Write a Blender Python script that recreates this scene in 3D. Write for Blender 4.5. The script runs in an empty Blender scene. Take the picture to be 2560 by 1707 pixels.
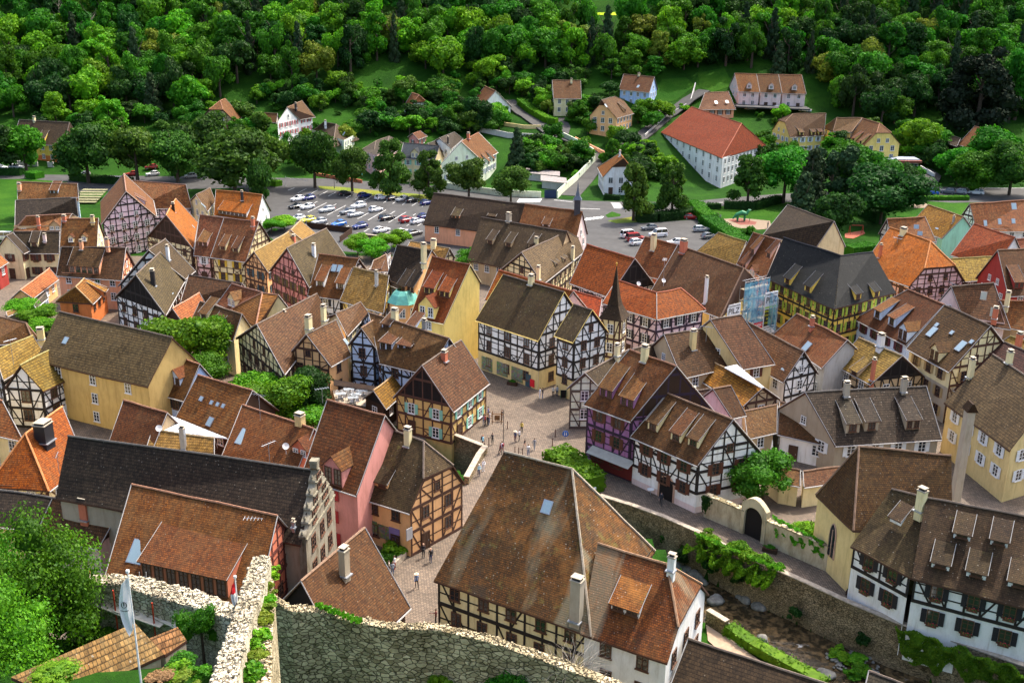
import bpy, math, random
from mathutils import Vector as V, Matrix
R=math.radians
random.seed(7)
SC=bpy.context.scene
COL=SC.collection
# ---------------------------------------------------------------- camera survey
IW,IH,FPX=2560.0,1707.0,2664.0
TH,ROLL,CZ=R(19.3),R(0.8),61.0
F0=V((0,math.cos(TH),-math.sin(TH))); D0=V((0,-math.sin(TH),-math.cos(TH))); R0=V((1,0,0))
CAM=V((0,0,CZ))
def ray(px,py):
    dx,dy=(px-IW/2)/FPX,(py-IH/2)/FPX
    c,s=math.cos(ROLL),math.sin(ROLL)
    return F0+R0*(dx*c+dy*s)+D0*(-dx*s+dy*c)
def at(px,py,z=0.0):
    d=ray(px,py); t=(z-CZ)/d.z if d.z<-0.012 else 900.0
    return CAM+d*t
def proj(p):
    q=p-CAM; d=q.dot(F0); u=q.dot(R0)/d; v=q.dot(D0)/d
    c,s=math.cos(ROLL),math.sin(ROLL)
    return (u*c-v*s)*FPX+IW/2,(u*s+v*c)*FPX+IH/2
CR={}
for i in range(4): CR['t%d'%(i+1)]=(640*i,0,3.136)
for k,y0,s0,s5 in (('u',400,3.92,3.92),('m',720,3.92,3.92),('l',1050,4.48,4.2),('b',1350,4.392,4.2)):
    for i in range(5): CR['%s%d'%(k,i+1)]=(500*i,y0,s5 if i==4 else s0)
CR['s']=(0,0,1.0)
def P(k,x,y):
    a=CR[k]; return (a[0]+x/a[2],a[1]+y/a[2])
def PT(k,q):
    if len(q)==3: return P(q[0],q[1],q[2])
    return P(k,q[0],q[1])
# ---------------------------------------------------------------- terrain
def smooth(a,b,x):
    t=min(1,max(0,(x-a)/(b-a))); return t*t*(3-2*t)
def inpoly(x,y,pl):
    c=False; n=len(pl); j=n-1
    for i in range(n):
        xi,yi=pl[i]; xj,yj=pl[j]
        if (yi>y)!=(yj>y) and x<(xj-xi)*(y-yi)/(yj-yi)+xi: c=not c
        j=i
    return c
WALLTOP=[(1205,1127),(1300,1165),(1400,1200),(1500,1240),(1580,1264),(1660,1293),(1745,1331),(1850,1386),(1946,1427),(2000,1450),(2119,1505),(2238,1555),(2381,1602),(2560,1665),(2800,1760)]
NEARB=[(1090,1190),(1165,1225),(1290,1290),(1480,1345),(1560,1370),(1640,1405),(1762,1535),(1870,1590),(2000,1650),(2150,1725),(2400,1850),(2620,1960)]
far=[at(x,y,0.3) for x,y in WALLTOP]; near=[at(x,y,-3) for x,y in NEARB]
CHAN=[(p.x,p.y+1.2) for p in [at(1035,1060,0.3),at(1129,1100,.3)]+far]+[(p.x,p.y) for p in reversed([at(1020,1140,-1)]+near)]
def hbase(x,y):
    z=0.0
    y2=y-12*smooth(60,170,x)*0
    if y>325: z+=0.22*(min(y,385)-325)
    if y>385: z+=0.45*(min(y,640)-385)+0.25*max(0,y-640)
    if y>340: z+=1.6*math.sin(x*.031+1)*math.sin(y*.043)*smooth(340,420,y)
    s=1-smooth(-17.5,-13.5,x)
    z+=s*(19.3*(1-smooth(59.5,66,y))+7*(1-smooth(45,58,y)))+(1-s)*min(24,max(0,(52-y)*.6))
    return z
LOWP=[(p.x,p.y) for p in (at(x,y,-3) for x,y in ((1665,1450),(1762,1535),(1870,1590),(2000,1650),(2150,1725),(2400,1850),(2620,1960),(2620,2500),(1690,2300),(1683,1560)))]
def hgt(x,y):
    if 50<y<120 and 10<x<80 and inpoly(x,y,LOWP) and not inpoly(x,y,CHAN): return -3.4+.5*math.sin(x*1.3)*math.sin(y*.9)
    if 60<y<185 and -30<x<130 and inpoly(x,y,CHAN): return -5.3
    return hbase(x,y)
def hit(px,py):
    d=ray(px,py); t=40.0
    while t<900:
        p=CAM+d*t
        if p.z<=hbase(p.x,p.y):
            a,b=t-4,t
            for _ in range(14):
                m=(a+b)/2; q=CAM+d*m
                if q.z<=hbase(q.x,q.y): b=m
                else: a=m
            return CAM+d*b
        t+=4
    return CAM+d*560
# ---------------------------------------------------------------- object helpers
def tag(o,label=None,cat=None,group=None,kind=None):
    if label: o['label']=label
    if cat: o['category']=cat
    if group: o['group']=group
    if kind: o['kind']=kind
    return o
def empty(name,loc,label,cat,group=None,rz=0):
    o=bpy.data.objects.new(name,None); o.empty_display_size=.5; COL.objects.link(o); o.location=loc; o.rotation_euler=(0,0,rz)
    return tag(o,label,cat,group)
class MB:
    def __init__(s): s.v=[];s.f=[];s.m=[];s.uv=[]
    def face(s,pts,mi=0,uv=None):
        b=len(s.v); s.v+= [tuple(p) for p in pts]; s.f.append(tuple(range(b,b+len(pts)))); s.m.append(mi); s.uv.append(uv)
    def hexa(s,b,t,mi=0,bottom=True):
        n=len(b)
        s.face(t,mi)
        if bottom: s.face(list(reversed(b)),mi)
        for i in range(n):
            j=(i+1)%n; s.face([b[i],b[j],t[j],t[i]],mi)
    def box(s,c,ex,ey,ez,hx,hy,hz,mi=0):
        c=V(c); X=V(ex)*hx; Y=V(ey)*hy; Z=V(ez)*hz
        b=[c-X-Y-Z,c+X-Y-Z,c+X+Y-Z,c-X+Y-Z]; s.hexa(b,[p+Z*2 for p in b],mi)
    def abox(s,x0,x1,y0,y1,z0,z1,mi=0):
        b=[V((x0,y0,z0)),V((x1,y0,z0)),V((x1,y1,z0)),V((x0,y1,z0))]; s.hexa(b,[p+V((0,0,z1-z0)) for p in b],mi)
    def tube(s,pts,r,n=6,mi=0,cap=True):
        pts=[V(p) for p in pts]; rs=r if isinstance(r,(list,tuple)) else [r]*len(pts)
        rings=[]
        for i,p in enumerate(pts):
            d=(pts[min(i+1,len(pts)-1)]-pts[max(i-1,0)]).normalized()
            a=d.cross(V((0,0,1)) if abs(d.z)<.9 else V((1,0,0))).normalized(); b=d.cross(a)
            rings.append([p+(a*math.cos(k*2*math.pi/n)+b*math.sin(k*2*math.pi/n))*rs[i] for k in range(n)])
        for i in range(len(rings)-1):
            for k in range(n):
                l=(k+1)%n; s.face([rings[i][k],rings[i][l],rings[i+1][l],rings[i+1][k]],mi)
        if cap: s.face(list(reversed(rings[0])),mi); s.face(rings[-1],mi)
    def mesh(s,name,mats,sm=False):
        me=bpy.data.meshes.new(name); me.from_pydata(s.v,[],s.f)
        for m in mats: me.materials.append(m)
        me.polygons.foreach_set('material_index',s.m)
        if any(u is not None for u in s.uv):
            ul=me.uv_layers.new(name='UVMap'); k=0
            for f,u in zip(s.f,s.uv):
                for i in range(len(f)):
                    if u: ul.data[k].uv=u[i]
                    k+=1
        if sm: me.polygons.foreach_set('use_smooth',[True]*len(s.f))
        me.update(); return me
    def build(s,name,mats,parent=None,sm=False,org=None):
        if not isinstance(mats,(list,tuple)): mats=[mats]
        if parent is not None and org is None: org=parent.location
        if org is not None:
            o0=V(org); s.v=[tuple(V(p)-o0) for p in s.v]
        o=bpy.data.objects.new(name,s.mesh(name,mats,sm)); COL.objects.link(o)
        if parent is not None:
            o.parent=parent
        elif org is not None: o.location=org
        return o
def link(name,me,parent=None,mat=None):
    o=bpy.data.objects.new(name,me); COL.objects.link(o)
    if parent is not None: o.parent=parent
    if mat is not None: o.matrix_local=mat
    return o
def copytree(o,parent=None):
    c=o.copy(); COL.objects.link(c)
    if parent is not None: c.parent=parent
    for ch in list(o.children): copytree(ch,c)
    return c
def frame(o,u,n):
    u=V(u).normalized(); n=V(n).normalized(); z=u.cross(n)*-1
    if z.z<0: z=-z
    m=Matrix((( u.x,n.x,z.x,o[0]),(u.y,n.y,z.y,o[1]),(u.z,n.z,z.z,o[2]),(0,0,0,1)))
    return m
# ---------------------------------------------------------------- materials
MC={}
def newmat(name):
    m=bpy.data.materials.new(name); m.use_nodes=True; nt=m.node_tree; nt.nodes.clear()
    out=nt.nodes.new('ShaderNodeOutputMaterial'); b=nt.nodes.new('ShaderNodeBsdfPrincipled'); nt.links.new(b.outputs[0],out.inputs[0])
    return m,nt,b,out
def N(nt,t,**k):
    n=nt.nodes.new('ShaderNode'+t)
    for a,v in k.items():
        if a[0]=='i' and a[1:].isdigit(): n.inputs[int(a[1:])].default_value=v
        elif a in n.inputs: n.inputs[a].default_value=v
        else: setattr(n,a,v)
    return n
def L(nt,a,b): nt.links.new(a,b)
def mixc(nt,f,a,b,bt='MIX'):
    n=nt.nodes.new('ShaderNodeMix'); n.data_type='RGBA'; n.blend_type=bt
    for s,x in ((n.inputs[0],f),(n.inputs[6],a),(n.inputs[7],b)):
        if isinstance(x,(int,float)): s.default_value=x
        elif isinstance(x,(tuple,list)): s.default_value=(x[0],x[1],x[2],1)
        else: nt.links.new(x,s)
    return n.outputs[2]
def ramp(nt,x,a,b):
    n=nt.nodes.new('ShaderNodeMapRange'); n.inputs[1].default_value=a; n.inputs[2].default_value=b; nt.links.new(x,n.inputs[0]); return n.outputs[0]
def plain(name,c,rough=.7,metal=0,noise=.12,sc=1.5,spec=.3):
    k=('p',name)
    if k in MC: return MC[k]
    m,nt,b,o=newmat(name)
    b.inputs['Roughness'].default_value=rough; b.inputs['Metallic'].default_value=metal; b.inputs['Specular IOR Level'].default_value=spec
    if noise:
        tc=N(nt,'TexCoord'); n=N(nt,'TexNoise',Scale=sc,Detail=5.0,Roughness=.65); L(nt,tc.outputs['Object'],n.inputs['Vector'])
        f=ramp(nt,n.outputs[0],.35,.7)
        L(nt,mixc(nt,f,tuple(x*(1-noise) for x in c),tuple(min(1,x*(1+noise)) for x in c)),b.inputs['Base Color'])
    else: b.inputs['Base Color'].default_value=(*c,1)
    MC[k]=m; return m
def wall(name,c,dirt=.25):
    k=('w',name)
    if k in MC: return MC[k]
    m,nt,b,o=newmat('plaster_'+name); b.inputs['Roughness'].default_value=.9; b.inputs['Specular IOR Level'].default_value=.15
    tc=N(nt,'TexCoord'); mp=N(nt,'Mapping'); mp.inputs['Scale'].default_value=(1,1,.35); L(nt,tc.outputs['Object'],mp.inputs[0])
    n=N(nt,'TexNoise',Scale=.9,Detail=6.0,Roughness=.7); L(nt,mp.outputs[0],n.inputs['Vector'])
    n2=N(nt,'TexNoise',Scale=6.0,Detail=3.0); L(nt,tc.outputs['Object'],n2.inputs['Vector'])
    d=tuple(x*y for x,y in zip(c,(1-dirt,1-dirt*1.1,1-dirt*1.25)))
    a=mixc(nt,ramp(nt,n.outputs[0],.45,.7),c,d)
    mp2=N(nt,'Mapping'); mp2.inputs['Scale'].default_value=(2.2,2.2,.18); L(nt,tc.outputs['Object'],mp2.inputs[0]); n3=N(nt,'TexNoise',Scale=1.0,Detail=5.0,Roughness=.7); L(nt,mp2.outputs[0],n3.inputs['Vector'])
    a=mixc(nt,ramp(nt,n3.outputs[0],.55,.78),a,mixc(nt,1.0,a,(.66,.62,.55),'MULTIPLY'))
    L(nt,mixc(nt,.25,a,mixc(nt,n2.outputs[0],(.62,.6,.58),(1,1,1)),'MULTIPLY'),b.inputs['Base Color'])
    bp=N(nt,'Bump',Strength=.3,Distance=.02); L(nt,n2.outputs[0],bp.inputs['Height']); L(nt,bp.outputs[0],b.inputs['Normal'])
    MC[k]=m; return m
def tiles(name,c1,c2,c3,row=.34,colw=.26,patch=.5,speck=.0,moss=0.0,gap=.5,bands=False):
    """clay tile rows in the roof's own UV (metres), patchy ageing, lichen specks"""
    def sat(c,k=1.42):
        g=sum(c)/3; return tuple(max(.004,g+(x-g)*k)*m_ for x,m_ in zip(c,(.43,.39,.31)))
    c1,c2,c3=sat(c1),sat(c2),sat(c3,1.2)
    m,nt,b,o=newmat('tiles_'+name); b.inputs['Roughness'].default_value=.82; b.inputs['Specular IOR Level'].default_value=.2
    uv=N(nt,'UVMap'); tc=N(nt,'TexCoord')
    br=N(nt,'TexBrick',Scale=1.0,offset=.5); br.inputs['Mortar Size'].default_value=.03; br.inputs['Mortar Smooth'].default_value=.6
    br.inputs['Brick Width'].default_value=colw; br.inputs['Row Height'].default_value=row; br.inputs['Bias'].default_value=-.1
    br.inputs['Color1'].default_value=(*[x*1.3 for x in c1],1); br.inputs['Color2'].default_value=(*[x*.72 for x in c2],1)
    g=tuple(x*gap for x in c2); br.inputs['Mortar'].default_value=(*g,1)
    L(nt,uv.outputs[0],br.inputs['Vector'])
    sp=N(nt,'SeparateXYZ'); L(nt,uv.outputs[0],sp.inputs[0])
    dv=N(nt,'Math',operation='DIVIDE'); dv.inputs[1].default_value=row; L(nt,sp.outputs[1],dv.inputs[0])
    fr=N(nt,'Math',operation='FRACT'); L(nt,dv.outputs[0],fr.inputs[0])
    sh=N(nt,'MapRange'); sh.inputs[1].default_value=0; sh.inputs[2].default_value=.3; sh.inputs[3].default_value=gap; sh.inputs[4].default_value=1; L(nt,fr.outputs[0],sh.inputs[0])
    oi=N(nt,'ObjectInfo')
    ad=N(nt,'VectorMath',operation='ADD'); L(nt,tc.outputs['Object'],ad.inputs[0]); sx=N(nt,'VectorMath',operation='SCALE'); L(nt,oi.outputs['Location'],sx.inputs[0]); sx.inputs['Scale'].default_value=.37; L(nt,sx.outputs[0],ad.inputs[1])
    n1=N(nt,'TexNoise',Scale=.45,Detail=8.0,Roughness=.72); L(nt,ad.outputs[0],n1.inputs['Vector'])
    # streaks running down the slope
    mp=N(nt,'Mapping'); mp.inputs['Scale'].default_value=(1.1,.12,1); L(nt,uv.outputs[0],mp.inputs[0])
    n2=N(nt,'TexNoise',Scale=1.0,Detail=5.0,Roughness=.6); L(nt,mp.outputs[0],n2.inputs['Vector'])
    n4=N(nt,'TexNoise',Scale=2.4,Detail=6.0,Roughness=.85); L(nt,ad.outputs[0],n4.inputs['Vector'])
    col=mixc(nt,ramp(nt,n1.outputs[0],.62-.3*patch,.72),br.outputs[0],mixc(nt,.5,c3,br.outputs[0],'MIX'))
    col=mixc(nt,ramp(nt,n2.outputs[0],.5,.75),col,mixc(nt,.55,col,c3))
    col=mixc(nt,1.0,col,mixc(nt,ramp(nt,n4.outputs[0],.3,.7),(.4,.38,.37),(1.72,1.64,1.52)),'MULTIPLY')
    if bands:
        mb_=N(nt,'Mapping'); mb_.inputs['Scale'].default_value=(.2,.035,1); L(nt,uv.outputs[0],mb_.inputs[0])
        nb=N(nt,'TexNoise',Scale=1.0,Detail=4.0,Roughness=.6,Distortion=.4); L(nt,mb_.outputs[0],nb.inputs['Vector'])
        col=mixc(nt,ramp(nt,nb.outputs[0],.53,.6),col,mixc(nt,.45,col,(.27,.25,.17)))
        nc_=N(nt,'TexNoise',Scale=.22,Detail=7.0,Roughness=.75); L(nt,ad.outputs[0],nc_.inputs['Vector'])
        col=mixc(nt,ramp(nt,nc_.outputs[0],.5,.66),col,mixc(nt,.5,col,(.36,.12,.03)))
        nd=N(nt,'TexNoise',Scale=.3,Detail=6.0,Roughness=.7); of=N(nt,'VectorMath',operation='ADD'); of.inputs[1].default_value=(37,11,5); L(nt,ad.outputs[0],of.inputs[0]); L(nt,of.outputs[0],nd.inputs['Vector'])
        col=mixc(nt,ramp(nt,nd.outputs[0],.52,.68),col,mixc(nt,.7,col,(.03,.025,.02)))
    if moss:
        n5=N(nt,'TexNoise',Scale=.8,Detail=6.0,Roughness=.75); L(nt,ad.outputs[0],n5.inputs['Vector'])
        col=mixc(nt,ramp(nt,n5.outputs[0],.66-.3*moss,.78),col,(.16,.135,.035))
    if speck:
        vo=N(nt,'TexVoronoi',Scale=3.1); L(nt,ad.outputs[0],vo.inputs['Vector'])
        vc=N(nt,'SeparateColor'); L(nt,vo.outputs['Color'],vc.inputs[0]); vm=N(nt,'MapRange'); vm.inputs[1].default_value=.35; vm.inputs[2].default_value=1; vm.inputs[3].default_value=0; vm.inputs[4].default_value=.2*speck+.07; L(nt,vc.outputs[0],vm.inputs[0])
        lt=N(nt,'Math',operation='LESS_THAN'); L(nt,vm.outputs[0],lt.inputs[1]); L(nt,vo.outputs['Distance'],lt.inputs[0])
        col=mixc(nt,lt.outputs[0],col,mixc(nt,.42,col,(.42,.37,.3)))
    hv=N(nt,'MapRange'); hv.inputs[3].default_value=.68; hv.inputs[4].default_value=1.22; L(nt,oi.outputs['Random'],hv.inputs[0])
    cc=N(nt,'Combine'+'XYZ');
    for i in range(3): L(nt,hv.outputs[0],cc.inputs[i])
    col=mixc(nt,1.0,col,cc.outputs[0],'MULTIPLY')
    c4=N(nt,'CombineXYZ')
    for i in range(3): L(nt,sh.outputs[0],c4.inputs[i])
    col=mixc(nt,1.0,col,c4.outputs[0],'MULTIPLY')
    ml=N(nt,'Math',operation='MULTIPLY'); ml.inputs[1].default_value=5.77; f2=N(nt,'Math',operation='FRACT'); L(nt,oi.outputs['Random'],ml.inputs[0]); L(nt,ml.outputs[0],f2.inputs[0])
    hr=N(nt,'MapRange'); hr.inputs[3].default_value=.499; hr.inputs[4].default_value=.522; L(nt,f2.outputs[0],hr.inputs[0]); hs=N(nt,'HueSaturation'); L(nt,hr.outputs[0],hs.inputs['Hue']); L(nt,col,hs.inputs['Color']); col=hs.outputs[0]
    L(nt,col,b.inputs['Base Color'])
    mu=N(nt,'Math',operation='MULTIPLY'); L(nt,fr.outputs[0],mu.inputs[0]); mu.inputs[1].default_value=-1
    a2=N(nt,'Math',operation='ADD'); L(nt,mu.outputs[0],a2.inputs[0]); L(nt,n4.outputs[0],a2.inputs[1])
    bp=N(nt,'Bump',Strength=.7,Distance=.05); L(nt,a2.outputs[0],bp.inputs['Height']); L(nt,bp.outputs[0],b.inputs['Normal'])
    return m
RM={
 'dark':tiles('dark',(.085,.062,.048),(.06,.045,.037),(.13,.095,.07),speck=.4,patch=.5),
 'char':tiles('charcoal',(.062,.05,.044),(.042,.034,.03),(.11,.09,.075),speck=.6,patch=.35),
 'black':tiles('slate_black',(.022,.026,.032),(.015,.018,.022),(.036,.04,.045),row=.2,colw=.2,patch=.2,speck=.35,gap=.7),
 'slate':tiles('slate_blue',(.06,.08,.11),(.045,.06,.085),(.1,.11,.12),row=.25,patch=.3,gap=.7),
 'grey':tiles('grey',(.11,.1,.095),(.085,.078,.073),(.15,.13,.11),row=.33,patch=.4,gap=.6),
 'taupe':tiles('taupe',(.15,.115,.078),(.115,.088,.06),(.2,.16,.11),row=.36,patch=.5,speck=.5),
 'olive':tiles('olive',(.135,.115,.07),(.1,.085,.055),(.19,.165,.11),row=.36,patch=.6,speck=.6),
 'moss':tiles('moss',(.12,.085,.05),(.095,.068,.045),(.15,.125,.07),row=.2,colw=.2,patch=.6,speck=.6,moss=.25,gap=.7),
 'mossd':tiles('moss_dark',(.085,.06,.045),(.065,.047,.036),(.15,.11,.07),row=.2,colw=.2,patch=.6,speck=.6,moss=.15,gap=.7),
 'brown':tiles('brown',(.15,.075,.045),(.105,.052,.034),(.2,.125,.08),row=.22,colw=.2,patch=.5,speck=.5,gap=.68),
 'brownp':tiles('brown_pan',(.14,.075,.05),(.1,.053,.036),(.2,.125,.08),row=.36,patch=.5,speck=.5,gap=.5),
 'rust':tiles('rust',(.2,.085,.045),(.14,.06,.036),(.25,.15,.09),row=.22,colw=.2,patch=.6,speck=.35,gap=.68),
 'rustp':tiles('rust_pan',(.215,.088,.047),(.155,.064,.038),(.27,.16,.095),row=.36,patch=.6,speck=.3,gap=.5),
 'rosy':tiles('rosy',(.26,.12,.08),(.19,.085,.06),(.3,.19,.13),row=.3,patch=.6,speck=.5,gap=.6),
 'red':tiles('red',(.32,.085,.042),(.27,.07,.036),(.36,.13,.07),row=.36,patch=.2,gap=.5),
 'redp':tiles('red_plain',(.24,.07,.04),(.19,.055,.035),(.27,.11,.06),row=.22,colw=.2,patch=.2,gap=.7),
 'orange':tiles('orange',(.46,.16,.06),(.36,.115,.045),(.36,.19,.1),row=.24,colw=.2,patch=.6,speck=.4,gap=.65),
 'salmon':tiles('salmon',(.42,.19,.11),(.34,.15,.09),(.4,.22,.14),row=.36,patch=.5,gap=.5),
 'tan':tiles('tan',(.36,.235,.12),(.27,.17,.09),(.42,.3,.17),row=.36,patch=.6,speck=.4,moss=.05,gap=.4),
 'tanm':tiles('tan_moss',(.33,.235,.1),(.24,.16,.07),(.36,.29,.13),row=.38,patch=.6,speck=.4,moss=.18,gap=.35),
 'ochre':tiles('ochre',(.36,.19,.075),(.25,.12,.055),(.42,.26,.11),row=.36,patch=.7,speck=.4,moss=.08,gap=.4),
 'giant':tiles('old_patched',(.19,.09,.05),(.105,.065,.045),(.2,.125,.07),row=.19,colw=.19,patch=.9,speck=.8,moss=.34,gap=.6,bands=True),
 'giant2':tiles('old_red',(.3,.12,.065),(.2,.08,.05),(.34,.19,.1),row=.2,colw=.2,patch=.7,speck=.6,moss=.18,gap=.55,bands=True),
 'plum':tiles('plum',(.095,.055,.055),(.07,.042,.045),(.13,.085,.07),row=.36,patch=.2,gap=.5),
 'near':tiles('near_pan',(.4,.25,.16),(.27,.16,.1),(.5,.4,.29),row=.34,colw=.22,patch=.8,speck=.9,moss=.1,gap=.3),
}
WC={'white':(.72,.71,.68),'cream':(.7,.6,.34),'paleg':(.6,.66,.5),'lilac':(.6,.46,.5),'purple':(.3,.14,.28),'pink':(.62,.27,.23),'rose':(.66,.43,.4),'salmon':(.74,.34,.19),'peach':(.72,.41,.19),
 'yellow':(.72,.5,.1),'byellow':(.76,.56,.17),'ochre':(.52,.36,.13),'ochrec':(.62,.48,.22),'orange':(.55,.17,.05),'red':(.35,.05,.04),'brick':(.5,.16,.09),'blue':(.5,.6,.76),'sky':(.38,.5,.82),'tan':(.46,.34,.2),
 'taupe':(.34,.28,.2),'mint':(.3,.6,.43),'wood':(.05,.028,.018),'black':(.016,.013,.012),'grey':(.42,.41,.38),'stone':(.36,.31,.24),'green':(.55,.66,.45),'pinkw':(.66,.52,.48)}
def W(n): return wall(n,tuple(min(.86,x*1.16) for x in WC[n]) if sum(WC[n])>.6 else WC[n],.06 if n in('wood','black') else .22)
TB={'black':plain('timber_black',(.022,.017,.014),.8),'brown':plain('timber_brown',(.075,.035,.022),.8),'red':plain('timber_red',(.1,.028,.02),.8),'violet':plain('timber_violet',(.035,.02,.035),.8),'grey':plain('timber_grey',(.09,.07,.05),.8)}
GLASS=plain('window_glass',(.02,.024,.028),.06,0,0,1,.8)
GLINT=plain('skylight_glass',(.25,.34,.38),.08,0,0,1,1)
FW=plain('frame_white',(.7,.69,.66),.5,0,0); FB=plain('frame_brown',(.1,.045,.025),.6,0,0)
SHC={'brown':(.1,.035,.02),'green':(.32,.42,.05),'mint':(.22,.5,.38),'red':(.4,.03,.035),'white':(.66,.68,.68),'black':(.02,.018,.022),'yellow':(.6,.4,.04),'teal':(.04,.09,.11),'blue':(.3,.38,.45),'olive':(.15,.1,.03),'plum':(.09,.02,.035),'tan':(.35,.25,.12)}
def SH(n): return plain('shutter_'+n,SHC[n],.6,0,.08)
METAL=plain('zinc',(.35,.37,.4),.4,.6,.1); TRIM=plain('verge_light',(.36,.34,.32),.6,0,.1); DARKM=plain('dark_metal',(.03,.03,.035),.45,.3,0)
LEAFC={}
DBG=False
# ---------------------------------------------------------------- buildings
WM={}
def winmesh(w,h,fr,sh):
    k=(round(w,1),round(h,1),fr)
    if k not in WM:
        w,h=k[0],k[1]; a=MB(); t=.09
        for x0,x1,z0,z1 in ((-w/2,w/2,-h/2,-h/2+t),(-w/2,w/2,h/2-t,h/2),(-w/2,-w/2+t,-h/2+t,h/2-t),(w/2-t,w/2,-h/2+t,h/2-t),(-.04,.04,-h/2+t,h/2-t)): a.abox(x0,x1,-.02,.07,z0,z1)
        for zz in (-h/6,h/5): a.abox(-w/2+t,-.04,.0,.05,zz-.025,zz+.025); a.abox(.04,w/2-t,.0,.05,zz-.025,zz+.025)
        a.abox(-w/2-.1,w/2+.1,-.02,.14,-h/2-.09,-h/2)
        me=a.mesh('window',[FB if fr=='b' else FW])
        g=MB(); g.face([(-w/2+.05,.02,-h/2+.05),(w/2-.05,.02,-h/2+.05),(w/2-.05,.02,h/2-.05),(-w/2+.05,.02,h/2-.05)])
        WM[k]=(me,g.mesh('pane',[GLASS]))
    return WM[k]
SM={}
def shmesh(w,h,c):
    k=(round(w,1),round(h,1),c)
    if k not in SM:
        a=MB(); a.abox(-w/2,w/2,.03,.08,-h/2,h/2)
        for i in range(5): z=-h/2+h*(i+.5)/5; a.abox(-w/2+.05,w/2-.05,.08,.095,z-h*.03,z+h*.03)
        SM[k]=a.mesh('shutter',[SH(c)])
    return SM[k]
FBM=None
def flowerbox(par,w,h):
    global FBM
    if FBM is None:
        a=MB(); a.abox(-.5,.5,.1,.3,-.1,.08,0); r=random.Random(3)
        for i in range(60):
            c=V((r.uniform(-.5,.5),r.uniform(.08,.36),r.uniform(.05,.3))); u=V((r.uniform(-1,1),r.uniform(-1,1),r.uniform(-1,1))).normalized()*.06; v=V((r.uniform(-1,1),r.uniform(-1,1),r.uniform(-1,1))).normalized()*.06
            a.face([c-u,c-v,c+u,c+v],1 if i%3 else 2)
        FBM=a.mesh('flower_box',[FB,plain('box_leaf',(.05,.16,.02),.7,0,0),plain('box_flower',(.6,.04,.06),.6,0,0)])
    o=link('flower_box',FBM,par); o.location=(0,.02,-h/2-.12); o.scale=(w*.9,1,1)
def window(par,p,u,n,w,h,fr='w',sh=None,fl=False):
    w*=1.1; h*=1.08; me,pa=winmesh(w,h,fr,sh)
    m=frame(V(p)-par.location,u,n)
    o=link('window',me,par,m); link('pane',pa,o)
    if sh:
        sm=shmesh(.45*w,h,sh)
        for s in (-1,1):
            q=link('shutter',sm,o); q.location=(s*(w/2+.25*w),0,0)
    if fl: flowerbox(o,w,h)
    return o
def prof(pf,s):
    for (a,za),(b,zb) in zip(pf,pf[1:]):
        if a-1e-6<=s<=b+1e-6: return za+(zb-za)*((s-a)/(b-a) if b>a else 0)
    return pf[-1][1]
def facing(c,n): return n.dot(V((CAM.x-c.x,CAM.y-c.y,0)).normalized())>.06
def beam(mb,o,u,n,a,b,wd=.19,th=.05):
    wd*=1.02
    A=o+u*a[0]+V((0,0,a[1])); B=o+u*b[0]+V((0,0,b[1])); d=(B-A); l=d.length
    if l<.15: return
    d/=l; s=n.cross(d)*(wd/2); N_=n*th
    b4=[A-s,B-s,B+s,A+s]
    mb.face([p+N_ for p in b4]);
    for i in range(4): j=(i+1)%4; mb.face([b4[i],b4[j],b4[j]+N_,b4[i]+N_])
def timber(mb,p0,p1,n,g,pf,z0,fh,rnd,dens=1.35):
    """posts, rails and braces over one wall, clipped to its top line"""
    Ls=(p1-p0).length; u=(p1-p0)/Ls; o=V((p0.x,p0.y,0)); o=o+n*.005
    def top(x): return prof(pf,min(1,max(0,x/Ls)))-.12
    zm=max(z for _,z in pf)
    lv=[]; z=z0
    while z<zm-.8: lv.append(z); z+=fh
    lv.append(zm+1)
    nb=max(2,round(Ls/dens)); xs=[.1+(Ls-.2)*i/nb for i in range(nb+1)]
    for i in range(1,nb): xs[i]+=rnd.uniform(-.15,.15)
    def span(z):
        st=[k/60*Ls for k in range(61) if top(k/60*Ls)>z]
        return (st[0],st[-1]) if st else None
    for li in range(len(lv)-1):
        a,b=lv[li],lv[li+1]
        sp=span(a+.05)
        if sp: beam(mb,o,u,n,(sp[0],a),(sp[1],a),.34,.09)
        for zz in ((a+fh*.36,a+fh*.72) if rnd.random()<.25 else (a+fh*.42,)):
            sp=span(zz)
            if sp and zz<zm-.5: beam(mb,o,u,n,(sp[0],zz),(sp[1],zz),.13,.04)
        for i,x in enumerate(xs):
            t=min(b,top(x))
            if t>a+.3: beam(mb,o,u,n,(x,a),(x,t),.2,.06)
        for i in range(nb):
            r=rnd.random(); t0,t1=min(b,top(xs[i])),min(b,top(xs[i+1]))
            if min(t0,t1)<a+.9: continue
            if i in (0,nb-1) or r<.3:
                if (i<nb/2): beam(mb,o,u,n,(xs[i+1],a),(xs[i],t0),.17,.045)
                else: beam(mb,o,u,n,(xs[i],a),(xs[i+1],t1),.17,.045)
            elif r<.38:
                beam(mb,o,u,n,(xs[i],a),(xs[i+1],a+fh*.36),.13,.045); beam(mb,o,u,n,(xs[i+1],a),(xs[i],a+fh*.36),.13,.045)
    # verge timbers
    for (s0,za),(s1,zb) in zip(pf,pf[1:]): beam(mb,o,u,n,(s0*Ls,za-.14),(s1*Ls,zb-.14),.22,.065)
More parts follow.
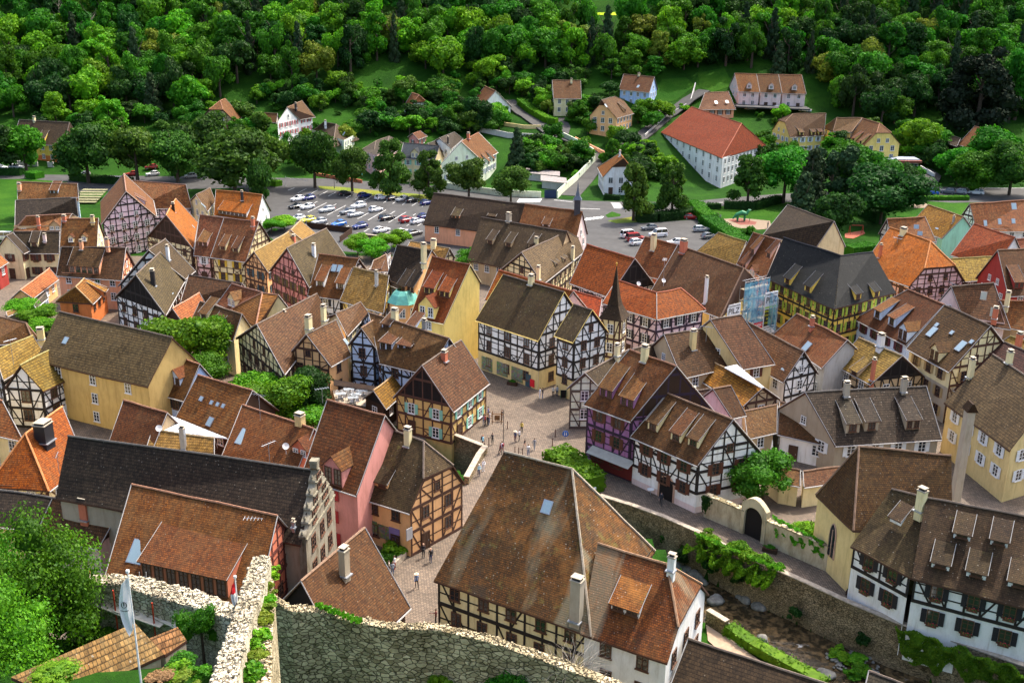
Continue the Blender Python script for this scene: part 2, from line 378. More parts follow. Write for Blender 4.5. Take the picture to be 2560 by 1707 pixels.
def house(k,name,label,A,B,C,D,roof,wl,he=6,bC=None,bD=None,g=None,pitch=50,eA='g',eB='g',tA=.4,tB=.4,E=None,F=None,wb=1.0,tim=None,tf=0,win='w',sh=None,par=None,cat='house',
          dorm=(),sky=(),chim=(),chc='cream',trim=True,wrow=None,wcol=2.7,gw=None,fl=False,fh=2.75,group='houses of the old town',dk=None,nowin=False,th=.2,dens=1.55,gab=None,tpitch=None,ws=1.0,base=None):
    rnd=random.Random(hash(label or name)%1000 if False else sum(map(ord,(label or name)))+int(A[-1]))
    pa,pb,pc,pd=PT(k,A),PT(k,B),PT(k,C),PT(k,D)
    zg=g
    if bC is not None or bD is not None:
        q=pc if bC is not None else pd; by=P(k,0,bC if bC is not None else bD)[1]
        if g is None: h=hit(q[0],by); zg=h.z
        else: h=at(q[0],by,g)
        r=ray(*q); t=math.hypot(h.x,h.y)/math.hypot(r.x,r.y); he=CZ+r.z*t-zg
    if zg is None:
        zg=0
        for _ in range(6):
            m=at((pc[0]+pd[0])/2,(pc[1]+pd[1])/2,zg+he); zg=zg*.3+.7*max(0,hbase(m.x,m.y))
    ze=zg+he
    c,d=at(*pc,ze),at(*pd,ze)
    lo,hi=ze+.2,ze+18
    tp=math.tan(R(pitch))
    for _ in range(30):
        z=(lo+hi)/2; a,b=at(*pa,z),at(*pb,z); u=(b-a).normalized() if (b-a).length>.2 else (d-c).normalized()
        w_=((c-a).to_2d().cross(u.to_2d())+(d-a).to_2d().cross(u.to_2d()))/2
        if _==0:
            a0,b0=at(*pa,ze+.05),at(*pb,ze+.05); u0=(b0-a0).normalized(); sg=1 if (c-a0).to_2d().cross(u0.to_2d())+(d-a0).to_2d().cross(u0.to_2d())>0 else -1
        if (z-ze)-sg*w_*tp<0: lo=z
        else: hi=z
    zr=z
    if DBG: print('HH %-5s he=%.1f rise=%.1f w=%.1f lenR=%.1f lenE=%.1f Y=%.0f zg=%.1f | %s'%(k,he,zr-ze,sg*w_,(b-a).length,(d-c).length,a.y,zg,(label or 'wing')[:60]))
    uu=V((u.x,u.y,0)).normalized(); nn=V((uu.y,-uu.x,0))
    if nn.dot(c-a)<0: nn=-nn           # nn points from ridge to visible eave
    def refl(q):                       # mirror across ridge line
        off=(q-a).dot(nn); s=q-nn*(off*(1+wb)); return V((s.x,s.y,0))
    def pt(X,z): return V((X.x,X.y,z))
    zeb=zr-wb*(zr-ze)
    if eA=='g': c2=V((a.x+(a.x-c.x)*wb,a.y+(a.y-c.y)*wb,zeb))
    else: c2=pt(at(*PT(k,F),zeb) if F else refl(c),zeb)
    if eB=='g': d2=V((b.x+(b.x-d.x)*wb,b.y+(b.y-d.y)*wb,zeb))
    else: d2=pt(at(*PT(k,E),zeb) if E else refl(d),zeb)
    loc=V(((c.x+d.x+c2.x+d2.x)/4,(c.y+d.y+c2.y+d2.y)/4,zg))
    root=par or empty(name,loc,label,cat,group)
    # ---- roof
    mb=MB(); T=V((0,0,-th))
    def rf(pts,e):
        e=V((e.x,e.y,0)).normalized(); p0=pts[0]
        nrm=(pts[1]-pts[0]).cross(pts[-1]-pts[0]).normalized()
        if nrm.z<0: nrm=-nrm; pts=list(reversed(pts))
        sl=nrm.cross(e).normalized()
        if sl.z<0: sl=-sl
        uv=[(p.dot(e)+500,p.dot(sl)+500) for p in pts]
        for i in range(1,len(pts)-1): mb.face([pts[0],pts[i],pts[i+1]],0,[uv[0],uv[i],uv[i+1]]); mb.face([pts[0]+T,pts[i+1]+T,pts[i]+T],1)
        for i in range(len(pts)):
            j=(i+1)%len(pts); mb.face([pts[i]+T,pts[j]+T,pts[j],pts[i]],1)
    rid=[]
    A3,B3=a.copy(),b.copy()
    frontv=[c,d]; backv=[d2,c2]
    if eB=='g': frontv.append(B3)
    if eB=='h': frontv.append(B3); rf([d,d2,B3],d2-d); rid+=[(d,B3),(d2,B3)]
    if eB=='j':
        G=B3+uu*((d-B3).dot(uu)); G2=B3+uu*((d2-B3).dot(uu)); H=G.lerp(d,tB); H2=G2.lerp(d2,tB); frontv+=[H,B3]; rf([H,H2,B3],H2-H); rid+=[(H,B3),(H2,B3)]
    bk=[c2,d2]+([H2] if eB=='j' else [])+[B3]
    frontv.append(A3)
    if eA=='h': rf([c,c2,A3],c2-c); rid+=[(c,A3),(c2,A3)]
    if eA=='j':
        G=A3+uu*((c-A3).dot(uu)); G2=A3+uu*((c2-A3).dot(uu)); K=G.lerp(c,tA); K2=G2.lerp(c2,tA); frontv.append(K); rf([K,K2,A3],K2-K); rid+=[(K,A3),(K2,A3)]
    bk.append(A3)
    if eA=='j': bk.append(K2)
    rf(frontv,d-c); rf(bk,d2-c2); rid.append((A3,B3))
    for p,q in rid:
        if (q-p).length>.3: mb.tube([p+V((0,0,.03)),q+V((0,0,.03))],.12,5,2)
    RMt=RM[roof]; ridm=plain('ridge_'+roof,tuple(x*1.25 for x in RIDGE[roof]),.85,0,.3,3)
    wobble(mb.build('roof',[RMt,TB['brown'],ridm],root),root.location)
    if trim:
        vt=MB()
        for q0,q1,e_ in ((a,c,eA),(b,d,eB),(a,c2,eA),(b,d2,eB)):
            if e_=='g': vt.tube([q0+V((0,0,.05)),q1+V((0,0,.05))],.055,4)
        vt.tube([c+V((0,0,-.12))+nn*.1,d+V((0,0,-.12))+nn*.1],.08,6)
        if vt.v: vt.build('verge_trim',[TRIM if trim is True else plain('gutter_'+str(trim),WC.get(trim,(.5,.4,.15)),.5)],root)
    # ---- walls
    o=.4; kf=o/max(1,abs((c-a).dot(nn)))
    def ins(q,rp,zq,end):
        s=uu*(.25 if end=='A' else -.25)
        pr=rp+uu*((q-rp).dot(uu)); m=V((q.x,q.y,0))*(1-kf)+V((pr.x,pr.y,0))*kf+s
        return m,zq+kf*(zr-zq)-th*.9
    ic,zc=ins(c,a,ze,'A'); id_,zd=ins(d,b,ze,'B'); ic2,zc2=ins(c2,a,zeb,'A'); id2,zd2=ins(d2,b,zeb,'B')
    walls=[(ic,id_,[(0,zc),(1,zd)],'f'),(id2,ic2,[(0,zd2),(1,zc2)],'r')]
    def gpf(e,za,zb,t,i1,i2,rp):
        s=abs((i1-rp).dot(nn)); s2=abs((i2-rp).dot(nn)); m=s/(s+s2); zt=zr-th
        if e=='g': return [(0,za),(m,zt),(1,zb)]
        if e=='h': return [(0,za),(1,zb)]
        zh=zr-t*(zr-ze)-th; return [(0,za),(m-m*t,zh),(m+(1-m)*t,zh),(1,zb)]
    walls.append((id_,id2,gpf(eB,zd,zd2,tB,id_,id2,b),'b')); walls.append((ic2,ic,[(1-s,z) for s,z in reversed(gpf(eA,zc,zc2,tA,ic,ic2,a))],'a'))
    wm=MB(); tm=MB(); gm=MB(); ctr=(ic+id_+ic2+id2)/4
    zf=zg-3
    for w0,w1,pf,wh in walls:
        Ls=(w1-w0).length
        if Ls<.5: continue
        u_=(w1-w0)/Ls; n_=V((u_.y,-u_.x,0))
        if n_.dot((w0+w1)/2-ctr)<0: n_=-n_
        pts=[V((w0.x,w0.y,zf)),V((w1.x,w1.y,zf))]+[V((w0.x,w0.y,0))+u_*(s*Ls)+V((0,0,z)) for s,z in reversed(pf)]
        wm.face(pts if (pts[1]-pts[0]).cross(pts[2]-pts[1]).dot(n_)>0 else list(reversed(pts)),0)
        if base:
            b4=[V((w0.x,w0.y,zf)),V((w1.x,w1.y,zf)),V((w1.x,w1.y,zg+base[1])),V((w0.x,w0.y,zg+base[1]))]; N3=n_*.03
            gm.face([p+N3 for p in b4])
        if not facing((w0+w1)/2,n_): continue
        gable=wh in 'ab'; zt=max(z for _,z in pf); ze_=min(pf[0][1],pf[-1][1])
        if gable and gab:   # dark boarded gable top
            zz=ze_+.15; st=[s/40 for s in range(41) if prof(pf,s/40)>zz]
            if st:
                tri=[V((w0.x,w0.y,0))+u_*(st[0]*Ls)+V((0,0,zz)),V((w0.x,w0.y,0))+u_*(st[-1]*Ls)+V((0,0,zz))]+[V((w0.x,w0.y,0))+u_*(s*Ls)+V((0,0,z-.05)) for s,z in reversed(pf) if z>zz]
                tri=[p+n_*.06 for p in tri]; gb=MB(); gb.face(tri); gb.build('gable_boards',[W(gab)],root)
        if tim and not(tim[0]=='G' and not gable):
            tc_=tim.lstrip('G'); timber(tm,w0,w1,n_,zg,pf,zg+tf if tf else zg+.2,fh,rnd,dens)
        if nowin is True or (nowin=='g' and gable) or (nowin=='f' and not gable): continue
        # windows by storey
        nfl=max(1,int((ze_-zg-.1)/fh+.25)); rows=[ze_-1.25-(nfl-1-i)*fh for i in range(nfl)] if not gable else [ze_-1.3-(nfl-1-i)*fh for i in range(nfl)]
        if gable and zt-ze_>2.6 and not gab: rows+= [ze_+1.15+i*fh for i in range(int((zt-ze_-1.2)/fh)+ (1 if zt-ze_<4 else 0))]
        elif gable and gab: pass
        for ri,z in enumerate(rows):
            if z<zg+.9: z=zg+1.3
            st=[s/60 for s in range(61) if prof(pf,s/60)>z+1.0]
            if not st: continue
            s0,s1=st[0]*Ls+.5,st[-1]*Ls-.5
            if s1-s0<1.1: continue
            nc=max(1,int((s1-s0)/wcol)) if not wrow else (wrow if not gable else max(1,int((s1-s0)/wcol)))
            for i in range(nc):
                x=s0+(s1-s0)*(i+.5)/nc+rnd.uniform(-.1,.1)
                ww,hh=(1.0*ws,1.35*ws) if not (gable and z>ze_) else (.8*ws,1.0*ws)
                if z<zg+2.2 and rnd.random()<.25:
                    doorat(root,V((w0.x,w0.y,0))+u_*x+V((0,0,zg)),u_,n_,rnd); continue
                window(root,V((w0.x,w0.y,0))+u_*x+V((0,0,z))+n_*.05,u_,n_,ww,hh,win,sh if not(gable and z>ze_) else None,fl and z>zg+2.5)
    wm.build('wall',[W(wl)],root)
    if tm.v: tm.build('timber_frame',[TB[tim.lstrip('G')]],root)
    if gm.v: gm.build('stone_plinth',[W(base[0])],root)
    # ---- things on the front slope
    nrm=(d-c).cross(a-c).normalized()
    if nrm.z<0: nrm=-nrm
    eu=V(((d-c).x,(d-c).y,0)).normalized(); ed=V((eu.y,-eu.x,0))
    if ed.dot(nn)<0: ed=-ed
    tpn=math.hypot(nrm.x,nrm.y)/nrm.z
    def sp_(q):
        r=ray(*PT(k,q)); t=(c-CAM).dot(nrm)/r.dot(nrm); return CAM+r*t
    for q in dorm:
        w=q[3] if len(q)>3 else 1.5; kind=q[2] if len(q)>2 else 's'; hd=q[4] if len(q)>4 else 1.25
        dormer(root,sp_(q[:2]),eu,ed,tpn,w,kind,hd,RMt,W(dk or wl),win,roof)
    for q in sky:
        p=sp_(q[:2]); w=q[2] if len(q)>2 else .8; h=q[3] if len(q)>3 else 1.1
        sd=(ed+V((0,0,-tpn))).normalized(); m=MB(); p=p+nrm*.06
        m.box(p,eu,sd,nrm,w/2+.08,h/2+.08,.06,0); so=m.build('skylight',[METAL],root)
        m=MB(); cc=p+nrm*.065; X=eu*w/2; Y=sd*h/2; m.face([cc-X-Y,cc+X-Y,cc+X+Y,cc-X+Y]); po=m.build('pane',[GLINT],None,False,root.location); po.location=(0,0,0); po.parent=so
    for q in chim:
        p=sp_(q[:2]); h=q[2] if len(q)>2 else 1.7; w=q[3] if len(q)>3 else .7; cm=q[4] if len(q)>4 else chc
        chimney(root,p,h,w,cm,eu,ed)
    return root
import bmesh as _bm
from mathutils import noise as _nz
def wobble(o,loc,amp=.13):
    bm=_bm.new(); bm.from_mesh(o.data); es=[e for e in bm.edges if e.calc_length()>1.6]; _bm.ops.subdivide_edges(bm,edges=es,cuts=4,use_grid_fill=True)
    for v in bm.verts:
        w=v.co+V(loc); v.co.z+=amp*_nz.noise(w*.28)+.03*_nz.noise(w*1.3)
    _bm.ops.triangulate(bm,faces=[f for f in bm.faces if len(f.verts)>4]); bm.to_mesh(o.data); bm.free()
def chimney(root,p,h,w,cm,eu,ed):
    m=MB(); Z=V((0,0,1)); m.box(p+Z*(h/2-.5),eu,ed,Z,w/2,w*.42,h/2+.5,0); m.box(p+Z*(h+.03),eu,ed,Z,w/2+.07,w*.42+.07,.05,1); m.box(p+Z*(h+.2),eu,ed,Z,w/2-.1,w*.42-.1,.12,2); m.box(p+Z*(h+.36),eu,ed,Z,w/2+.02,w*.42,.03,1)
    m.box(p+V((0,0,.02))+ed*.1,eu,ed,Z,w/2+.1,w*.42+.12,.06,3)
    cmat={'metal':METAL,'dark':DARKM}.get(cm) or W(cm)
    m.build('chimney',[cmat,W('stone'),DARKM,METAL],root)
DM={}
def doorat(root,p,u,n,rnd):
    if 'd' not in DM:
        a=MB(); a.abox(-.5,.5,0,.06,0,2.05); a.abox(-.62,-.5,0,.12,0,2.15); a.abox(.5,.62,0,.12,0,2.15); a.abox(-.62,.62,0,.12,2.05,2.2)
        for x in (-.24,.24):
            for z in (.25,1.15): a.abox(x-.17,x+.17,.06,.08,z,z+.7)
        h=MB(); h.abox(.36,.42,.06,.13,.95,1.1)
        DM['d']=(a.mesh('door',[plain('door_wood',(.07,.035,.02),.6)]),h.mesh('handle',[METAL]))
    o=link('door',DM['d'][0],root,frame(p+n*.05-root.location,u,n)); link('handle',DM['d'][1],o)
def dormer(root,p,eu,ed,tp,w,kind,hd,rm,wm,win,rk):
    Z=V((0,0,1)); m=MB(); ov=.15
    fb=[p-eu*w/2,p+eu*w/2]; ft=[q+Z*hd for q in fb]
    def rfc(pts,e,th=.1):
        nr=(pts[1]-pts[0]).cross(pts[-1]-pts[0]).normalized()
        if nr.z<0: nr=-nr; pts=list(reversed(pts))
        sl=nr.cross(e); uv=[(q.dot(e)+500,q.dot(sl)*(1 if sl.z>0 else -1)+500) for q in pts]
        T=Z*-th; m.face(pts,0,uv); m.face([q+T for q in reversed(pts)],2)
        for i in range(len(pts)): j=(i+1)%len(pts); m.face([pts[i]+T,pts[j]+T,pts[j],pts[i]],2)
    if kind=='s':
        ps=tp*.6; Lb=min(hd/(tp-ps),3.3 if hd<2 else 4.2); ps=tp-hd/Lb; bt=[q-ed*Lb+Z*(Lb*tp) for q in fb]
        m.face([fb[0],fb[1],ft[1],ft[0]],1)
        m.face([fb[0],ft[0],bt[0]],1); m.face([fb[1],bt[1],ft[1]],1)
        o_=eu*ov; f_=ed*.3-Z*(.3*ps)
        rfc([ft[0]-o_+f_+Z*.06,ft[1]+o_+f_+Z*.06,bt[1]+o_+Z*.06,bt[0]-o_+Z*.06],eu)
        for s,q,r_ in ((-1,ft[0],bt[0]),(1,ft[1],bt[1])): m.tube([q+eu*(s*ov)+f_+Z*.1,r_+eu*(s*ov)+Z*.1],.03,4,3)
    else:
        rs=w/2*1.0; ap=p+Z*(hd+rs); Lr=(hd+rs)/tp; Le=hd/tp
        m.face([fb[0],fb[1],ft[1],ap,ft[0]],1); 
        b0,b1=fb[0]-ed*Le+Z*hd,fb[1]-ed*Le+Z*hd
        m.face([fb[0],ft[0],b0],1); m.face([fb[1],b1,ft[1]],1)
        f_=ed*.25; br_=ap-ed*Lr; Zu=Z*.06
        for s,q,bb in ((-1,ft[0],b0),(1,ft[1],b1)):
            oo=eu*(s*ov)-Z*ov
            rfc([q+oo+f_+Zu,ap+f_+Zu,br_+Zu,bb+oo+Zu],ed)
    ob=m.build('dormer',[rm,wm,TB['brown'],TRIM],root)
    nw=max(1,round(w/1.3))
    if hd>=.8:
        for i in range(nw):
            x=-w/2+w*(i+.5)/nw
            me,pa=winmesh(min(1.0,w/nw-.35),hd-.35,'b' if kind=='s' else win,None)
            wo=link('window',me,ob,frame(p+eu*x+Z*(hd/2+.02)+ed*.02-root.location,eu,ed)); 
            # glass set in the same mesh group
            g=link('pane',pa,ob,frame(p+eu*x+Z*(hd/2+.02)+ed*.02-root.location,eu,ed))
RIDGE={k:(.12,.09,.07) for k in RM}
RIDGE.update({'orange':(.42,.17,.06),'red':(.28,.09,.05),'rust':(.25,.12,.07),'rustp':(.25,.12,.07),'salmon':(.35,.18,.11),'tan':(.3,.22,.12),'tanm':(.26,.22,.08),'rosy':(.24,.13,.09),'near':(.3,.25,.15),'giant':(.24,.2,.15),'giant2':(.24,.14,.08),'black':(.03,.03,.035),'char':(.09,.08,.07),'redp':(.2,.08,.05),'ochre':(.3,.2,.1),'brown':(.18,.11,.07)})
def axis(segs):
    o=[]
    for a,b,s in segs:
        n=max(1,round((b-a)/s)); o+=[a+(b-a)*i/n for i in range(n)]
    return o+[segs[-1][1]]
xs=axis(((-900,-260,40),(-260,-40,5),(-40,130,1.2),(130,260,5),(260,900,40)))
ys=axis(((-60,20,6),(20,64,2.5),(64,186,1.2),(186,520,5),(520,1000,30)))
m=MB(); me=bpy.data.meshes.new('ground')
vs=[(x,y,hgt(x,y)) for y in ys for x in xs]; nx=len(xs)
fs=[(j*nx+i,j*nx+i+1,(j+1)*nx+i+1,(j+1)*nx+i) for j in range(len(ys)-1) for i in range(nx-1)]
me.from_pydata(vs,[],fs); me.polygons.foreach_set('use_smooth',[True]*len(fs))
def grassmat(name,a,b_,c):
    mt,nt,b,o=newmat(name); b.inputs['Roughness'].default_value=.95; b.inputs['Specular IOR Level'].default_value=.05
    tc=N(nt,'TexCoord'); n=N(nt,'TexNoise',Scale=.06,Detail=8.0,Roughness=.7); L(nt,tc.outputs['Object'],n.inputs['Vector'])
    n2=N(nt,'TexNoise',Scale=1.6,Detail=6.0,Roughness=.75); L(nt,tc.outputs['Object'],n2.inputs['Vector'])
    x=mixc(nt,ramp(nt,n.outputs[0],.4,.62),a,b_); x=mixc(nt,ramp(nt,n2.outputs[0],.5,.8),x,c); L(nt,x,b.inputs['Base Color'])
    bp=N(nt,'Bump',Strength=.8,Distance=.3); L(nt,n2.outputs[0],bp.inputs['Height']); L(nt,bp.outputs[0],b.inputs['Normal'])
    return mt
GR=grassmat('grass',(.01,.04,.004),(.022,.075,.006),(.012,.028,.006))
GRB=grassmat('lawn',(.016,.065,.005),(.035,.1,.008),(.022,.042,.008))
GRY=grassmat('dry_grass',(.12,.17,.025),(.22,.19,.04),(.06,.11,.015))
me.materials.append(GR); go=bpy.data.objects.new('ground',me); COL.objects.link(go); go['kind']='structure'
def pavemat(name,a,b_,m_,bw,rh,rot=.5):
    mt,nt,b,o=newmat(name); b.inputs['Roughness'].default_value=.8; b.inputs['Specular IOR Level'].default_value=.25
    tc=N(nt,'TexCoord'); mp=N(nt,'Mapping'); mp.inputs['Rotation'].default_value=(0,0,rot); L(nt,tc.outputs['Object'],mp.inputs[0])
    br=N(nt,'TexBrick',Scale=1.0); br.inputs['Brick Width'].default_value=bw; br.inputs['Row Height'].default_value=rh; br.inputs['Mortar Size'].default_value=.025
    br.inputs['Color1'].default_value=(*a,1); br.inputs['Color2'].default_value=(*b_,1); br.inputs['Mortar'].default_value=(*m_,1); L(nt,mp.outputs[0],br.inputs['Vector'])
    n=N(nt,'TexNoise',Scale=.25,Detail=7.0,Roughness=.7); L(nt,tc.outputs['Object'],n.inputs['Vector'])
    x=mixc(nt,1.0,br.outputs[0],mixc(nt,ramp(nt,n.outputs[0],.35,.7),(.72,.7,.68),(1.15,1.12,1.1)),'MULTIPLY'); L(nt,x,b.inputs['Base Color'])
    return mt
PAVE=pavemat('cobbles',(.21,.16,.118),(.125,.1,.077),(.05,.04,.032),.36,.24)
ASPH=plain('asphalt_mat',(.052,.051,.05),.85,0,.22,.3); ASPD=plain('asphalt_lane_mat',(.05,.048,.046),.85,0,.2,.3)
def sheet(name,pts,z,mat,kind='structure',drape=False,th=None,label=None,cat=None):
    import mathutils.geometry as mg
    ps=[at(x,y,z) if not drape else hit(x,y) for x,y in pts]
    m=MB()
    tri=mg.tessellate_polygon([[V((p.x,p.y,0)) for p in ps]])
    m.v=[(p.x,p.y,(p.z+.12 if drape else z)) for p in ps]
    for t in tri:
        a,b_,c=[V(m.v[i]) for i in t]
        if (b_-a).cross(c-a).z<0: t=(t[0],t[2],t[1])
        m.f.append(tuple(t)); m.m.append(0); m.uv.append(None)
    o=m.build(name,[mat]); 
    if kind: o['kind']=kind
    if label: tag(o,label,cat)
    return o
def strip(name,pts,w,mat,dz=.15,kind='structure'):
    ps=[hit(x,y) for x,y in pts]; q=[ps[0]]
    for a,b_ in zip(ps,ps[1:]):
        n=max(1,int((b_-a).length/3)); q+=[a.lerp(b_,i/n) for i in range(1,n+1)]
    m=MB(); L_=[]
    for i,p in enumerate(q):
        d=q[min(i+1,len(q)-1)]-q[max(i-1,0)]; n=V((d.y,-d.x,0)).normalized()*w/2
        z0=max(hbase(p.x,p.y),hbase(p.x+n.x,p.y+n.y),hbase(p.x-n.x,p.y-n.y))+dz
        L_.append((V((p.x-n.x,p.y-n.y,z0)),V((p.x+n.x,p.y+n.y,z0))))
    for a,b_ in zip(L_,L_[1:]): m.hexa([a[0]-V((0,0,.4)),a[1]-V((0,0,.4)),b_[1]-V((0,0,.4)),b_[0]-V((0,0,.4))],[a[0],a[1],b_[1],b_[0]])
    o=m.build(name,[mat]); o['kind']=kind; return o
# paving of the old town north of the stream, and south of it
sheet('paving',[(-900,640)]+[(3500,640)]+[(3600,2300),(2800,1760)]+list(reversed(WALLTOP))[1:]+[(1129,1100),(1060,1080),(700,1000),(300,980),(-900,980)],.012,PAVE)
sheet('paving',[(-900,985),(300,985),(700,1005),(1060,1088),(1090,1195),(1165,1215),(1190,1140),(1260,1150),(1250,1300),(1290,1310),(1480,1352),(1560,1375),(1640,1410),(1668,1455),(1690,1560),(1700,1760),(-600,1760)],.02,PAVE)
sheet('asphalt',[(-300,418),(150,424),(690,428),(900,452),(1100,466),(1280,487),(1420,500),(1500,503),(1700,506),(1830,494),(1960,484),(2100,478),(2300,462),(2900,452),(2900,500),(2300,508),(2180,512),(1980,512),(1880,530),(1790,565),(1850,640),(1760,700),(1560,700),(1460,640),(1080,645),(850,628),(700,610),(640,570),(610,470),(150,480),(-300,470)],.016,ASPH)
sheet('road',[(1500,510),(1700,511),(1830,500),(1960,489),(2100,483),(2300,467),(2900,458),(2900,482),(2300,490),(2080,500),(1960,504),(1830,515),(1660,523),(1500,520)],.022,ASPD)
for nm,pts,mt in (('verge',[(795,465),(860,468),(950,478),(1030,484),(1110,492),(1110,500),(1040,500),(960,494),(860,478),(800,472)],GRY),('verge',[(1040,492),(1085,497),(1082,508),(1045,505)],GRY),
  ('verge',[(1513,538),(1530,529),(1552,536),(1550,541),(1520,544)],GRB),('verge',[(1519,552),(1580,542),(1600,549),(1592,556),(1540,558)],GRY),
  ('lawn',[(1590,540),(1740,520),(1960,505),(2060,510),(2110,600),(2130,640),(2010,640),(1960,590),(1900,560),(1850,640),(1770,590),(1750,548),(1600,558)],GRB),
  ('lawn',[(-300,447),(70,448),(170,455),(140,470),(40,500),(40,560),(-300,600)],GRB),('lawn',[(2230,515),(2280,500),(2420,510),(2440,530),(2380,560),(2240,540)],GRB),
  ('gravel_path',[(1800,548),(1850,545),(1925,552),(1930,572),(1880,575),(1820,565)],plain('gravel',(.2,.15,.1),.9)),('play_surface',[(1820,550),(1850,546),(1892,555),(1888,562),(1850,562)],plain('rubber',(.17,.05,.035),.9)),
  ('gravel_path',[(2262,500),(2300,498),(2330,520),(2280,520)],plain('gravel',(.2,.15,.1),.9)),('square',[(620,500),(720,470),(650,600)],ASPH)):
    if nm!='square': ZS=globals().get('ZS',.028)+.004; sheet(nm,pts,ZS,mt)
for k,(pts,w) in enumerate((([(1270,255),(1320,292),(1385,340),(1450,362),(1492,380),(1500,400),(1462,450),(1425,490)],5.5),([(1760,232),(1720,255),(1663,293),(1620,330),(1586,357),(1525,392)],5.5),([(1838,277),(1920,281),(2020,284)],8),([(1400,345),(1408,318),(1395,296)],5),([(2302,468),(2320,440),(2300,425)],8),([(1690,290),(1640,280),(1600,282)],4))):
    strip('lane',pts,w,ASPD if k!=2 else ASPH)
# road paint
PNT=plain('road_paint',(.6,.6,.58),.7,0,.1)
def line(m,a,b_,w,z=.03):
    A,B=at(*a,z),at(*b_,z); d=(B-A).normalized(); n=V((d.y,-d.x,0))*w/2; m.face([A-n,B-n,B+n,A+n])
m=MB()
sc2=6.19 # parking bay lines measured in the crop at (700,440)
for x0,y0,x1,y1 in ((275,265,410,195),(470,280,590,215),(605,300,735,235),(745,315,870,248),(1020,345,1130,280),(1165,365,1210,335),(1300,385,1430,305),(1600,415,1655,385),(1740,430,1790,400),(1895,445,1950,410),(2040,460,2130,410),(2195,475,2240,445),
  (430,560,720,415),(530,420,580,395),(730,605,1020,455),(820,460,875,432),(885,628,960,588),(1200,665,1390,560),(1360,685,1640,525),(1680,720,1950,560),(1700,590,1780,545),(1840,740,1890,712),(1960,770,2030,735),(2060,610,2100,585),
  (20,705,120,650),(590,580,640,555),(275,545,330,520),(660,780,745,733),(980,815,1065,768),(1300,860,1385,812),(1620,895,1710,855),(2130,770,2200,730),(1520,700,1550,680),(1050,640,1080,625)):
    line(m,(700+x0/sc2,440+y0/sc2),(700+x1/sc2,440+y1/sc2),.16)
for i in range(7): x=1296+i*8.2; line(m,(x,506-i*.1),(x+6,497),.9)
for i in range(6): line(m,(1527+i*1.5,507+i*2.6),(1550+i*2,508+i*2.6),.5)
for i in range(5): line(m,(1463+i*9,551-i*1.2),(1470+i*9,545-i*1),.9)
for a,b_ in (((1385,500),(1432,505)),((1440,521),(1500,523)),((1724,512),(1758,509)),((1773,508),(1807,506)),((1820,506),(1838,505)),((1912,500),(1940,498)),((2096,489),(2120,487)),((2145,487),(2172,485)),((2300,474),(2400,472)),((2420,471),(2560,470)),((720,476),(736,470))): line(m,a,b_,.3)
m.build('road_paint',[PNT])['kind']='structure'
# water
WT,nt,b,o=newmat('stream_water'); b.inputs['Roughness'].default_value=.12; b.inputs['Specular IOR Level'].default_value=.6
tc=N(nt,'TexCoord'); mp=N(nt,'Mapping'); mp.inputs['Rotation'].default_value=(0,0,.75); mp.inputs['Scale'].default_value=(.35,1.3,1); L(nt,tc.outputs['Object'],mp.inputs[0])
n=N(nt,'TexNoise',Scale=.55,Detail=7.0,Roughness=.75,Distortion=.8); L(nt,mp.outputs[0],n.inputs['Vector'])
n2=N(nt,'TexNoise',Scale=1.6,Detail=5.0); L(nt,tc.outputs['Object'],n2.inputs['Vector'])
x=mixc(nt,ramp(nt,n2.outputs[0],.45,.75),(.03,.022,.012),(.2,.13,.06)); x=mixc(nt,ramp(nt,n.outputs[0],.63,.7),x,(.6,.6,.58)); L(nt,x,b.inputs['Base Color'])
bp=N(nt,'Bump',Strength=.6,Distance=.15); L(nt,n.outputs[0],bp.inputs['Height']); L(nt,bp.outputs[0],b.inputs['Normal'])
sheet('stream',[(1000,1170),(1010,1030),(1100,1070),(1220,1080),(1300,1120),(1500,1230),(1800,1370),(2000,1430),(2300,1560),(2600,1650),(2900,1900),(2400,1960),(1900,1700),(1640,1480),(1400,1380),(1150,1280)],-4.75,WT)
SUNP,SKYS,EXPO=2.2,.15,1.57
H=house
HV='houses on the slope beyond the main road'
# ---------------- far side of the road, on the slope
H('t1','house','yellow house with a dark hipped roof above an orange garage, at far left',(150,940),(545,960),(95,1120),(500,1145),'dark','yellow',bD=1290,eB='h',E=(592,1040),dorm=[(330,1110,'s',2.2)],chim=[(270,950,1.2)],group=HV,base=('orange',2.3))
H('t1','shed','small orange tiled shed roof tucked in the trees behind the yellow house',(570,912),(715,915),(590,985),(700,975),'rust','tan',he=2.5,cat='shed',nowin=True,group=HV)
H('t1','chalet','brown timbered chalet with clipped gable and balcony rising above the lime trees',(1727,790),(1768,775),(1860,968),(1895,918),'rustp','tan',he=6,eA='j',tA=.35,tim='brown',sh='red',group=HV,pitch=52)
H('t2','house','white gabled house with red shutters and brown roof on the slope',(247,842),(362,792),(345,938),(465,918),'brown','white',bC=1085,sh='red',group=HV,chim=[(312,850,1.6,.6,'dark')],tim=None)
H('t2','annex','low brown roofed annex with a red terrace left of the red shuttered house',(65,885),(170,890),(45,955),(160,962),'brown','pinkw',he=3,cat='annex',group=HV)
H('t2','house','low house under a broad dark grey hipped roof behind the street trees',(530,958),(628,975),(418,1050),(600,1155),'dark','paleg',he=3.2,eA='h',eB='h',E=(808,1095),group=HV,pitch=38,sky=[(690,1050)],chim=[(545,985,1.5,.7,'white')])
H('t2','house','pink house with a grey hipped roof beside the pale pillar',(940,1105),(1045,1070),(815,1183),(985,1227),'grey','rose',bD=1400,eA='h',eB='h',E=(1148,1120),group=HV,pitch=38,sky=[(1015,1115)])
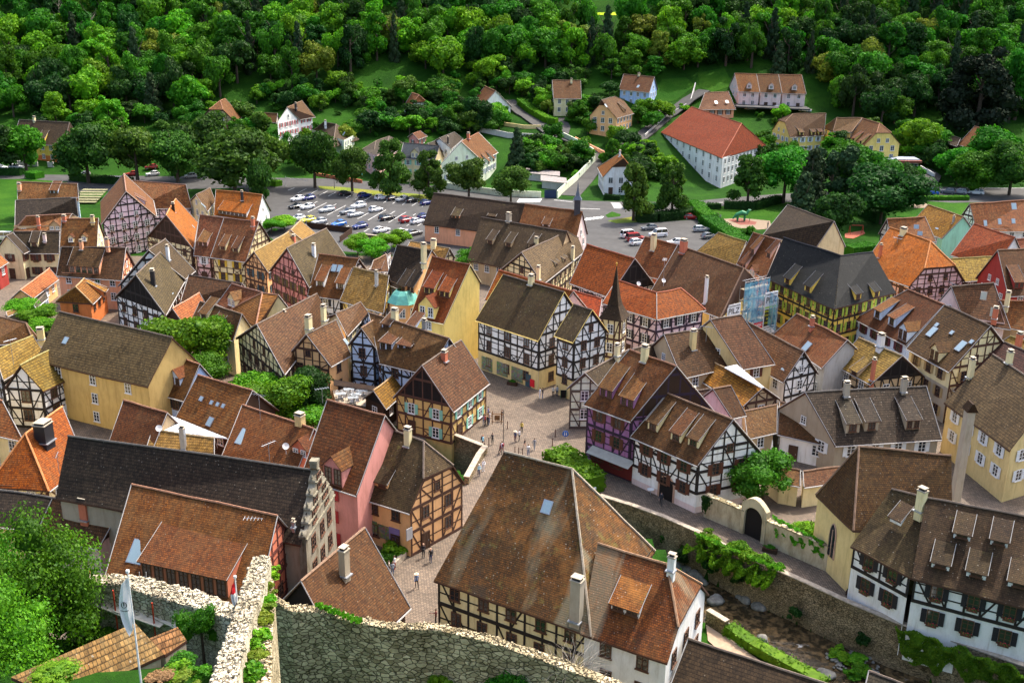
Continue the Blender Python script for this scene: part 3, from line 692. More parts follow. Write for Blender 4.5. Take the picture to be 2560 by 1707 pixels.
H('t2','house','small cream house with a slate blue roof and one gabled dormer behind the street trees',(1155,1118),(1440,1145),(1130,1240),(1405,1255),'slate','cream',bD=1440,group=HV,dorm=[(1245,1240,'g',2.4,1.6)],sh='mint',pitch=42,gw='orange')
H('t2','summer_house','tiny pink tower-like garden house with a rusty roof among hedges',(1228,1047),(1290,1030),(1270,1094),(1342,1067),'rustp','pink',he=4,cat='garden house',group=HV,pitch=35,sh='brown')
H('t2','house','house with a dark pantile roof squeezed behind the pale green gable house',(1437,1083),(1555,1036),(1530,1168),(1622,1088),'char','white',he=4,group=HV,pitch=40,chim=[(1505,1130,2.2,.5,'dark')],sky=[(1540,1080)])
H('t2','house','small dark roofed house between the slate roof and the pale green gable',(1345,1128),(1440,1095),(1440,1195),(1530,1172),'char','peach',he=3.5,group=HV,pitch=40)
H('t2','house','large pale green gabled house with a steep brown roof and mansard side by the road',(1608,1112),(1745,1040),(1772,1262),(1897,1195),'rust','paleg',bC=1440,group=HV,pitch=50,sh='blue',dorm=[(1825,1290,'s',1.3),(1862,1268,'s',1.3)],chim=[(1665,1090,1.6,.9,'brick')],trim='white')
H('t2','house','pale green house with clipped orange gable half hidden by a garden tree',(1278,745),(1222,728),(1178,866),(1155,842),'rustp','paleg',he=5,eA='j',tA=.45,group=HV,tim='Gbrown')
H('t2','house','white house with an orange roof and white pergola on the hillside',(1795,675),(1880,714),(1690,812),(1748,860),'rust','white',bD=960,group=HV,pitch=45)
H('t3','house','cream cottage with a dark red roof above the clipped hedge',(315,630),(538,632),(325,773),(545,775),'brown','cream',bD=915,group=HV,pitch=42,chim=[(465,650,1.2)])
H('t3','house','light blue house with a brown roof at the top of the lane',(875,582),(1118,605),(838,702),(1078,727),'brown','sky',bD=875,group=HV,pitch=42,sky=[(990,680)],chim=[(995,600,1)])
H('t3','villa','ochre villa with a brown half-hipped roof and a small balcony',(700,785),(808,757),(822,928),(955,890),'brownp','peach',bC=1090,cat='villa',eA='j',eB='j',tA=.3,tB=.3,group=HV,pitch=48,sky=[(735,830)],dorm=[(885,880,'s',1.4)],ws=1.15)
H('t3','villa','white villa with an orange roof and red clipped gable beside the crossing',(875,1238),(846,1202),(712,1388),(670,1312),'orange','white',bC=1530,cat='villa',eA='j',tA=.5,group=HV,pitch=50,chim=[(845,1230,1.6,.6,'white')],ws=1.2)
H('t3','apartment_block','long white apartment block with a big orange hipped roof',(1410,838),(1800,970),(1168,1040),(1645,1240),'red','white',bD=1480,cat='apartment block',eA='h',eB='h',E=(1990,1140),group=HV,pitch=35,wrow=9,sky=[(1545,1030,1.2,1.6)],ws=1.15,trim=False)
H('t3','house','brown roofed orange house tucked behind the white apartment block',(1512,728),(1697,718),(1462,862),(1755,858),'brown','salmon',bD=930,group=HV,pitch=35,sky=[(1600,805),(1685,800)],sh='brown')
for i,(x0,x1,c0,c1,y0,y1) in enumerate(((1836.4,1891,1846,1899.5,184,185.5),(1891.5,1946,1900.5,1955,185.7,187),(1946.5,2004.5,1955.5,2016,187,188))):
    H('s','row_house',('left end','middle','right end')[i]+' house of the pink terrace with red roofs and garages below the wood',(x0,y0),(x1,y1),(c0,229+i*2.2),(c1,231+i*2.2),'rustp','pinkw',bD=272+i*1.5,cat='row house',group='terrace of three',pitch=42,dorm=[((c0+c1)/2,222+i*2,'g',1.8,1.5)],wrow=2)
r_=H('t4','care_home','long yellow building with brown roofs and dormers, left wing with white shutters',(195,893),(455,890),(172,1078),(440,1062),'brown','byellow',he=7,cat='building',eA='j',tA=.35,group=HV,pitch=48,dorm=[(262,1065,'s',1.6),(355,1062,'s',1.6),(410,1060,'s',1.6)],sh='white')
H('t4','x',None,(540,925),(738,925),(510,1030),(655,1037),'brown','byellow',he=9,par=r_,eA='h',eB='h',E=(742,960),F=(430,1002),pitch=42,wrow=2)
H('t4','x',None,(740,928),(875,966),(632,1098),(752,1140),'rust','byellow',he=7,par=r_,eB='j',tB=.4,pitch=46,dorm=[(668,1110,'s',1.6),(725,1130,'s',1.6)],ws=1.2)
H('t4','shed','long low brown shed roof at the foot of the dark wood',(1290,1022),(1510,1085),(1285,1080),(1482,1148),'dark','wood',he=2.6,cat='shed',nowin=True,group=HV,pitch=30)
H('t4','chalet','white timbered chalet with solar panels on a large dormer at far right',(1620,990),(1800,1042),(1488,1132),(1690,1197),'rust','white',he=4.6,tim='black',cat='house',group=HV,pitch=45,dorm=[(1628,1150,'s',4.6,1.5)],chim=[(1712,1020,1),(1812,1060,1.3)])
# ---------------- left part of the town
H('u1','house','brown tiled house with pale blue gable nearest the left roadside lawn',(167,212),(760,233),(172,385),(772,402),'rosy','blue',he=5.5,chim=[(195,300,1.6,.8,'salmon')],dorm=[(533,335,'s',2,1.1)])
H('u1','house','house with a charcoal roof directly in front of the pale blue gable house',(150,395),(745,368),(145,645),(765,560),'char','cream',he=5)
H('u1','house','rosy tiled hipped house with a gabled dormer behind the cream shuttered house',(258,555),(706,527),(130,695),(605,695),'rosy','tan',he=5.5,eA='h',chim=[(380,640,1.8,.6,'brick')],dorm=[(540,690,'g',2.4,1.0)])
H('u1','house','house with an orange pantile roof and two small pointed dormers',(605,572),(965,570),(585,850),(952,850),'rustp','cream',he=6,dorm=[(697,808,'g',1.1,1.1),(825,800,'g',1.1,1.1)],chim=[(632,598,1,.7,'brick'),(910,612,1.2,.7,'ochrec')])
r_=H('u1','house','cream house with dark brown shutters beside a silver parked car',(130,702),(583,702),(230,915),(580,915),'dark','cream',bD=1150,sh='brown',win='b',chim=[(442,800,1.4,.6,'pinkw')],dorm=[(338,850,'s',1.5,1.1)],fl=True)
H('u1','x',None,(62,742),(125,712),(228,918),(295,886),'dark','cream',he=5.5,par=r_,sh='brown',win='b',pitch=48)
H('u1','house','salmon house with a very wide dormer and a timbered side gable',(600,852),(1235,860),(552,1132),(1195,1180),'brownp','salmon',he=6,tim='Gred',dorm=[(830,1115,'s',6.2,1.7)],chim=[(803,880,1.6,.6,'salmon'),(1055,850,1.4,.6,'salmon')])
r_=H('u1','timbered_house','large lilac timbered house with a lattice gable and roof terrace',(1236,310),(1214,135),(1535,558),(1500,395),'rosy','lilac',he=7.5,tim='black',pitch=48,dorm=[(1420,430,'s',2.6,.9)],fl=True,chim=[])
H('u1','x',None,(1120,460),(1122,395),(1285,610),(1288,560),'brown','lilac',he=6,par=r_,tim='black',pitch=48,nowin=True)
H('u1','x',None,(1280,203),(1822,242),(1290,480),(1880,470),'rosy','lilac',he=5.5,par=r_,tim='black',dorm=[(1590,425,'s',1.8,1.2)],chim=[(1688,370,1.8,.7,'pinkw')])
H('u1','timbered_house','cream timbered house under a steep bright orange roof',(1628,540),(1722,378),(1893,872),(1937,612),'orange','cream',he=6.5,tim='brown',gab='wood',pitch=52,chim=[(1702,520,2,.7,'wood')],sky=[(1858,690,.6,.9),(1888,650,.6,.9)],win='b')
H('u2','house','brown gabled house between the orange steep roof and the lime trees',(-42,342),(100,274),(70,505),(150,400),'brownp','cream',he=6,pitch=48,sky=[(35,450,.6,1.4)])
H('u1','timbered_house','taupe roofed house with a tall white chimney behind the black gable house',(1455,885),(1622,775),(1810,1165),(1912,1085),'taupe','white',he=7,tim='black',pitch=50,chim=[(1650,985,2.6,.6,'white')])
H('u1','timbered_house','black and white gabled house with wooden balconies and olive brown roof',(1330,1125),(1570,905),(1620,1520),(1815,1170),'olive','white',he=6.5,tim='black',gab='black',pitch=50,chim=[(1505,1240,2.8,.8,'dark')],sky=[(1545,1092,.6,1),(1660,1285,.8,1.4),(1695,1243,.5,1),(1585,1350,.6,1.1)],win='b',fl=True)
H('u1','house','orange red rendered house with a mixed rust and tan hipped roof',(740,1240),(825,1162),(905,1412),(1062,1255),'ochre','orange',he=4.5,eA='h',F=(548,1385),win='b',pitch=46,dorm=[(1030,1340,'s',1.2,1.2)])
H('u1','house','beige house with a long clean orange roof beside white metal sheds',(200,1275),(485,1062),(320,1355),(575,1165),'salmon','peach',he=3.4,pitch=38,cat='house')
H('u1','barn','dark red barn with an orange roof cut by the left edge',(-90,960),(0,925),(-15,1060),(80,1000),'salmon','red',he=4.5,cat='barn',pitch=35)
H('u1','shed','pale grey metal shed beside the long orange roof',(330,1420),(455,1295),(350,1450),(470,1350),'grey','blue',he=2.8,cat='shed',nowin=True,pitch=15,trim='white')
H('u1','shed','low tan tiled lean-to behind the leafy bush at left edge',(60,1490),(330,1385),(70,1530),(300,1440),'tan','taupe',he=2.5,cat='shed',nowin=True,pitch=20)
H('u2','house','orange roofed white house with a four window dormer next to the car park',(155,292),(615,340),(135,540),(555,600),'orange','white',he=4.5,pitch=46,dorm=[(320,545,'s',8.5,1.1)],chim=[(415,400,2.2,.5,'dark')],wcol=3.5)
r_=H('u2','timbered_house','pink and white timbered house with a speckled brown roof and arched door',(-5,535),(235,568),(-62,932),(100,952),'rosy','rose',he=5.5,tim='brown',sh='white',pitch=52,dorm=[(30,850,'s',2.2,1.2)])
H('u2','timbered_house','yellow timbered house with yellow shutters and a pink gable wall',(237,568),(580,603),(102,952),(450,1000),'rosy','cream',he=6,tim='brown',sh='yellow',win='b',pitch=52,dorm=[(225,885,'s',1.4,1.1),(352,905,'s',1.4,1.1)],chim=[(522,650,1.6,.6,'brick')],nowin='g')
H('u2','timbered_house','peach timbered gable house with teal shutters',(528,900),(870,705),(668,1102),(960,880),'tan','peach',he=5.5,tim='Gbrown',sh='teal',pitch=50,chim=[(920,815,1.5,.8,'brick')],win='b')
H('u2','house','tan pantile house behind the peach gable, next to the wooden fence',(890,690),(985,595),(1010,795),(1138,720),'tan','cream',he=5,pitch=45)
H('u2','timbered_house','tall pink timbered gable house with olive shutters',(850,865),(1240,672),(1067,1247),(1430,945),'taupe','pink',he=7.5,tim='red',sh='olive',win='b',pitch=52,chim=[(1120,990,3,.7,'white')],tpitch=None)
H('u2','house','house with long thin dormers and two roof windows under a rust roof',(1163,922),(1560,968),(1053,1325),(1380,1368),'rust','white',he=6,tim='black',sh='black',pitch=52,dorm=[(1180,1240,'s',1.7,1.3),(1378,1265,'s',1.7,1.3)],sky=[(1315,1060,.8,1.2),(1372,1065,.8,1.2)])
H('u2','house','house with a plain tan pantile roof and yellow timbered front',(1505,1050),(1852,1135),(1368,1380),(1800,1500),'tan','byellow',he=6,tim='brown',pitch=50,chim=[(1732,1230,2.4,.5,'grey')])
H('u3','house','cream house with a light tan roof and chimney stack by the leafy yard',(100,797),(488,868),(20,945),(435,990),'tan','cream',he=5,tim='Ggrey',chim=[(330,900,2.4,1.0,'cream')],pitch=40)
H('u2','timbered_house','long low white timbered wing facing the leafy yard',(1700,985),(1830,925),(1660,1100),(1850,1090),'brown','white',he=5,tim='brown',pitch=35)
H('u2','house','house with a dark mottled roof left of the dormered red-pink roofs',(-110,1125),(415,1210),(-190,1385),(330,1420),'brownp','tan',he=6,pitch=45)
H('m2','house','red-pink roofed house with a gabled dormer facing left',(310,-42),(612,45),(165,158),(420,260),'rosy','cream',he=6.5,dorm=[(312,185,'g',2.2,1.5)],pitch=48)
H('m2','house','salmon pink cross-roofed house with a cream gable and one dark window',(612,48),(770,70),(545,380),(633,314),'salmon','cream',he=6.5,eA='h',F=(300,212),pitch=48)
H('m1','house','house with a salmon roof and dark boarded gable right of the black and white house',(1690,203),(1955,48),(1805,362),(2040,200),'salmon','tan',he=5.5,gab='wood',pitch=46)
H('m2','house','brown tiled house with two shed dormers and a tall cream gable beside the bright trees',(0,130),(412,255),(-120,390),(327,515),'brown','cream',he=6,pitch=52,dorm=[(40,310,'s',1.8,1.2),(215,315,'s',1.8,.6)],nowin='g')
H('m2','timbered_house','dark timbered gable house with deep wooden balconies and a brown pantile roof',(555,355),(1148,55),(825,845),(1272,275),'brownp','cream',he=6.5,tim='black',gab=None,pitch=52,chim=[(832,330,1.6,.5,'dark'),(1078,290,2.6,.7,'dark')],dorm=[(1010,440,'s',3.0,1.5)],win='b')
H('m2','timbered_house','peach timbered gable house with a dark boarded gable tip facing the courtyard',(1040,455),(1335,310),(1280,768),(1480,655),'brownp','peach',he=6.5,tim='Gbrown',pitch=48,win='b',chim=[(1215,320,2.2,.7,'cream'),(1065,400,1.8,.9,'cream')],sky=[(1430,530,.5,1)])
H('m2','house','brown roofed house rising behind the peach courtyard gable',(1330,255),(1575,140),(1440,470),(1650,240),'brownp','cream',he=8.5,pitch=40)
r_=H('m3','timbered_house','pale blue timbered house with many rusty dormers',(-310,237),(483,495),(-200,735),(285,850),'brown','blue',he=7,tim='black',win='b',dorm=[(-135,415,'s',1.5,1.1),(-135,625,'s',2.2,1.5),(45,650,'s',2.4,1.5),(80,455,'s',1.5,1)],chim=[(-50,330,1.8,.9,'cream'),(242,500,2.8,.6,'metal')],pitch=50)
H('m2','x',None,(1580,395),(1775,262),(1725,597),(1850,520),'brown','blue',he=8.2,par=r_,tim='black',win='b',pitch=50)
r_=H('u3','house','peach house with a dark brown roof and a green copper bay',(-30,835),(312,885),(-150,1205),(112,1310),'dark','peach',he=9,pitch=52,dorm=[(20,1290,'s',2,1.4),(105,1300,'s',2,1.4)],chim=[(235,1010,3.2,.8,'cream')],wcol=3.2)
H('u3','house','bright yellow house with a tall blank gable and dark red tiled roof',(312,950),(690,1027),(100,1532),(430,1604),'redp','byellow',he=8,wb=.42,pitch=53,dorm=[(288,1315,'s',2,1.3),(438,1350,'s',2,1.3),(262,1545,'g',3.2,2.0)],nowin='g',trim='cream')
r_=H('m3','timbered_house','grand white and black timbered corner house with a mossy roof, shop windows and bay corner',(1010,-134),(1612,42),(740,315),(1358,515),'moss','white',bD=1010,tim='black',tf=3.3,win='b',pitch=50,chim=[(1285,-30,1.4,.8,'cream')],trim='byellow',base=('ochrec',3.2),dens=1.5,wcol=3.6)
H('m3','x',None,(1700,160),(1886,217),(1512,465),(1700,532),'mossd','white',he=9.4,par=r_,tim='black',tf=3.3,win='b',pitch=50,trim='byellow',base=('ochrec',3.2))
H('u3','house','long red pantile roof strip behind the grand timbered corner house',(965,1078),(1700,1290),(830,1370),(1500,1560),'red','rose',he=6.5,pitch=48)
r_=H('u4','timbered_house','red roofed house with a black boarded gable and white timbered strip',(-130,825),(343,967),(-300,1205),(90,1345),'red','white',he=6.5,tim='black',gab='black',pitch=48,wcol=3.2)
H('m3','x',None,(1690,20),(1980,110),(1600,180),(1950,290),'red','lilac',he=7,par=r_,pitch=30)
r_=H('u4','timbered_house','lilac timbered corner house with a crisp red hipped roof and black shutters',(165,1172),(556,1300),(20,1400),(556,1562),'red','lilac',he=8,tim='violet',sh='black',pitch=38)
H('u4','x',None,(555,1302),(792,1256),(557,1562),(1035,1468),'red','lilac',he=8,par=r_,tim='violet',sh='black',eB='h',pitch=38)
r_=H('u3','chapel','long pink chapel building with a dark roof and a small slate bell turret',(330,322),(1225,433),(225,630),(1130,740),'mossd','salmon',bC=800,cat='chapel',pitch=50,dorm=[(545,590,'s',2,1.2),(900,585,'s',2,1)],wcol=4.5,trim=False)
H('u3','x',None,(1226,433),(1790,506),(1131,740),(1716,815),'rust','pinkw',he=4.6,par=r_,pitch=50,dorm=[(1430,665,'s',1.8,1)],trim=False,ws=1.1)
H('u3','house','broad mossy roofed house with three eyebrow dormers in front of the chapel',(800,562),(1640,702),(655,985),(1500,1150),'mossd','tan',he=4.5,pitch=48,dorm=[(882,825,'s',1.5,1.0),(1062,850,'s',1.5,1.0),(1290,860,'s',1.5,1)],trim=False,chim=[(1065,600,1.5,.9,'stone'),(1335,845,1.6,.7,'cream')])
H('u3','timbered_house','cream timbered gable house with a taupe roof and two long slanting dormers',(1190,907),(1640,702),(1400,1215),(1800,900),'taupe','cream',he=6.5,tim='black',eB='j',tB=.4,pitch=50,dorm=[(1535,1060,'s',1.6,1.2),(1612,1015,'s',1.6,1.2)],chim=[(1690,985,2.6,.7,'cream'),(1355,1175,2.4,.7,'cream')],win='b')
H('u4','house','dull red roofed house with a white chimney beside the small car park',(440,752),(760,832),(270,1090),(578,1165),'rustp','brick',he=7,pitch=50,chim=[(520,890,3,.9,'cream')])
H('u4','house','very large brown tiled house with a tall white pipe chimney behind the red corner roof',(765,832),(1412,1062),(495,1290),(1180,1545),'brown','byellow',he=7,eB='h',E=(1548,1200),pitch=47,chim=[(815,910,2.2,1.1,'brick'),(1030,1410,4.6,.5,'white')])
H('u4','house','tan mossy pantile roof at the edge of the small car park',(1160,708),(1436,800),(940,900),(1335,1030),'tanm','cream',he=4.5,pitch=45)
H('u4','house','house with a rust red roof and several steep dormers beside the black roof',(1500,712),(1770,797),(1340,1015),(1625,1165),'rust','rose',he=7,pitch=52,dorm=[(1495,920,'s',1.4,1.3),(1650,960,'s',1.4,1.3),(1400,1060,'s',2,1.2),(1490,1140,'g',2,1.3)])
H('u5','barn','big plain grey-brown barn roof with a blank cream gable next to the park trees',(-125,442),(335,603),(-365,735),(165,850),'dark','cream',he=6,cat='barn',nowin=True,pitch=45)
r_=H('u5','timbered_house','yellow timbered house with green shutters under a huge black roof',(-160,757),(402,935),(-335,1158),(330,1462),'black','yellow',he=8,tim='black',sh='green',fl=True,win='b',pitch=50,dorm=[(75,1290,'s',1.9,1.3),(-125,1215,'s',1.9,1.3)],trim=False,wcol=2.5,tf=3)
H('u5','x',None,(402,935),(718,905),(331,1462),(942,1300),'black','yellow',he=8,par=r_,tim='black',sh='green',fl=True,win='b',pitch=50,dorm=[(565,1370,'s',1.7,1.3),(745,1345,'s',1.7,1.3)],trim=False,wcol=2.5,tf=3)
H('u5','timbered_house','pink timbered house with a large burnt orange half-hipped roof',(880,657),(1280,797),(590,1070),(1070,1240),'orange','rose',he=6.5,tim='brown',eB='j',tB=.55,pitch=46,chim=[(1010,745,1.4,1.1,'cream'),(780,960,2.6,.5,'brick')],fl=True,win='b')
H('u5','house','grey timbered house with a brown red roof and two bright roof windows',(850,578),(1225,557),(890,770),(1335,800),'rustp','grey',he=5.5,tim='Gblack',pitch=42,sky=[(1140,655,.9,.8),(1175,720,.9,.8)])
H('u5','house','mint green gabled house with a mottled orange roof',(1255,437),(1605,556),(1060,650),(1392,768),'ochre','mint',he=5.5,wb=.6,pitch=46,nowin='g',sky=[(1362,655,.9,1.4)],chim=[(1500,625,1.6,.4,'metal')])
H('u5','timbered_house','white timbered gable house with a long dull red roof at the right edge',(1660,430),(2240,390),(1732,700),(2330,700),'rustp','white',he=5.5,tim='Gblack',pitch=46,sky=[(1815,620,.6,1.2),(1955,605,.6,1.2),(2090,600,.7,1),(2095,455,1,1.4)])
H('u5','house','red pantile house with three small roof windows in a row',(1705,622),(2112,762),(1475,930),(1910,1055),'red','white',he=6,pitch=45,sky=[(1695,866,.7,1),(1763,892,.7,1),(1838,918,.7,1)])
H('u5','house','house with a straw coloured pantile roof above round white dormers',(1470,965),(1880,945),(1590,1190),(2035,1165),'tanm','wood',he=6,pitch=42)
H('u5','house','brown roofed house with a long dormer and dark red walls at the right edge',(1935,885),(2400,860),(2040,1335),(2500,1320),'brown','red',he=7,pitch=48,dorm=[(2140,1260,'s',2,1.4)])
H('u5','house','small red roofed house cut off by the right edge behind the brown roof',(2112,775),(2330,760),(2085,880),(2320,880),'redp','cream',he=6,pitch=42)
H('m5','house','brown and tan pantile house with two roof windows and a pinkish gable',(1480,-15),(1900,-52),(1610,335),(2065,405),'brownp','pinkw',he=6,pitch=48,sky=[(1800,75,.8,1.2),(1892,235,.7,1.3)],chim=[(1905,300,1.8,.8,'brick')])
H('m5','house','red tiled house with a tall pale chimney at the right edge',(1955,120),(2350,132),(2062,392),(2430,460),'rustp','tan',he=5.5,pitch=45,chim=[(2022,180,2.4,.7,'cream')])
H('m5','house','small tan roofed house with a brick chimney in front of the right edge red roof',(2060,470),(2330,560),(1980,520),(2280,640),'tanm','tan',he=6,pitch=35,chim=[(2135,580,2.2,.8,'brick')])
H('m5','house','white house with plum shutters and a wide burnt orange roof with dormers',(1060,14),(1416,162),(530,302),(1042,562),'rust','blue',bC=560,pitch=44,sh='plum',win='b',dorm=[(755,300,'s',1.9,1.6),(895,370,'s',1.9,1.6),(1000,515,'g',2.2,2)])
H('m5','house','dark brown pantile house with four roof hatches above a row of tan shutters',(1416,166),(1872,372),(1045,592),(1465,822),'brownp','cream',he=8,wb=.5,pitch=44,sh='tan',win='b',tim='Gbrown',dorm=[(1310,710,'g',2,1.7)],sky=[(1295,430,1,1.6),(1578,570,1,1.6),(1342,362,.5,.5),(1490,438,.5,.5),(1683,528,.5,.5)],base=('stone',5.4))
H('m5','house','long plum brown pantile roof running to the right edge with one roof window',(1840,462),(2480,730),(1395,945),(1950,1215),'plum','wood',he=5,pitch=38,sky=[(1605,862,1.2,1.5)],cat='house')
H('m5','town_house','tall ochre house with white shutters, corner stones and a mottled brown roof at right',(1890,646),(2480,1040),(1410,1120),(2053,1592),'taupe','ochrec',bD=2130,sh='white',cat='house',pitch=46,chim=[(2045,740,1.6,.7,'cream'),(1665,880,2.6,.7,'cream')],wcol=3.2,trim=False)
H('m5','house','long low house with a charcoal pantile roof and three long dormers',(50,1022),(1238,960),(345,1545),(1388,1480),'char','taupe',he=4.2,pitch=44,sh='white',dorm=[(510,1420,'s',1.9,1.5),(695,1400,'s',1.9,1.5),(1100,1385,'s',2,1.5)],chim=[(448,1060,1.8,.7,'stone'),(1008,1018,1.8,.7,'stone')])
H('m5','house','beige timbered house with a tan roof, a small dormer and a black side gable',(575,485),(1005,665),(340,752),(697,945),'tan','tan',he=5,tim='black',gab='black',pitch=42,dorm=[(530,855,'s',1.7,.9)],chim=[(705,905,3.2,.5,'brick'),(785,575,1.8,.9,'white')])
H('m5','house','house with a bright orange red roof, pale side gable and one big roof window',(-30,250),(467,510),(-262,452),(217,785),'rust','grey',he=6,wb=.5,pitch=44,sky=[(70,572,1.2,1.4)],nowin='g',chim=[(115,375,1.4,.6,'brick')])
H('m4','timbered_house','small white timbered gable house with a mixed tan roof beside a glass canopy',(1450,335),(2002,622),(1290,650),(1800,925),'brownp','white',he=5.5,tim='Gblack',pitch=48,sky=[(1812,780,.6,.9)])
H('m4','house','tall beige house with a broad brown red pantile roof beside the grey downpipe',(1080,312),(1386,262),(1397,795),(1713,742),'brownp','ochrec',he=7.5,pitch=46,sh='brown')
H('m4','house','dark brown pantile roof with a cream chimney left of the tall beige house',(625,455),(1115,385),(800,885),(1300,770),'brownp','tan',he=7,pitch=44,chim=[(905,605,2.8,.8,'ochrec')])
H('m4','house','plain dark roof strip between the lilac corner house and the purple house',(320,597),(642,512),(430,810),(760,760),'dark','tan',he=6.5,pitch=42)
H('m4','house','pale green timbered gable house with a mossy grey roof beside the square',(-150,832),(285,600),(15,1000),(440,790),'mossd','paleg',he=6,tim='Ggrey',pitch=46,chim=[(165,665,1.6,.7,'cream')])
H('m4','timbered_house','tall purple timbered house with brown shutters, an awning and a boarded gable',(292,600),(752,768),(-160,1140),(303,1307),'rust','purple',bD=1906,tim='violet',sh='brown',gab='wood',win='b',pitch=50,dorm=[(60,1080,'s',2.1,1.5),(265,1170,'s',2.1,1.5)],chim=[(435,725,2.0,.8,'cream')],dk='purple')
H('m4','timbered_house','white timbered shop house with an arched doorway and three tall dormers',(660,1030),(1310,1290),(300,1455),(960,1740),'brown','white',bD=2225,tim='black',tf=2.6,win='b',pitch=48,dorm=[(515,1400,'s',1.6,1.3),(742,1505,'s',1.6,1.3),(912,1560,'s',1.6,1.3)],sh='brown',base=('pinkw',.8),dk='cream')
H('m4','house','plum brown tiled house with a white lined edge right behind the tall wooden gable',(1105,990),(1282,956),(1290,1275),(1432,1245),'brown','pinkw',he=6,pitch=48,cat='house')
H('m4','house','dark plum roof slope beside the white timbered shop house',(735,1042),(1105,985),(880,1250),(1250,1235),'plum','wood',he=5.5,pitch=42,chim=[(900,1100,1.6,.8,'stone')])
H('m4','house','patchy orange tan pantile roof with a blank timber gable in the right block',(1062,700),(1602,972),(985,905),(1402,1162),'ochre','tan',he=5.5,tim='Gbrown',pitch=40)
H('m4','house','little tan roof with green tiles patch and a thick brick chimney',(1190,622),(1388,690),(1072,708),(1255,775),'ochre','tan',he=7,pitch=35,chim=[(1225,670,3,.9,'brick')],cat='house')
H('m4','house','low brown courtyard roof with a curved pale gutter',(1410,1205),(1738,1140),(1445,1475),(1732,1412),'brown','tan',he=3.6,pitch=35)
H('m4','house','wide brown hipped courtyard roof in front of the charcoal pantile roof',(1760,1112),(2120,1230),(1740,1430),(2290,1555),'brown','white',he=3.4,eB='h',pitch=36)
H('l4','garage','low curved brown roof of a garage wing left part',(1905,508),(2245,560),(1990,695),(2240,740),'brown','cream',he=3,cat='garage',pitch=30,nowin=True)
H('l5','garage','cream garage wing with a wooden door under a long low roof',(30,537),(430,485),(40,702),(300,665),'brown','cream',he=3,cat='garage',pitch=30,nowin=True)
# ---------------- centre left
H('m1','granary','long ochre storehouse with a vast grey brown roof and four roof hatches',(580,230),(1690,484),(345,712),(1447,970),'taupe','ochre',he=8,cat='storehouse',pitch=48,sky=[(645,515,.7,.9),(860,570,.7,.9),(1130,637,.7,.9),(1408,700,.7,.9)],wcol=5.5,trim=False,nowin='g')
H('m1','timbered_house','white timbered corner house with a mossy yellow tan roof at left',(195,757),(625,535),(427,1015),(825,817),'tanm','white',bC=1400,tim='black',pitch=48,ws=1.15,win='b',trim=False)
H('m1','house','mossy tan pantile roof behind the white timbered corner house',(-60,620),(322,464),(30,900),(440,650),'tanm','white',he=6.5,pitch=46,tim='black')
H('m1','barn','dark brown roofed barn with an open wooden gallery at the left edge',(-100,262),(255,345),(-130,560),(330,530),'brown','wood',he=5,eB='h',cat='barn',pitch=42,chim=[(405,500,1.6,1,'ochrec')])
H('m1','house','light blue house with black shutters and a red tiled roof',(1650,645),(1958,748),(1450,1007),(1810,1107),'rust','sky',he=5.5,sh='black',win='b',pitch=50,dorm=[(1720,965,'g',2,1.5)],dk='blue')
H('m2','house','rust brown roofed house sprinkled with glass tiles beside the central garden',(-20,850),(516,1006),(-235,1260),(290,1475),'rustp','wood',he=4.5,pitch=46,sky=[(15,1085,.5,.5),(115,1122,.4,.4),(175,1140,.4,.4),(230,1155,.4,.4),(100,1310,.8,1.1)])
H('m2','house','long rust roofed house with scattered roof windows and a small gabled dormer',(415,1142),(1117,1382),(215,1640),(925,1860),'rust','brick',he=4,pitch=44,sky=[(430,1460,1.5,2.0),(568,1295,.7,.9),(668,1340,.7,.9),(668,1565,.8,1.5)],dorm=[(980,1650,'g',2.4,1.1)],chim=[(985,1380,1.8,1.0,'ochrec')])
H('l1','house','tan pantile roof below a white glazed roof with a steel flue',(1705,108),(2400,205),(1605,420),(2400,500),'tan','brick',he=5,pitch=42,tim='Gbrown',chim=[(2060,330,2.8,.6,'metal')])
H('m1','house','rust red roofed house left of the white glazed roof',(1210,1098),(1640,1225),(1075,1490),(1490,1600),'rust','tan',he=5.5,pitch=48)
H('l1','house','bright orange hipped house with a massive dark square chimney',(285,152),(700,-146),(548,792),(960,480),'orange','cream',he=4.6,eA='h',F=(-150,745),pitch=46,chim=[(505,235,2.2,1.7,'dark')],tim='brown')
H('m1','house','orange brown roof cut by the left edge next to the bright orange hipped house',(-180,1010),(25,1110),(-220,1400),(230,1500),'rustp','cream',he=5,pitch=46)
HL=H('l1','stone_gabled_hall','very long charcoal roofed hall ending in a scrolled stone gable',(760,172),(3530,560),(620,870),(3370,1405),'char','stone',he=8.5,g=0,cat='hall',pitch=52,trim=False,nowin=True,chim=[(3290,1200,.6,.3,'metal')])
H('m2','house','pink house with red shutters and a white side gable beside the lower square',(1245,1098),(1815,1252),(988,1853),(1535,2030),'rustp','pink',he=7.6,pitch=50,sh='red',win='b',dorm=[(1308,1930,'g',2.6,2.2)],nowin='g',wcol=4)
H('l3','timbered_house','peach timbered corner house with a steep dark mossy roof and shop front',(-175,85),(265,230),(-495,852),(110,1042),'mossd','peach',he=5.6,eB='j',tB=.5,E=(735,715),tim='Gbrown',pitch=52,dorm=[(-260,750,'s',3,.9)],chim=[(90,290,2,.7,'cream')],win='b',cat='house')
H('l1','house','dark pantile roof behind the big green tree at lower left',(-120,757),(588,872),(-330,1150),(420,1240),'char','cream',he=4.5,pitch=38)
H('l1','house','brown tan pantile roof with a capped brick chimney at lower left',(590,872),(1355,985),(400,1290),(1105,1440),'brownp','pinkw',he=4.5,pitch=38,chim=[(963,1110,2.2,.9,'brick')],gab='wood')
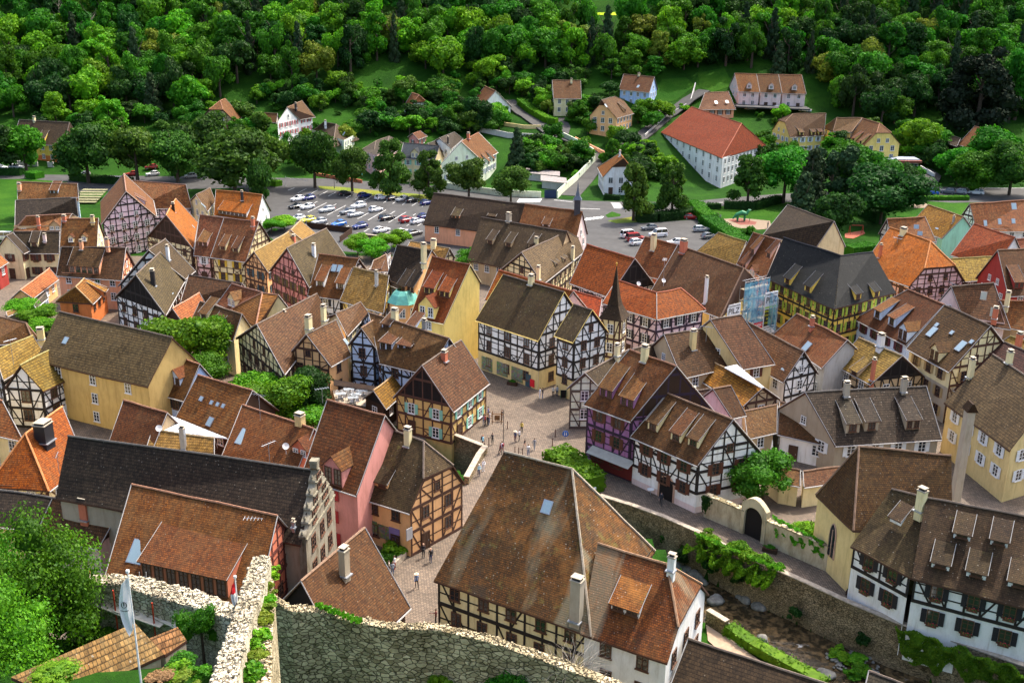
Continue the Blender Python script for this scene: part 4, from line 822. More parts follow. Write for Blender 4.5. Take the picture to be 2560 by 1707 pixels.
H('s','house','large rust brown house with a red timbered gable and a wide slatted dormer',(329,1210),(694,1290),(258,1455),(638,1540),'rust','brick',he=5,g=0,pitch=47,tim='Gred',cat='house',win='b',dorm=[(462,1472,'s',9.5,2.2)],sky=[(350,1380,2,2.2)],nowin='f')
H('s','house','brown roofed house with an orange streak of new tiles below its chimney',(752,1453),(912,1318),(868,1668),(1026,1518),'brown','wood',he=4,pitch=48,gab='black',chim=[(862,1437,2.6,.8,'taupe')],nowin=True)
H('m3','timbered_house','ochre timbered gable house with mint shutters on its cream side',(215,760),(600,510),(520,1212),(875,930),'brownp','ochre',bC=1545,tim='brown',sh='mint',gab='black',pitch=50,chim=[(435,720,1.4,.8,'brick')],fl=False)
H('m2','shed','small orange tiled shed with a dark gable behind the ochre timbered house',(1700,1010),(1950,810),(1820,1185),(2070,960),'ochre','wood',he=3.4,cat='shed',pitch=42,gab='black')
r_=H('s','timbered_hall','huge old hall with a patched mossy roof and black timbered cream walls',(1260,1130),(1430,1171.5),(1084,1451),(1478,1590),'giant','cream',he=7.2,eB='h',E=(1638,1376),eA='g',wb=.75,tim='black',cat='hall',pitch=53,chim=[(1440,1550,4.0,.95,'stone')],sky=[(1368,1267,.8,1.1)],trim=False,win='b',tf=2.0)
r2_=H('s','stone_house','white walled riverside house with an old red roof attached to the huge hall',(1494,1360),(1668,1409),(1450,1582),(1668,1659),'giant2','white',he=7.2,eB='j',tB=.6,E=(1773,1484),pitch=47,cat='house',dorm=[(1562,1535,'s',2.6,.9)],trim=False,chim=[(1678,1425,1.3,.6,'white')],sh=None,win='b')
H('l3','x',None,(1925,560),(2245,870),(2000,1450),(2860,1445),'giant2','white',he=7.0,par=r_,pitch=40,trim=False,nowin=True) if False else None
H('s','shed','dark pantile roof cut by the bottom edge beside the riverside house',(1720,1597),(2105,1722),(1655,1765),(2050,1910),'dark','wood',he=5.5,g=-2.5,cat='shed',pitch=38,nowin=True)
H('s','shed','little slate shed roof with a chimney at the bottom edge by the river',(2172,1676),(2262,1712),(2158,1735),(2250,1770),'grey','white',he=2.8,g=-2,cat='shed',pitch=38,nowin=True)
r_=H('l5','chapel','ochre chapel with a gothic window and a steep patched apse roof',(620,278),(1590,375),(560,1160),(1600,1190),'brown','ochrec',he=7.5,cat='chapel',eA='h',F=(165,785),pitch=54,trim=False,nowin=True)
H('l5','timbered_house','big white riverside house with a dark speckled roof and black timbered upper floor',(960,722),(1320,812),(530,1322),(1170,1662),'mossd','white',bC=1890,tim='black',tf=3.8,sh='black',fl=True,win='b',pitch=44,wb=.7,dorm=[(1000,1085,'s',1.3,.7)],trim=False,chim=[(1258,950,2.2,.8,'cream')])
H('l5','timbered_house','right half of the white riverside house with rows of small dark dormers',(1322,813),(2480,1035),(1172,1663),(2520,2010),'mossd','white',he=6.3,tim='black',tf=3.8,sh='black',fl=True,win='b',pitch=46,dorm=[(1695,1250,'s',1.5,.8),(2085,1320,'s',1.5,.8),(1470,1560,'s',1.6,.8),(1845,1655,'s',1.7,.8),(2290,1765,'s',1.8,.8)],trim=False)
# white glazed roof
m=MB(); q=[at(*P('m1',x,y),7.2) for x,y in ((1500,1380),(1680,1252),(2225,1468),(1960,1440))]; m.hexa([p+V((0,0,-.15)) for p in q],q)
for i in range(1,12):
    a=q[0].lerp(q[3],i/12); b_=q[1].lerp(q[2],i/12); m.tube([a,b_],.05,4,1)
tag(m.build('glazed_roof',[plain('pale_glass',(.62,.64,.66),.3,0,.05),METAL],None,False,q[0]),'white glazed roof of narrow panes between rust tiled roofs','roof')
# pale triangular roof
m=MB(); q=[at(*P('m4',x,y),8.2) for x,y in ((1220,775),(1340,748),(1605,968),(1585,975))]; m.hexa([p+V((0,0,-.15)) for p in q],q)
tag(m.build('sheet_roof',[plain('pale_sheet',(.6,.62,.64),.5)],None,False,q[0]),'pale grey sheet metal roof wedge beside the orange tan pantiles','roof')

# a few more houses of the same town just past the picture's sides
for i,(x,y,w,h,rf_,wl_) in enumerate(((2650,610,120,60,'rustp','cream'),(2800,560,130,55,'brown','white'),(2640,760,150,80,'brownp','peach'),(2830,720,150,80,'rust','ochrec'),(2760,900,170,95,'taupe','cream'),(2800,1130,190,110,'brown','white'),(-190,520,110,50,'rustp','cream'),(-330,600,130,60,'brown','white'),(-200,690,120,60,'brownp','pinkw'),(-260,860,160,90,'rust','cream'),(-300,1080,180,100,'brown','ochrec'),(-320,1270,200,120,'char','cream'))):
    H('s','house','%s roofed %s house just %s the picture, %s'%({'rustp':'rusty','brown':'brown','brownp':'dark brown','rust':'rust red','taupe':'taupe','char':'charcoal'}[rf_],{'cream':'cream','white':'white','peach':'peach','ochrec':'ochre','pinkw':'pale pink'}[wl_],'right of' if x>0 else 'left of',('far','farther','middle','near','close','nearest')[i%6]),(x,y),(x+w,y+12),(x-8,y+h),(x+w-4,y+h+16),rf_,wl_,he=6,tim='brown' if i%2 else None,pitch=46)
import numpy as np
def leafmat(name,a,b_,tr=.35):
    k=('leaf',name); a=tuple(x*1.12*m_ for x,m_ in zip(a,(1.35,1,1))); b_=tuple(x*1.12*m_ for x,m_ in zip(b_,(1.35,1,1)))
    if k in MC: return MC[k]
    m=bpy.data.materials.new('leaf_'+name); m.use_nodes=True; nt=m.node_tree; nt.nodes.clear()
    out=nt.nodes.new('ShaderNodeOutputMaterial'); g=N(nt,'NewGeometry'); oi=N(nt,'ObjectInfo'); tc=N(nt,'TexCoord')
    n=N(nt,'TexNoise',Scale=1.3,Detail=3.0); L(nt,tc.outputs['Object'],n.inputs['Vector'])
    x=mixc(nt,g.outputs['Random Per Island'],a,b_); x=mixc(nt,ramp(nt,n.outputs[0],.4,.65),mixc(nt,1.0,x,(.68,.7,.7),'MULTIPLY'),x)
    hs=N(nt,'HueSaturation'); mr=N(nt,'MapRange'); mr.inputs[3].default_value=.478; mr.inputs[4].default_value=.516; L(nt,oi.outputs['Random'],mr.inputs[0]); L(nt,mr.outputs[0],hs.inputs['Hue'])
    mr2=N(nt,'MapRange'); mr2.inputs[3].default_value=.72; mr2.inputs[4].default_value=1.25
    ml=N(nt,'Math',operation='MULTIPLY'); ml.inputs[1].default_value=7.31; fr=N(nt,'Math',operation='FRACT'); L(nt,oi.outputs['Random'],ml.inputs[0]); L(nt,ml.outputs[0],fr.inputs[0]); L(nt,fr.outputs[0],mr2.inputs[0]); L(nt,mr2.outputs[0],hs.inputs['Value'])
    L(nt,x,hs.inputs['Color'])
    d=nt.nodes.new('ShaderNodeBsdfDiffuse'); t=nt.nodes.new('ShaderNodeBsdfTranslucent'); mx=nt.nodes.new('ShaderNodeMixShader'); gl=nt.nodes.new('ShaderNodeBsdfGlossy'); gl.inputs['Roughness'].default_value=.6
    L(nt,hs.outputs[0],d.inputs[0]); L(nt,hs.outputs[0],t.inputs[0]); mx.inputs[0].default_value=tr; L(nt,d.outputs[0],mx.inputs[1]); L(nt,t.outputs[0],mx.inputs[2])
    m2=nt.nodes.new('ShaderNodeMixShader'); m2.inputs[0].default_value=.012; L(nt,mx.outputs[0],m2.inputs[1]); L(nt,gl.outputs[0],m2.inputs[2]); L(nt,m2.outputs[0],out.inputs[0])
    MC[k]=m; return m
def quads(Pn,Nn,size,rng,asp=1.0):
    n=len(Pn); nr=Nn+rng.normal(0,.55,(n,3)); nr/=np.linalg.norm(nr,axis=1)[:,None]
    t=rng.normal(0,1,(n,3)); u=np.cross(nr,t); u/=np.linalg.norm(u,axis=1)[:,None]; v=np.cross(nr,u)
    s=(size*rng.uniform(.6,1.3,n))[:,None]
    return np.stack([Pn-u*s,Pn-v*s*asp*.8,Pn+u*s,Pn+v*s*asp*.8],1).reshape(-1,3)
def ico(c,r,rng):
    import bmesh
    bm=bmesh.new(); bmesh.ops.create_icosphere(bm,subdivisions=1,radius=1.0)
    v=np.array([x.co[:] for x in bm.verts])*r+c; f=[[w.index for w in q.verts] for q in bm.faces]; bm.free(); return v,f
def leafmesh(name,Q,mat,cores=()):
    n=len(Q)//4; vs=[Q]; fs=np.arange(n*4).reshape(-1,4).tolist(); b=n*4
    for v,f in cores: vs.append(v); fs+=[[i+b for i in q] for q in f]; b+=len(v)
    me=bpy.data.meshes.new(name); me.from_pydata(np.concatenate(vs).tolist(),[],fs); me.materials.append(mat); me.update(); return me
CM={}
def crownmesh(kind,seed,nl,leaf,mat,nlobe=22):
    k=(kind,seed,nl,leaf,mat.name,nlobe)
    if k in CM: return CM[k]
    g=np.random.default_rng(seed); lob=[]
    for i in range(nlobe):
        if kind=='round':
            d=g.normal(0,1,3); d/=np.linalg.norm(d); d[2]=abs(d[2])*1.0-.35 if g.random()<.7 else d[2]; rr=.64*g.uniform(.5,1.2); c=d*rr; r=g.uniform(.17,.42)
        elif kind=='cone':
            z=g.uniform(-.8,.85); w=(1-(z+.8)/2.0)**.65*.8+.08; a=g.uniform(0,6.28); c=np.array([math.cos(a)*w*g.uniform(.5,.85),math.sin(a)*w*g.uniform(.5,.85),z]); r=g.uniform(.22,.36)*(.55+.45*w)
        elif kind=='conifer':
            z=-.95+1.85*(i/nlobe); w=(1-(z+1)/2)*.72+.04; a=i*2.4; c=np.array([math.cos(a)*w*.6,math.sin(a)*w*.6,z]); r=.12+.3*w
        elif kind=='airy':
            d=g.normal(0,1,3); d/=np.linalg.norm(d); c=d*g.uniform(.1,.88)**.6; r=g.uniform(.16,.34)
        elif kind=='open':
            d=g.normal(0,1,3); d/=np.linalg.norm(d); c=d*g.uniform(.3,.98)**.8; r=g.uniform(.1,.27)
        else: # column
            z=g.uniform(-.85,.85); a=g.uniform(0,6.28); c=np.array([math.cos(a)*.45,math.sin(a)*.45,z]); r=g.uniform(.3,.45)
        lob.append((c,r))
    Pn=[];Nn=[]; per=nl//nlobe; w=np.array([r*r for c,r in lob]); w/=w.sum()
    for (c,r),q in zip(lob,w):
        m=int(nl*q)+3; d=g.normal(0,1,(m,3)); d/=np.linalg.norm(d,axis=1)[:,None]
        d[:,2]=np.where((d[:,2]<-.2)&(g.random(m)<.7),-d[:,2],d[:,2])
        rr=r*(g.uniform(.78,1.15,m) if kind!='airy' else g.uniform(.45,1.6,m))[:,None]; sq=np.array([1,1,.8 if kind!='conifer' else .5])
        p=c+d*rr*sq; keep=np.ones(m,bool)
        for c2,r2 in lob:
            if c2 is not c: keep&=(np.linalg.norm(p-c2,axis=1)>r2*.72)
        Pn.append(p[keep]); Nn.append(d[keep])
    Q=quads(np.concatenate(Pn),np.concatenate(Nn),leaf,g)
    cores=[ico(c,r*.72,g) for c,r in lob]
    me=leafmesh('crown',Q,mat,cores if kind not in('open','airy') else cores[::2] if kind=='open' else cores[::4]); CM[k]=me; return me
BARK=plain('bark',(.07,.05,.035),.95,0,.3,3)
TMK={}
def trunkmesh(seed,h):
    k=(seed%3,round(h))
    if k in TMK: return TMK[k]
    r=random.Random(seed); m=MB(); m.tube([(0,0,-1),(0,0,h*.35),(r.uniform(-.2,.2),r.uniform(-.2,.2),h*.8)],[h*.032,h*.024,h*.01],7)
    for i in range(5):
        a=i*1.3; z=h*(.35+.07*i); m.tube([(0,0,z),(math.cos(a)*h*.12,math.sin(a)*h*.12,z+h*.12),(math.cos(a)*h*.2,math.sin(a)*h*.2,z+h*.28)],[h*.012,h*.008,h*.003],5)
    TMK[k]=m.mesh('trunk',[BARK],True); return TMK[k]
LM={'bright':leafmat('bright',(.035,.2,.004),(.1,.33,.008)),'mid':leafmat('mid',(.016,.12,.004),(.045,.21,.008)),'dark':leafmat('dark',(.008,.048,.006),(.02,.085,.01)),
 'lime':leafmat('lime',(.014,.07,.006),(.055,.17,.014)),'yell':leafmat('yellowish',(.07,.16,.01),(.13,.22,.02)),'conif':leafmat('conifer',(.014,.045,.018),(.03,.075,.025),.1),'vivid':leafmat('vivid',(.035,.18,.005),(.11,.32,.01)),
 'near':leafmat('near',(.016,.13,.005),(.065,.29,.008),.4),'ivy':leafmat('ivy',(.012,.06,.006),(.03,.11,.01)),'dry':leafmat('dry',(.2,.17,.06),(.3,.27,.12)),'copper':leafmat('shadow_black_green',(.004,.012,.005),(.008,.02,.008),.05)}  # last entry: dark tree leaves, deep shadow of the wood painted into near-black
def tree(p,h,w,kind='round',col='mid',label=None,group=None,seed=0,n=1800,leaf=.085,trunk=.25,cat='tree',name='tree',nlobe=22):
    root=empty(name,p,label,cat,group,rz=seed*1.7)
    ch=h*(1-trunk); me=crownmesh(kind,seed%4,n,leaf,LM[col],nlobe)
    c=link('crown',me,root); c.location=(0,0,h-ch/2); c.scale=(w*.66,w*.66,ch*.6)
    t=link('trunk',trunkmesh(seed,h),root); 
    return root
def bush(p,h,w,col='mid',label=None,group=None,seed=0,n=900,leaf=.11,kind='round',cat='bush',name='bush'):
    me=crownmesh(kind,seed%4+10,n,leaf,LM[col],12); o=link(name,me); o.location=V(p)+V((0,0,h*.42)); o.scale=(w*.6,w*.6,h*.65); o.rotation_euler=(0,0,seed*2.1)
    tag(o,label,cat,group); return o
def hedge(pts,w,h,col,label,z0=None,leaf=.16,dens=16,cat='hedge',name='hedge',seed=1):
    g=np.random.default_rng(seed); Pn=[];Nn=[]; cores=[]
    ps=[hit(x,y) if z0 is None else at(x,y,z0) for x,y in pts]
    for a,b_ in zip(ps,ps[1:]):
        Ln=(b_-a).length; u=(b_-a)/Ln; nn=V((u.y,-u.x,0)).normalized(); m=int(Ln*(w+2*h)*dens)
        s=g.uniform(0,1,m); t=g.uniform(0,w+2*h,m)
        for si,ti in zip(s,t):
            c=a+(b_-a)*si
            if ti<h: q=c+nn*(w/2)+V((0,0,ti)); n_=nn
            elif ti<h+w: q=c+nn*(w/2-(ti-h))+V((0,0,h)); n_=V((0,0,1))
            else: q=c-nn*(w/2)+V((0,0,ti-h-w)); n_=-nn
            bump=.12*math.sin(si*Ln*1.3+seed)+.08*math.sin(si*Ln*3.1); q=q+n_*bump
            Pn.append(tuple(q)); Nn.append(tuple(n_))
        x,y=nn*(w/2*.85),V((0,0,h*.93)); bs=[a-x,a+x,b_+x,b_-x]; vv=[tuple(q) for q in bs]+[tuple(q+y) for q in bs]
        cores.append((np.array(vv),[[0,3,2,1],[4,5,6,7],[0,1,5,4],[1,2,6,5],[2,3,7,6],[3,0,4,7]]))
    Q=quads(np.array(Pn),np.array(Nn),leaf,g)
    o=np.array(tuple(ps[0])); me=leafmesh(name,Q-o,LM[col],[(v-o,f) for v,f in cores]); ob=link(name,me); ob.location=ps[0]; return tag(ob,label,cat)
# ---- the wooded hillside: each tree its own object
HR=[o.location.copy() for o in bpy.data.objects if o.type=='EMPTY' and o.location.y>300]
LINE=[(-200,300),(500,292),(640,225),(1000,215),(1250,212),(1420,205),(1640,185),(1760,180),(2030,205),(2090,300),(2200,330),(2300,290),(2420,300),(2560,320),(2800,340)]
def lerpl(L_,x):
    for (a,ya),(b_,yb) in zip(L_,L_[1:]):
        if a<=x<=b_: return ya+(yb-ya)*(x-a)/(b_-a)
    return L_[-1][1]
CLEAR=[[(1640,178),(1730,185),(1745,215),(1640,235),(1500,245)],[(1750,215),(1740,175),(1800,160),(1830,190)],[(1440,-60),(1610,-60),(1605,85),(1530,95),(1435,80)],[(820,200),(1000,185),(1120,215),(1180,180),(1220,230),(900,240)]]
rg=random.Random(11); cnt=0; cand=[]
yy=352.0; row=0
while yy<486:
    xx=-265+(row%2)*5; hw=250
    while xx<265:
        x,y=xx+rg.uniform(-3,3),yy+rg.uniform(-3,3); cand.append((x,y)); xx+=9.6
    yy+=7.6; row+=1
sel=[]
for x,y in cand:
    z=hbase(x,y); px,py=proj(V((x,y,z)))
    if px<-50 or px>2610 or py<-62: continue
    if py>lerpl(LINE,px): continue
    if any(inpoly(px,py,c) for c in CLEAR): continue
    if any((h-V((x,y,0))).to_2d().length<10 for h in HR): continue
    sel.append((x,y,z,px,py))
print('forest',len(sel))
rg.shuffle(sel); 
def region(px,py):
    if px<640: return 'on the left part of the wooded hill'
    if px<1290: return 'in the wood above the hillside gardens' if py>70 else 'high in the shaded middle wood'
    if px<1760: return 'in the wood above the light blue house'
    if px<2120: return 'behind the pink terrace of row houses'
    return 'on the right part of the wooded hill'
KN={'bright':'bright green broadleaf tree','mid':'mid green broadleaf tree','dark':'dark green broadleaf tree','conif':'dark bluish conifer','yell':'yellow green flowering tree','lime':'dense deep green tree'}
sel_s=sorted(sel,key=lambda t:-t[4]); keep=sel_s[:286]; rest=sel_s[286:]
for i,(x,y,z,px,py) in enumerate(keep):
    dark=(1060<px<1340 and py<95) or (2100<px<2560 and 250<py)  # parts of the wood under cloud shadow, painted in by darker leaf colours
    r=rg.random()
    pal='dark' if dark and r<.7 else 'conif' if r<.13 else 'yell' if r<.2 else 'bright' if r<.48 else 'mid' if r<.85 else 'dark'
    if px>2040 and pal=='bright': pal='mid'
    kd='conifer' if pal=='conif' else 'round' if rg.random()<.75 else 'cone'
    h=rg.uniform(11,17.5)*(1.15 if pal=='conif' else 1); w=rg.uniform(8,14.5)*(.62 if pal=='conif' else 1)
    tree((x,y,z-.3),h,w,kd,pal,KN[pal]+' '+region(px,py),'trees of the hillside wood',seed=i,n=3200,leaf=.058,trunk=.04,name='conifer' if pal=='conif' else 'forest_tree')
# far back of the wood, one mass
def mass(name,items,label):
    Qs=[];g=np.random.default_rng(5)
    for (x,y,z,h,w) in items:
        d=g.normal(0,1,(420,3)); d/=np.linalg.norm(d,axis=1)[:,None]; d[:,2]=np.abs(d[:,2])*1.2-.3
        rr=(.82+.2*np.sin(d[:,:1]*7+x)*np.cos(d[:,1:2]*6+y)); p=d*rr*np.array([w/2,w/2,h/2])+np.array([x,y,z+h*.55]); Qs.append(quads(p,d,.75,g))
    me=leafmesh(name,np.concatenate(Qs),LM['mid']); o=link(name,me); o['kind']='stuff'; tag(o,label,'wood'); return o
its=[(x,y,z,15,13) for x,y,z,px,py in rest]
for i in range(420):
    x=rg.uniform(-430,430); y=rg.uniform(484,600)
    px,py=proj(V((x,y,hbase(x,y))))
    if 1430<px<1610: continue
    its.append((x,y,hbase(x,y),15,13))
for i in range(200):
    s=rg.choice((-1,1)); x=s*rg.uniform(262,420); y=rg.uniform(370,500); its.append((x,y,hbase(x,y),15,13))
mass('forest',its,'unbroken mass of treetops at the far top of the wooded hill')
sheet('meadow',[(1425,-75),(1620,-75),(1602,40),(1440,38)],0,grassmat('meadow_grass',(.3,.42,.02),(.42,.5,.04),(.2,.34,.02)),drape=True)
sheet('lawn',[(1655,200),(1715,195),(1738,215),(1690,252),(1645,262),(1632,235)],0,GRB,drape=True)
sheet('lawn',[(1748,218),(1745,185),(1810,170),(1835,215),(1780,232)],0,GRB,drape=True)
# ---- roadside trees (source picture px of trunk foot, height, crown width)
def ptree(px,py,h,w,kind,col,label,group=None,n=5000,leaf=.055,trunk=.25,seed=1,nlobe=30,z=None,name='tree',cat='tree'):
    p=hit(px,py) if z is None else at(px,py,z); return tree(p,h,w,kind,col,label,group,seed,n,leaf,trunk,cat,name,nlobe)
G1='lime trees along the car park road'
for i,(px,py,h,w,lb) in enumerate(((788,470,16.5,11.2,'leftmost and tallest of the car park row'),(881,482,14,9.3,'in front of the pink hipped house'),(976,490,14.5,10,'in front of the slate blue roof'),(1072,495,12.5,8.8,'in front of the pale green gable'),(1172,499,11.5,9.6,'just above the dark chapel roof'),(1277,505,10.5,9.6,'in front of the pale green yard wall'))):
    ptree(px,py,h,w,'cone' if i in(2,3) else 'round','lime','lime tree, '+lb,G1,seed=i,trunk=.13,n=8000,leaf=.042)
for i,(px,py,h,w,k,c,lb) in enumerate(((67,432,16,11,'round','mid','tall tree with bare lower trunk by the far left road'),(-5,440,15,12,'round','dark','big dark tree cut by the left edge'),(222,458,18.5,13.5,'round','lime','big round lime, leftmost of the dense group hiding parked cars'),
  (345,458,17.5,12.5,'round','lime','big round lime, second of the dense roadside group'),(445,456,17,12.5,'round','lime','big round lime, third of the dense roadside group'),(520,440,19,13.5,'round','lime','big lime behind the third and fourth of the dense group'),(588,482,19,19,'round','lime','largest round lime right behind the orange dormer house'),(672,465,16,11,'round','lime','lime with hanging crown at the car park entrance'),
  (655,520,15,7,'round','lime','narrow lime at the left edge of the car park'),
  (143,325,11.5,9.5,'cone','bright','bright green tree just above the yellow house'),(277,335,12.5,10,'cone','bright','bright yellow green tree above the big limes'),
  (1583,552,13.5,8.2,'cone','lime','conical lime beside the small car park entrance'),(1679,540,13.2,7.8,'cone','lime','conical lime in front of the white apartment block corner'),(1868,515,13,9.4,'cone','lime','conical lime in front of the glazed apartment entrance'),
  (1958,508,16,13,'round','mid','broad green tree left of the drooping cedar'),(2020,540,17,10,'conifer','conif','dark conifer with brownish tips beside the barn roof'),(2072,515,17,12,'open','conif','blue grey drooping cedar in front of the yellow building'),(2160,505,15,13,'round','mid','tree right in front of the yellow dormered wing'),(2112,500,17,13,'round','mid','tree in front of the yellow building tower'),
  (1998,590,15,10,'conifer','conif','tall dark conifer rising behind the plain barn roof'),(2085,600,13,10,'round','dark','dark round tree right behind the blank barn gable'),(2200,560,15,16,'round','dark','large dark tree between park lawn and main road'),(2262,515,12,9,'round','dark','dark oval tree beside the green pharmacy cross'),(2392,462,12,11,'round','mid','round tree left of the white timbered chalet'),(2430,480,14,13,'round','mid','leafy tree right of the four roadside cars'),(2522,488,16,12.5,'round','lime','big yellow tipped lime at the right edge of the road'),
  (2480,440,16,13,'round','mid','leaning tree overlapping the white timbered chalet'),(2292,385,12,10.5,'round','bright','round bright green tree on the lawn below the dark wood'),(2245,380,9,7,'round','mid','smaller tree left of the round bright tree by the dark wood'),(2535,300,24,12,'round','mid','tall drooping birch at the right edge of the dark wood'),
  (2440,322,27,20,'cone','copper','huge dark tree above the brown shed, deep shadow put into its leaf colour'),(1180,318,10,7,'column','dark','clipped dark tree beside the brown mansard roof'),(1292,420,12,7,'conifer','conif','pointed dark conifer in the walled garden'),(1205,330,9,7,'column','dark','dark tree behind the walled garden sheds'))):
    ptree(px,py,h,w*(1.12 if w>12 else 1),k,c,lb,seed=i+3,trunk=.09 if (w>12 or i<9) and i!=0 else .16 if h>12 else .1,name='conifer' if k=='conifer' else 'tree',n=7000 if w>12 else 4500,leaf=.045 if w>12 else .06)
# ---- garden trees and bushes on the lower slope
bz=[(430,300),(500,330),(560,345),(610,330),(650,320),(730,335),(760,350),(850,235),(880,255),(905,280),(930,300),(960,270),(995,300),(1010,262),(1030,340),(1060,290),(1075,320),(1100,250),(1120,215),(1130,230),(1150,285),(1165,315),(1185,250),(1230,300),(1262,300),(1290,240),
 (1310,235),(1345,250),(1365,268),(1375,285),(1392,270),(1430,290),(1452,285),(1470,280),(1485,310),(1500,330),(1465,340),(1545,360),(1560,380),(1600,360),(1590,400),(1610,430),(1630,450),(1600,310),(1620,300),(1635,320),(1660,300),(1715,275),
 (1330,400),(1345,420),(1360,380),(1375,400),(1390,360),(1400,410),(1420,430),(1430,395),(1450,400),(1330,375),(1420,380),(1360,430),(1440,440),(1890,290),(1905,300),(1935,310),(1950,300),(2270,400),(2300,410),(2320,380),(2350,400),(2340,420),(2370,430),(2420,400),(2290,440),(2380,440),(2460,460),
 (700,390),(720,410),(735,380),(760,420),(860,420),(850,400),(820,430),(910,310),(940,330),(975,330),(1005,310),(880,340),(860,360),(790,330),(1060,380),(690,370),(620,390),(200,340),(230,300),(360,310),(400,320),(450,310),(330,300),(540,300),(590,290),(690,280),(760,255),(790,260),(820,250),(700,240),(650,250),(1140,200),(1180,215),(1240,215)]
rb=random.Random(4)
WH=('left','middle','right')
for i,(px,py) in enumerate(bz):
    p=hit(px+rb.uniform(-6,6),py+rb.uniform(-4,4)); hh=rb.uniform(2.0,6.5); ww=hh*rb.uniform(.9,1.5)
    col=rb.choice(['bright','mid','mid','dark','bright','yell' if rb.random()<.4 else 'mid'])
    zn='left of the car park lane' if px<640 else 'in the gardens above the car park' if px<1180 else 'in the gardens between the lanes and villas' if px<1660 else 'around the row houses and the yellow building'
    if hh>4.2: tree(p,hh+1,ww,'round',col,'%s garden tree %s'%({'bright':'light green','mid':'medium green','dark':'dark green','yell':'yellowish'}[col],zn),'garden trees of the slope',seed=i,n=2000,leaf=.075,trunk=.08,name='garden_tree')
    else: bush(p,hh,ww,col,'%s garden bush %s'%({'bright':'light green','mid':'medium green','dark':'dark green','yell':'yellowish'}[col],zn),'garden bushes of the slope',seed=i,name='garden_bush')
ZP=[[(640,230),(1250,225),(1300,330),(1050,345),(1000,300),(760,290),(640,300)],[(380,290),(700,290),(760,330),(760,400),(400,400)],[(1480,395),(1560,385),(1700,500),(1620,500),(1560,440)],[(2060,330),(2560,350),(2560,450),(2330,450),(2280,400),(2080,400)],[(1310,395),(1480,395),(1440,470),(1330,480)],[(1180,180),(1640,190),(1600,240),(1450,250),(1180,240)],[(60,300),(300,300),(300,350),(190,360),(60,330)],[(1380,255),(1560,300),(1500,330),(1420,300)],[(830,380),(1000,290),(1180,330),(1150,350),(1000,330)],[(1530,400),(1620,380),(1690,470),(1720,500),(1600,498)],[(1850,340),(1990,330),(2060,440),(1970,480),(1900,470)]]
k=0
for zi,z in enumerate(ZP):
    x0,x1=min(p[0] for p in z),max(p[0] for p in z); y0,y1=min(p[1] for p in z),max(p[1] for p in z); m_=0; want=(85,34,18,50,16,45,18,14,20,22,26)[zi]; tr_=0
    while m_<want and tr_<2000:
        tr_+=1; px,py=rb.uniform(x0,x1),rb.uniform(y0,y1)
        if not inpoly(px,py,z): continue
        p=hit(px,py)
        if any((h-V((p.x,p.y,0))).to_2d().length<9.5 for h in HR) or p.y<322: continue
        if min(abs(px-a)+abs(py-b_)*2 for a,b_ in ((1320,292),(1385,340),(1450,362),(1495,385),(1462,450),(1760,232),(1663,293),(1620,330),(1586,357),(1540,380)))<22: continue
        m_+=1; k+=1; hh=rb.uniform(1.6,7.5); ww=hh*rb.uniform(.8,1.4); col=rb.choice(['bright','mid','mid','dark','dark','lime'])
        nm={'bright':'light green','mid':'medium green','dark':'dark green','lime':'deep green'}[col]; zn=('on the terraced meadow slope','behind the big limes','beside the apartment block lawn','on the right hand slope','in the walled garden','at the wood edge above the villas','by the yellow house','between the two lanes','behind the pink and slate roofs','left of the white apartment block','below the yellow dormered building')[zi]
        if hh>3.8: tree(p,hh+.8,ww,'round' if rb.random()<.75 else 'cone',col,'%s tree %s'%(nm,zn),'trees scattered over the slope',seed=k,n=2200,leaf=.07,trunk=.05,name='garden_tree')
        else: bush(p,hh,ww,col,'%s bush %s'%(nm,zn),'bushes scattered over the slope',seed=k,name='garden_bush')
# ---- hedges
hedge([(1300,262),(1330,285),(1370,308),(1392,312)],3,2.2,'bright','long clipped bright hedge beside the upper lane')
hedge([(985,325),(1130,330)],2.5,2.6,'dark','dark clipped hedge behind the small pink garden house')
hedge([(1590,290),(1650,300)],2,1.5,'dark','low hedge below the light blue house')
hedge([(-60,437),(55,438)],3,2,'dark','dark hedge along the far left road')
hedge([(75,444),(100,447)],4,2,'mid','clipped hedge under the tree at far left')
hedge([(182,450),(225,455),(330,462)],3,2,'dark','dark hedge under the big round limes')
hedge([(676,462),(698,466)],3,1.6,'mid','small hedge block at the car park entrance')
hedge([(1560,520),(1648,523)],2.5,1.6,'dark','dark hedge between the road and small car park, left part')
hedge([(1700,520),(1745,516)],2,1.6,'mid','hedge between the road and park, middle part')
hedge([(1768,523),(1800,522)],2,1.6,'dark','short purple green hedge beside the park path')
hedge([(1810,521),(1885,524),(1950,505)],2.5,2,'dark','long dark hedge along the park edge')
hedge([(1590,552),(1640,552),(1700,546),(1740,540)],4,2.2,'dark','dark shrub row behind the small car park')
hedge([(1740,525),(1752,545),(1775,560)],4,2.6,'mid','curved hedge behind the dark red car')
hedge([(1768,562),(1800,585),(1830,605),(1850,625)],4.5,2.6,'mid','wavy hedge between the parking lot and the playground')
hedge([(2080,480),(2120,520),(2200,560)],3,3,'dark','tall hedge running past the dark park trees')
hedge([(2120,640),(2180,632)],4,2.4,'mid','low hedge beside the red swing area')
hedge([(2300,500),(2420,500)],2,1.2,'mid','low hedge in front of the four roadside cars')
hedge([(1510,498),(1550,500)],2,1.4,'dark','low hedge in front of the white villa')
bush(at(1862,600,0),3.6,4,'mid','round clipped bush in the park near the tan roof',seed=2)
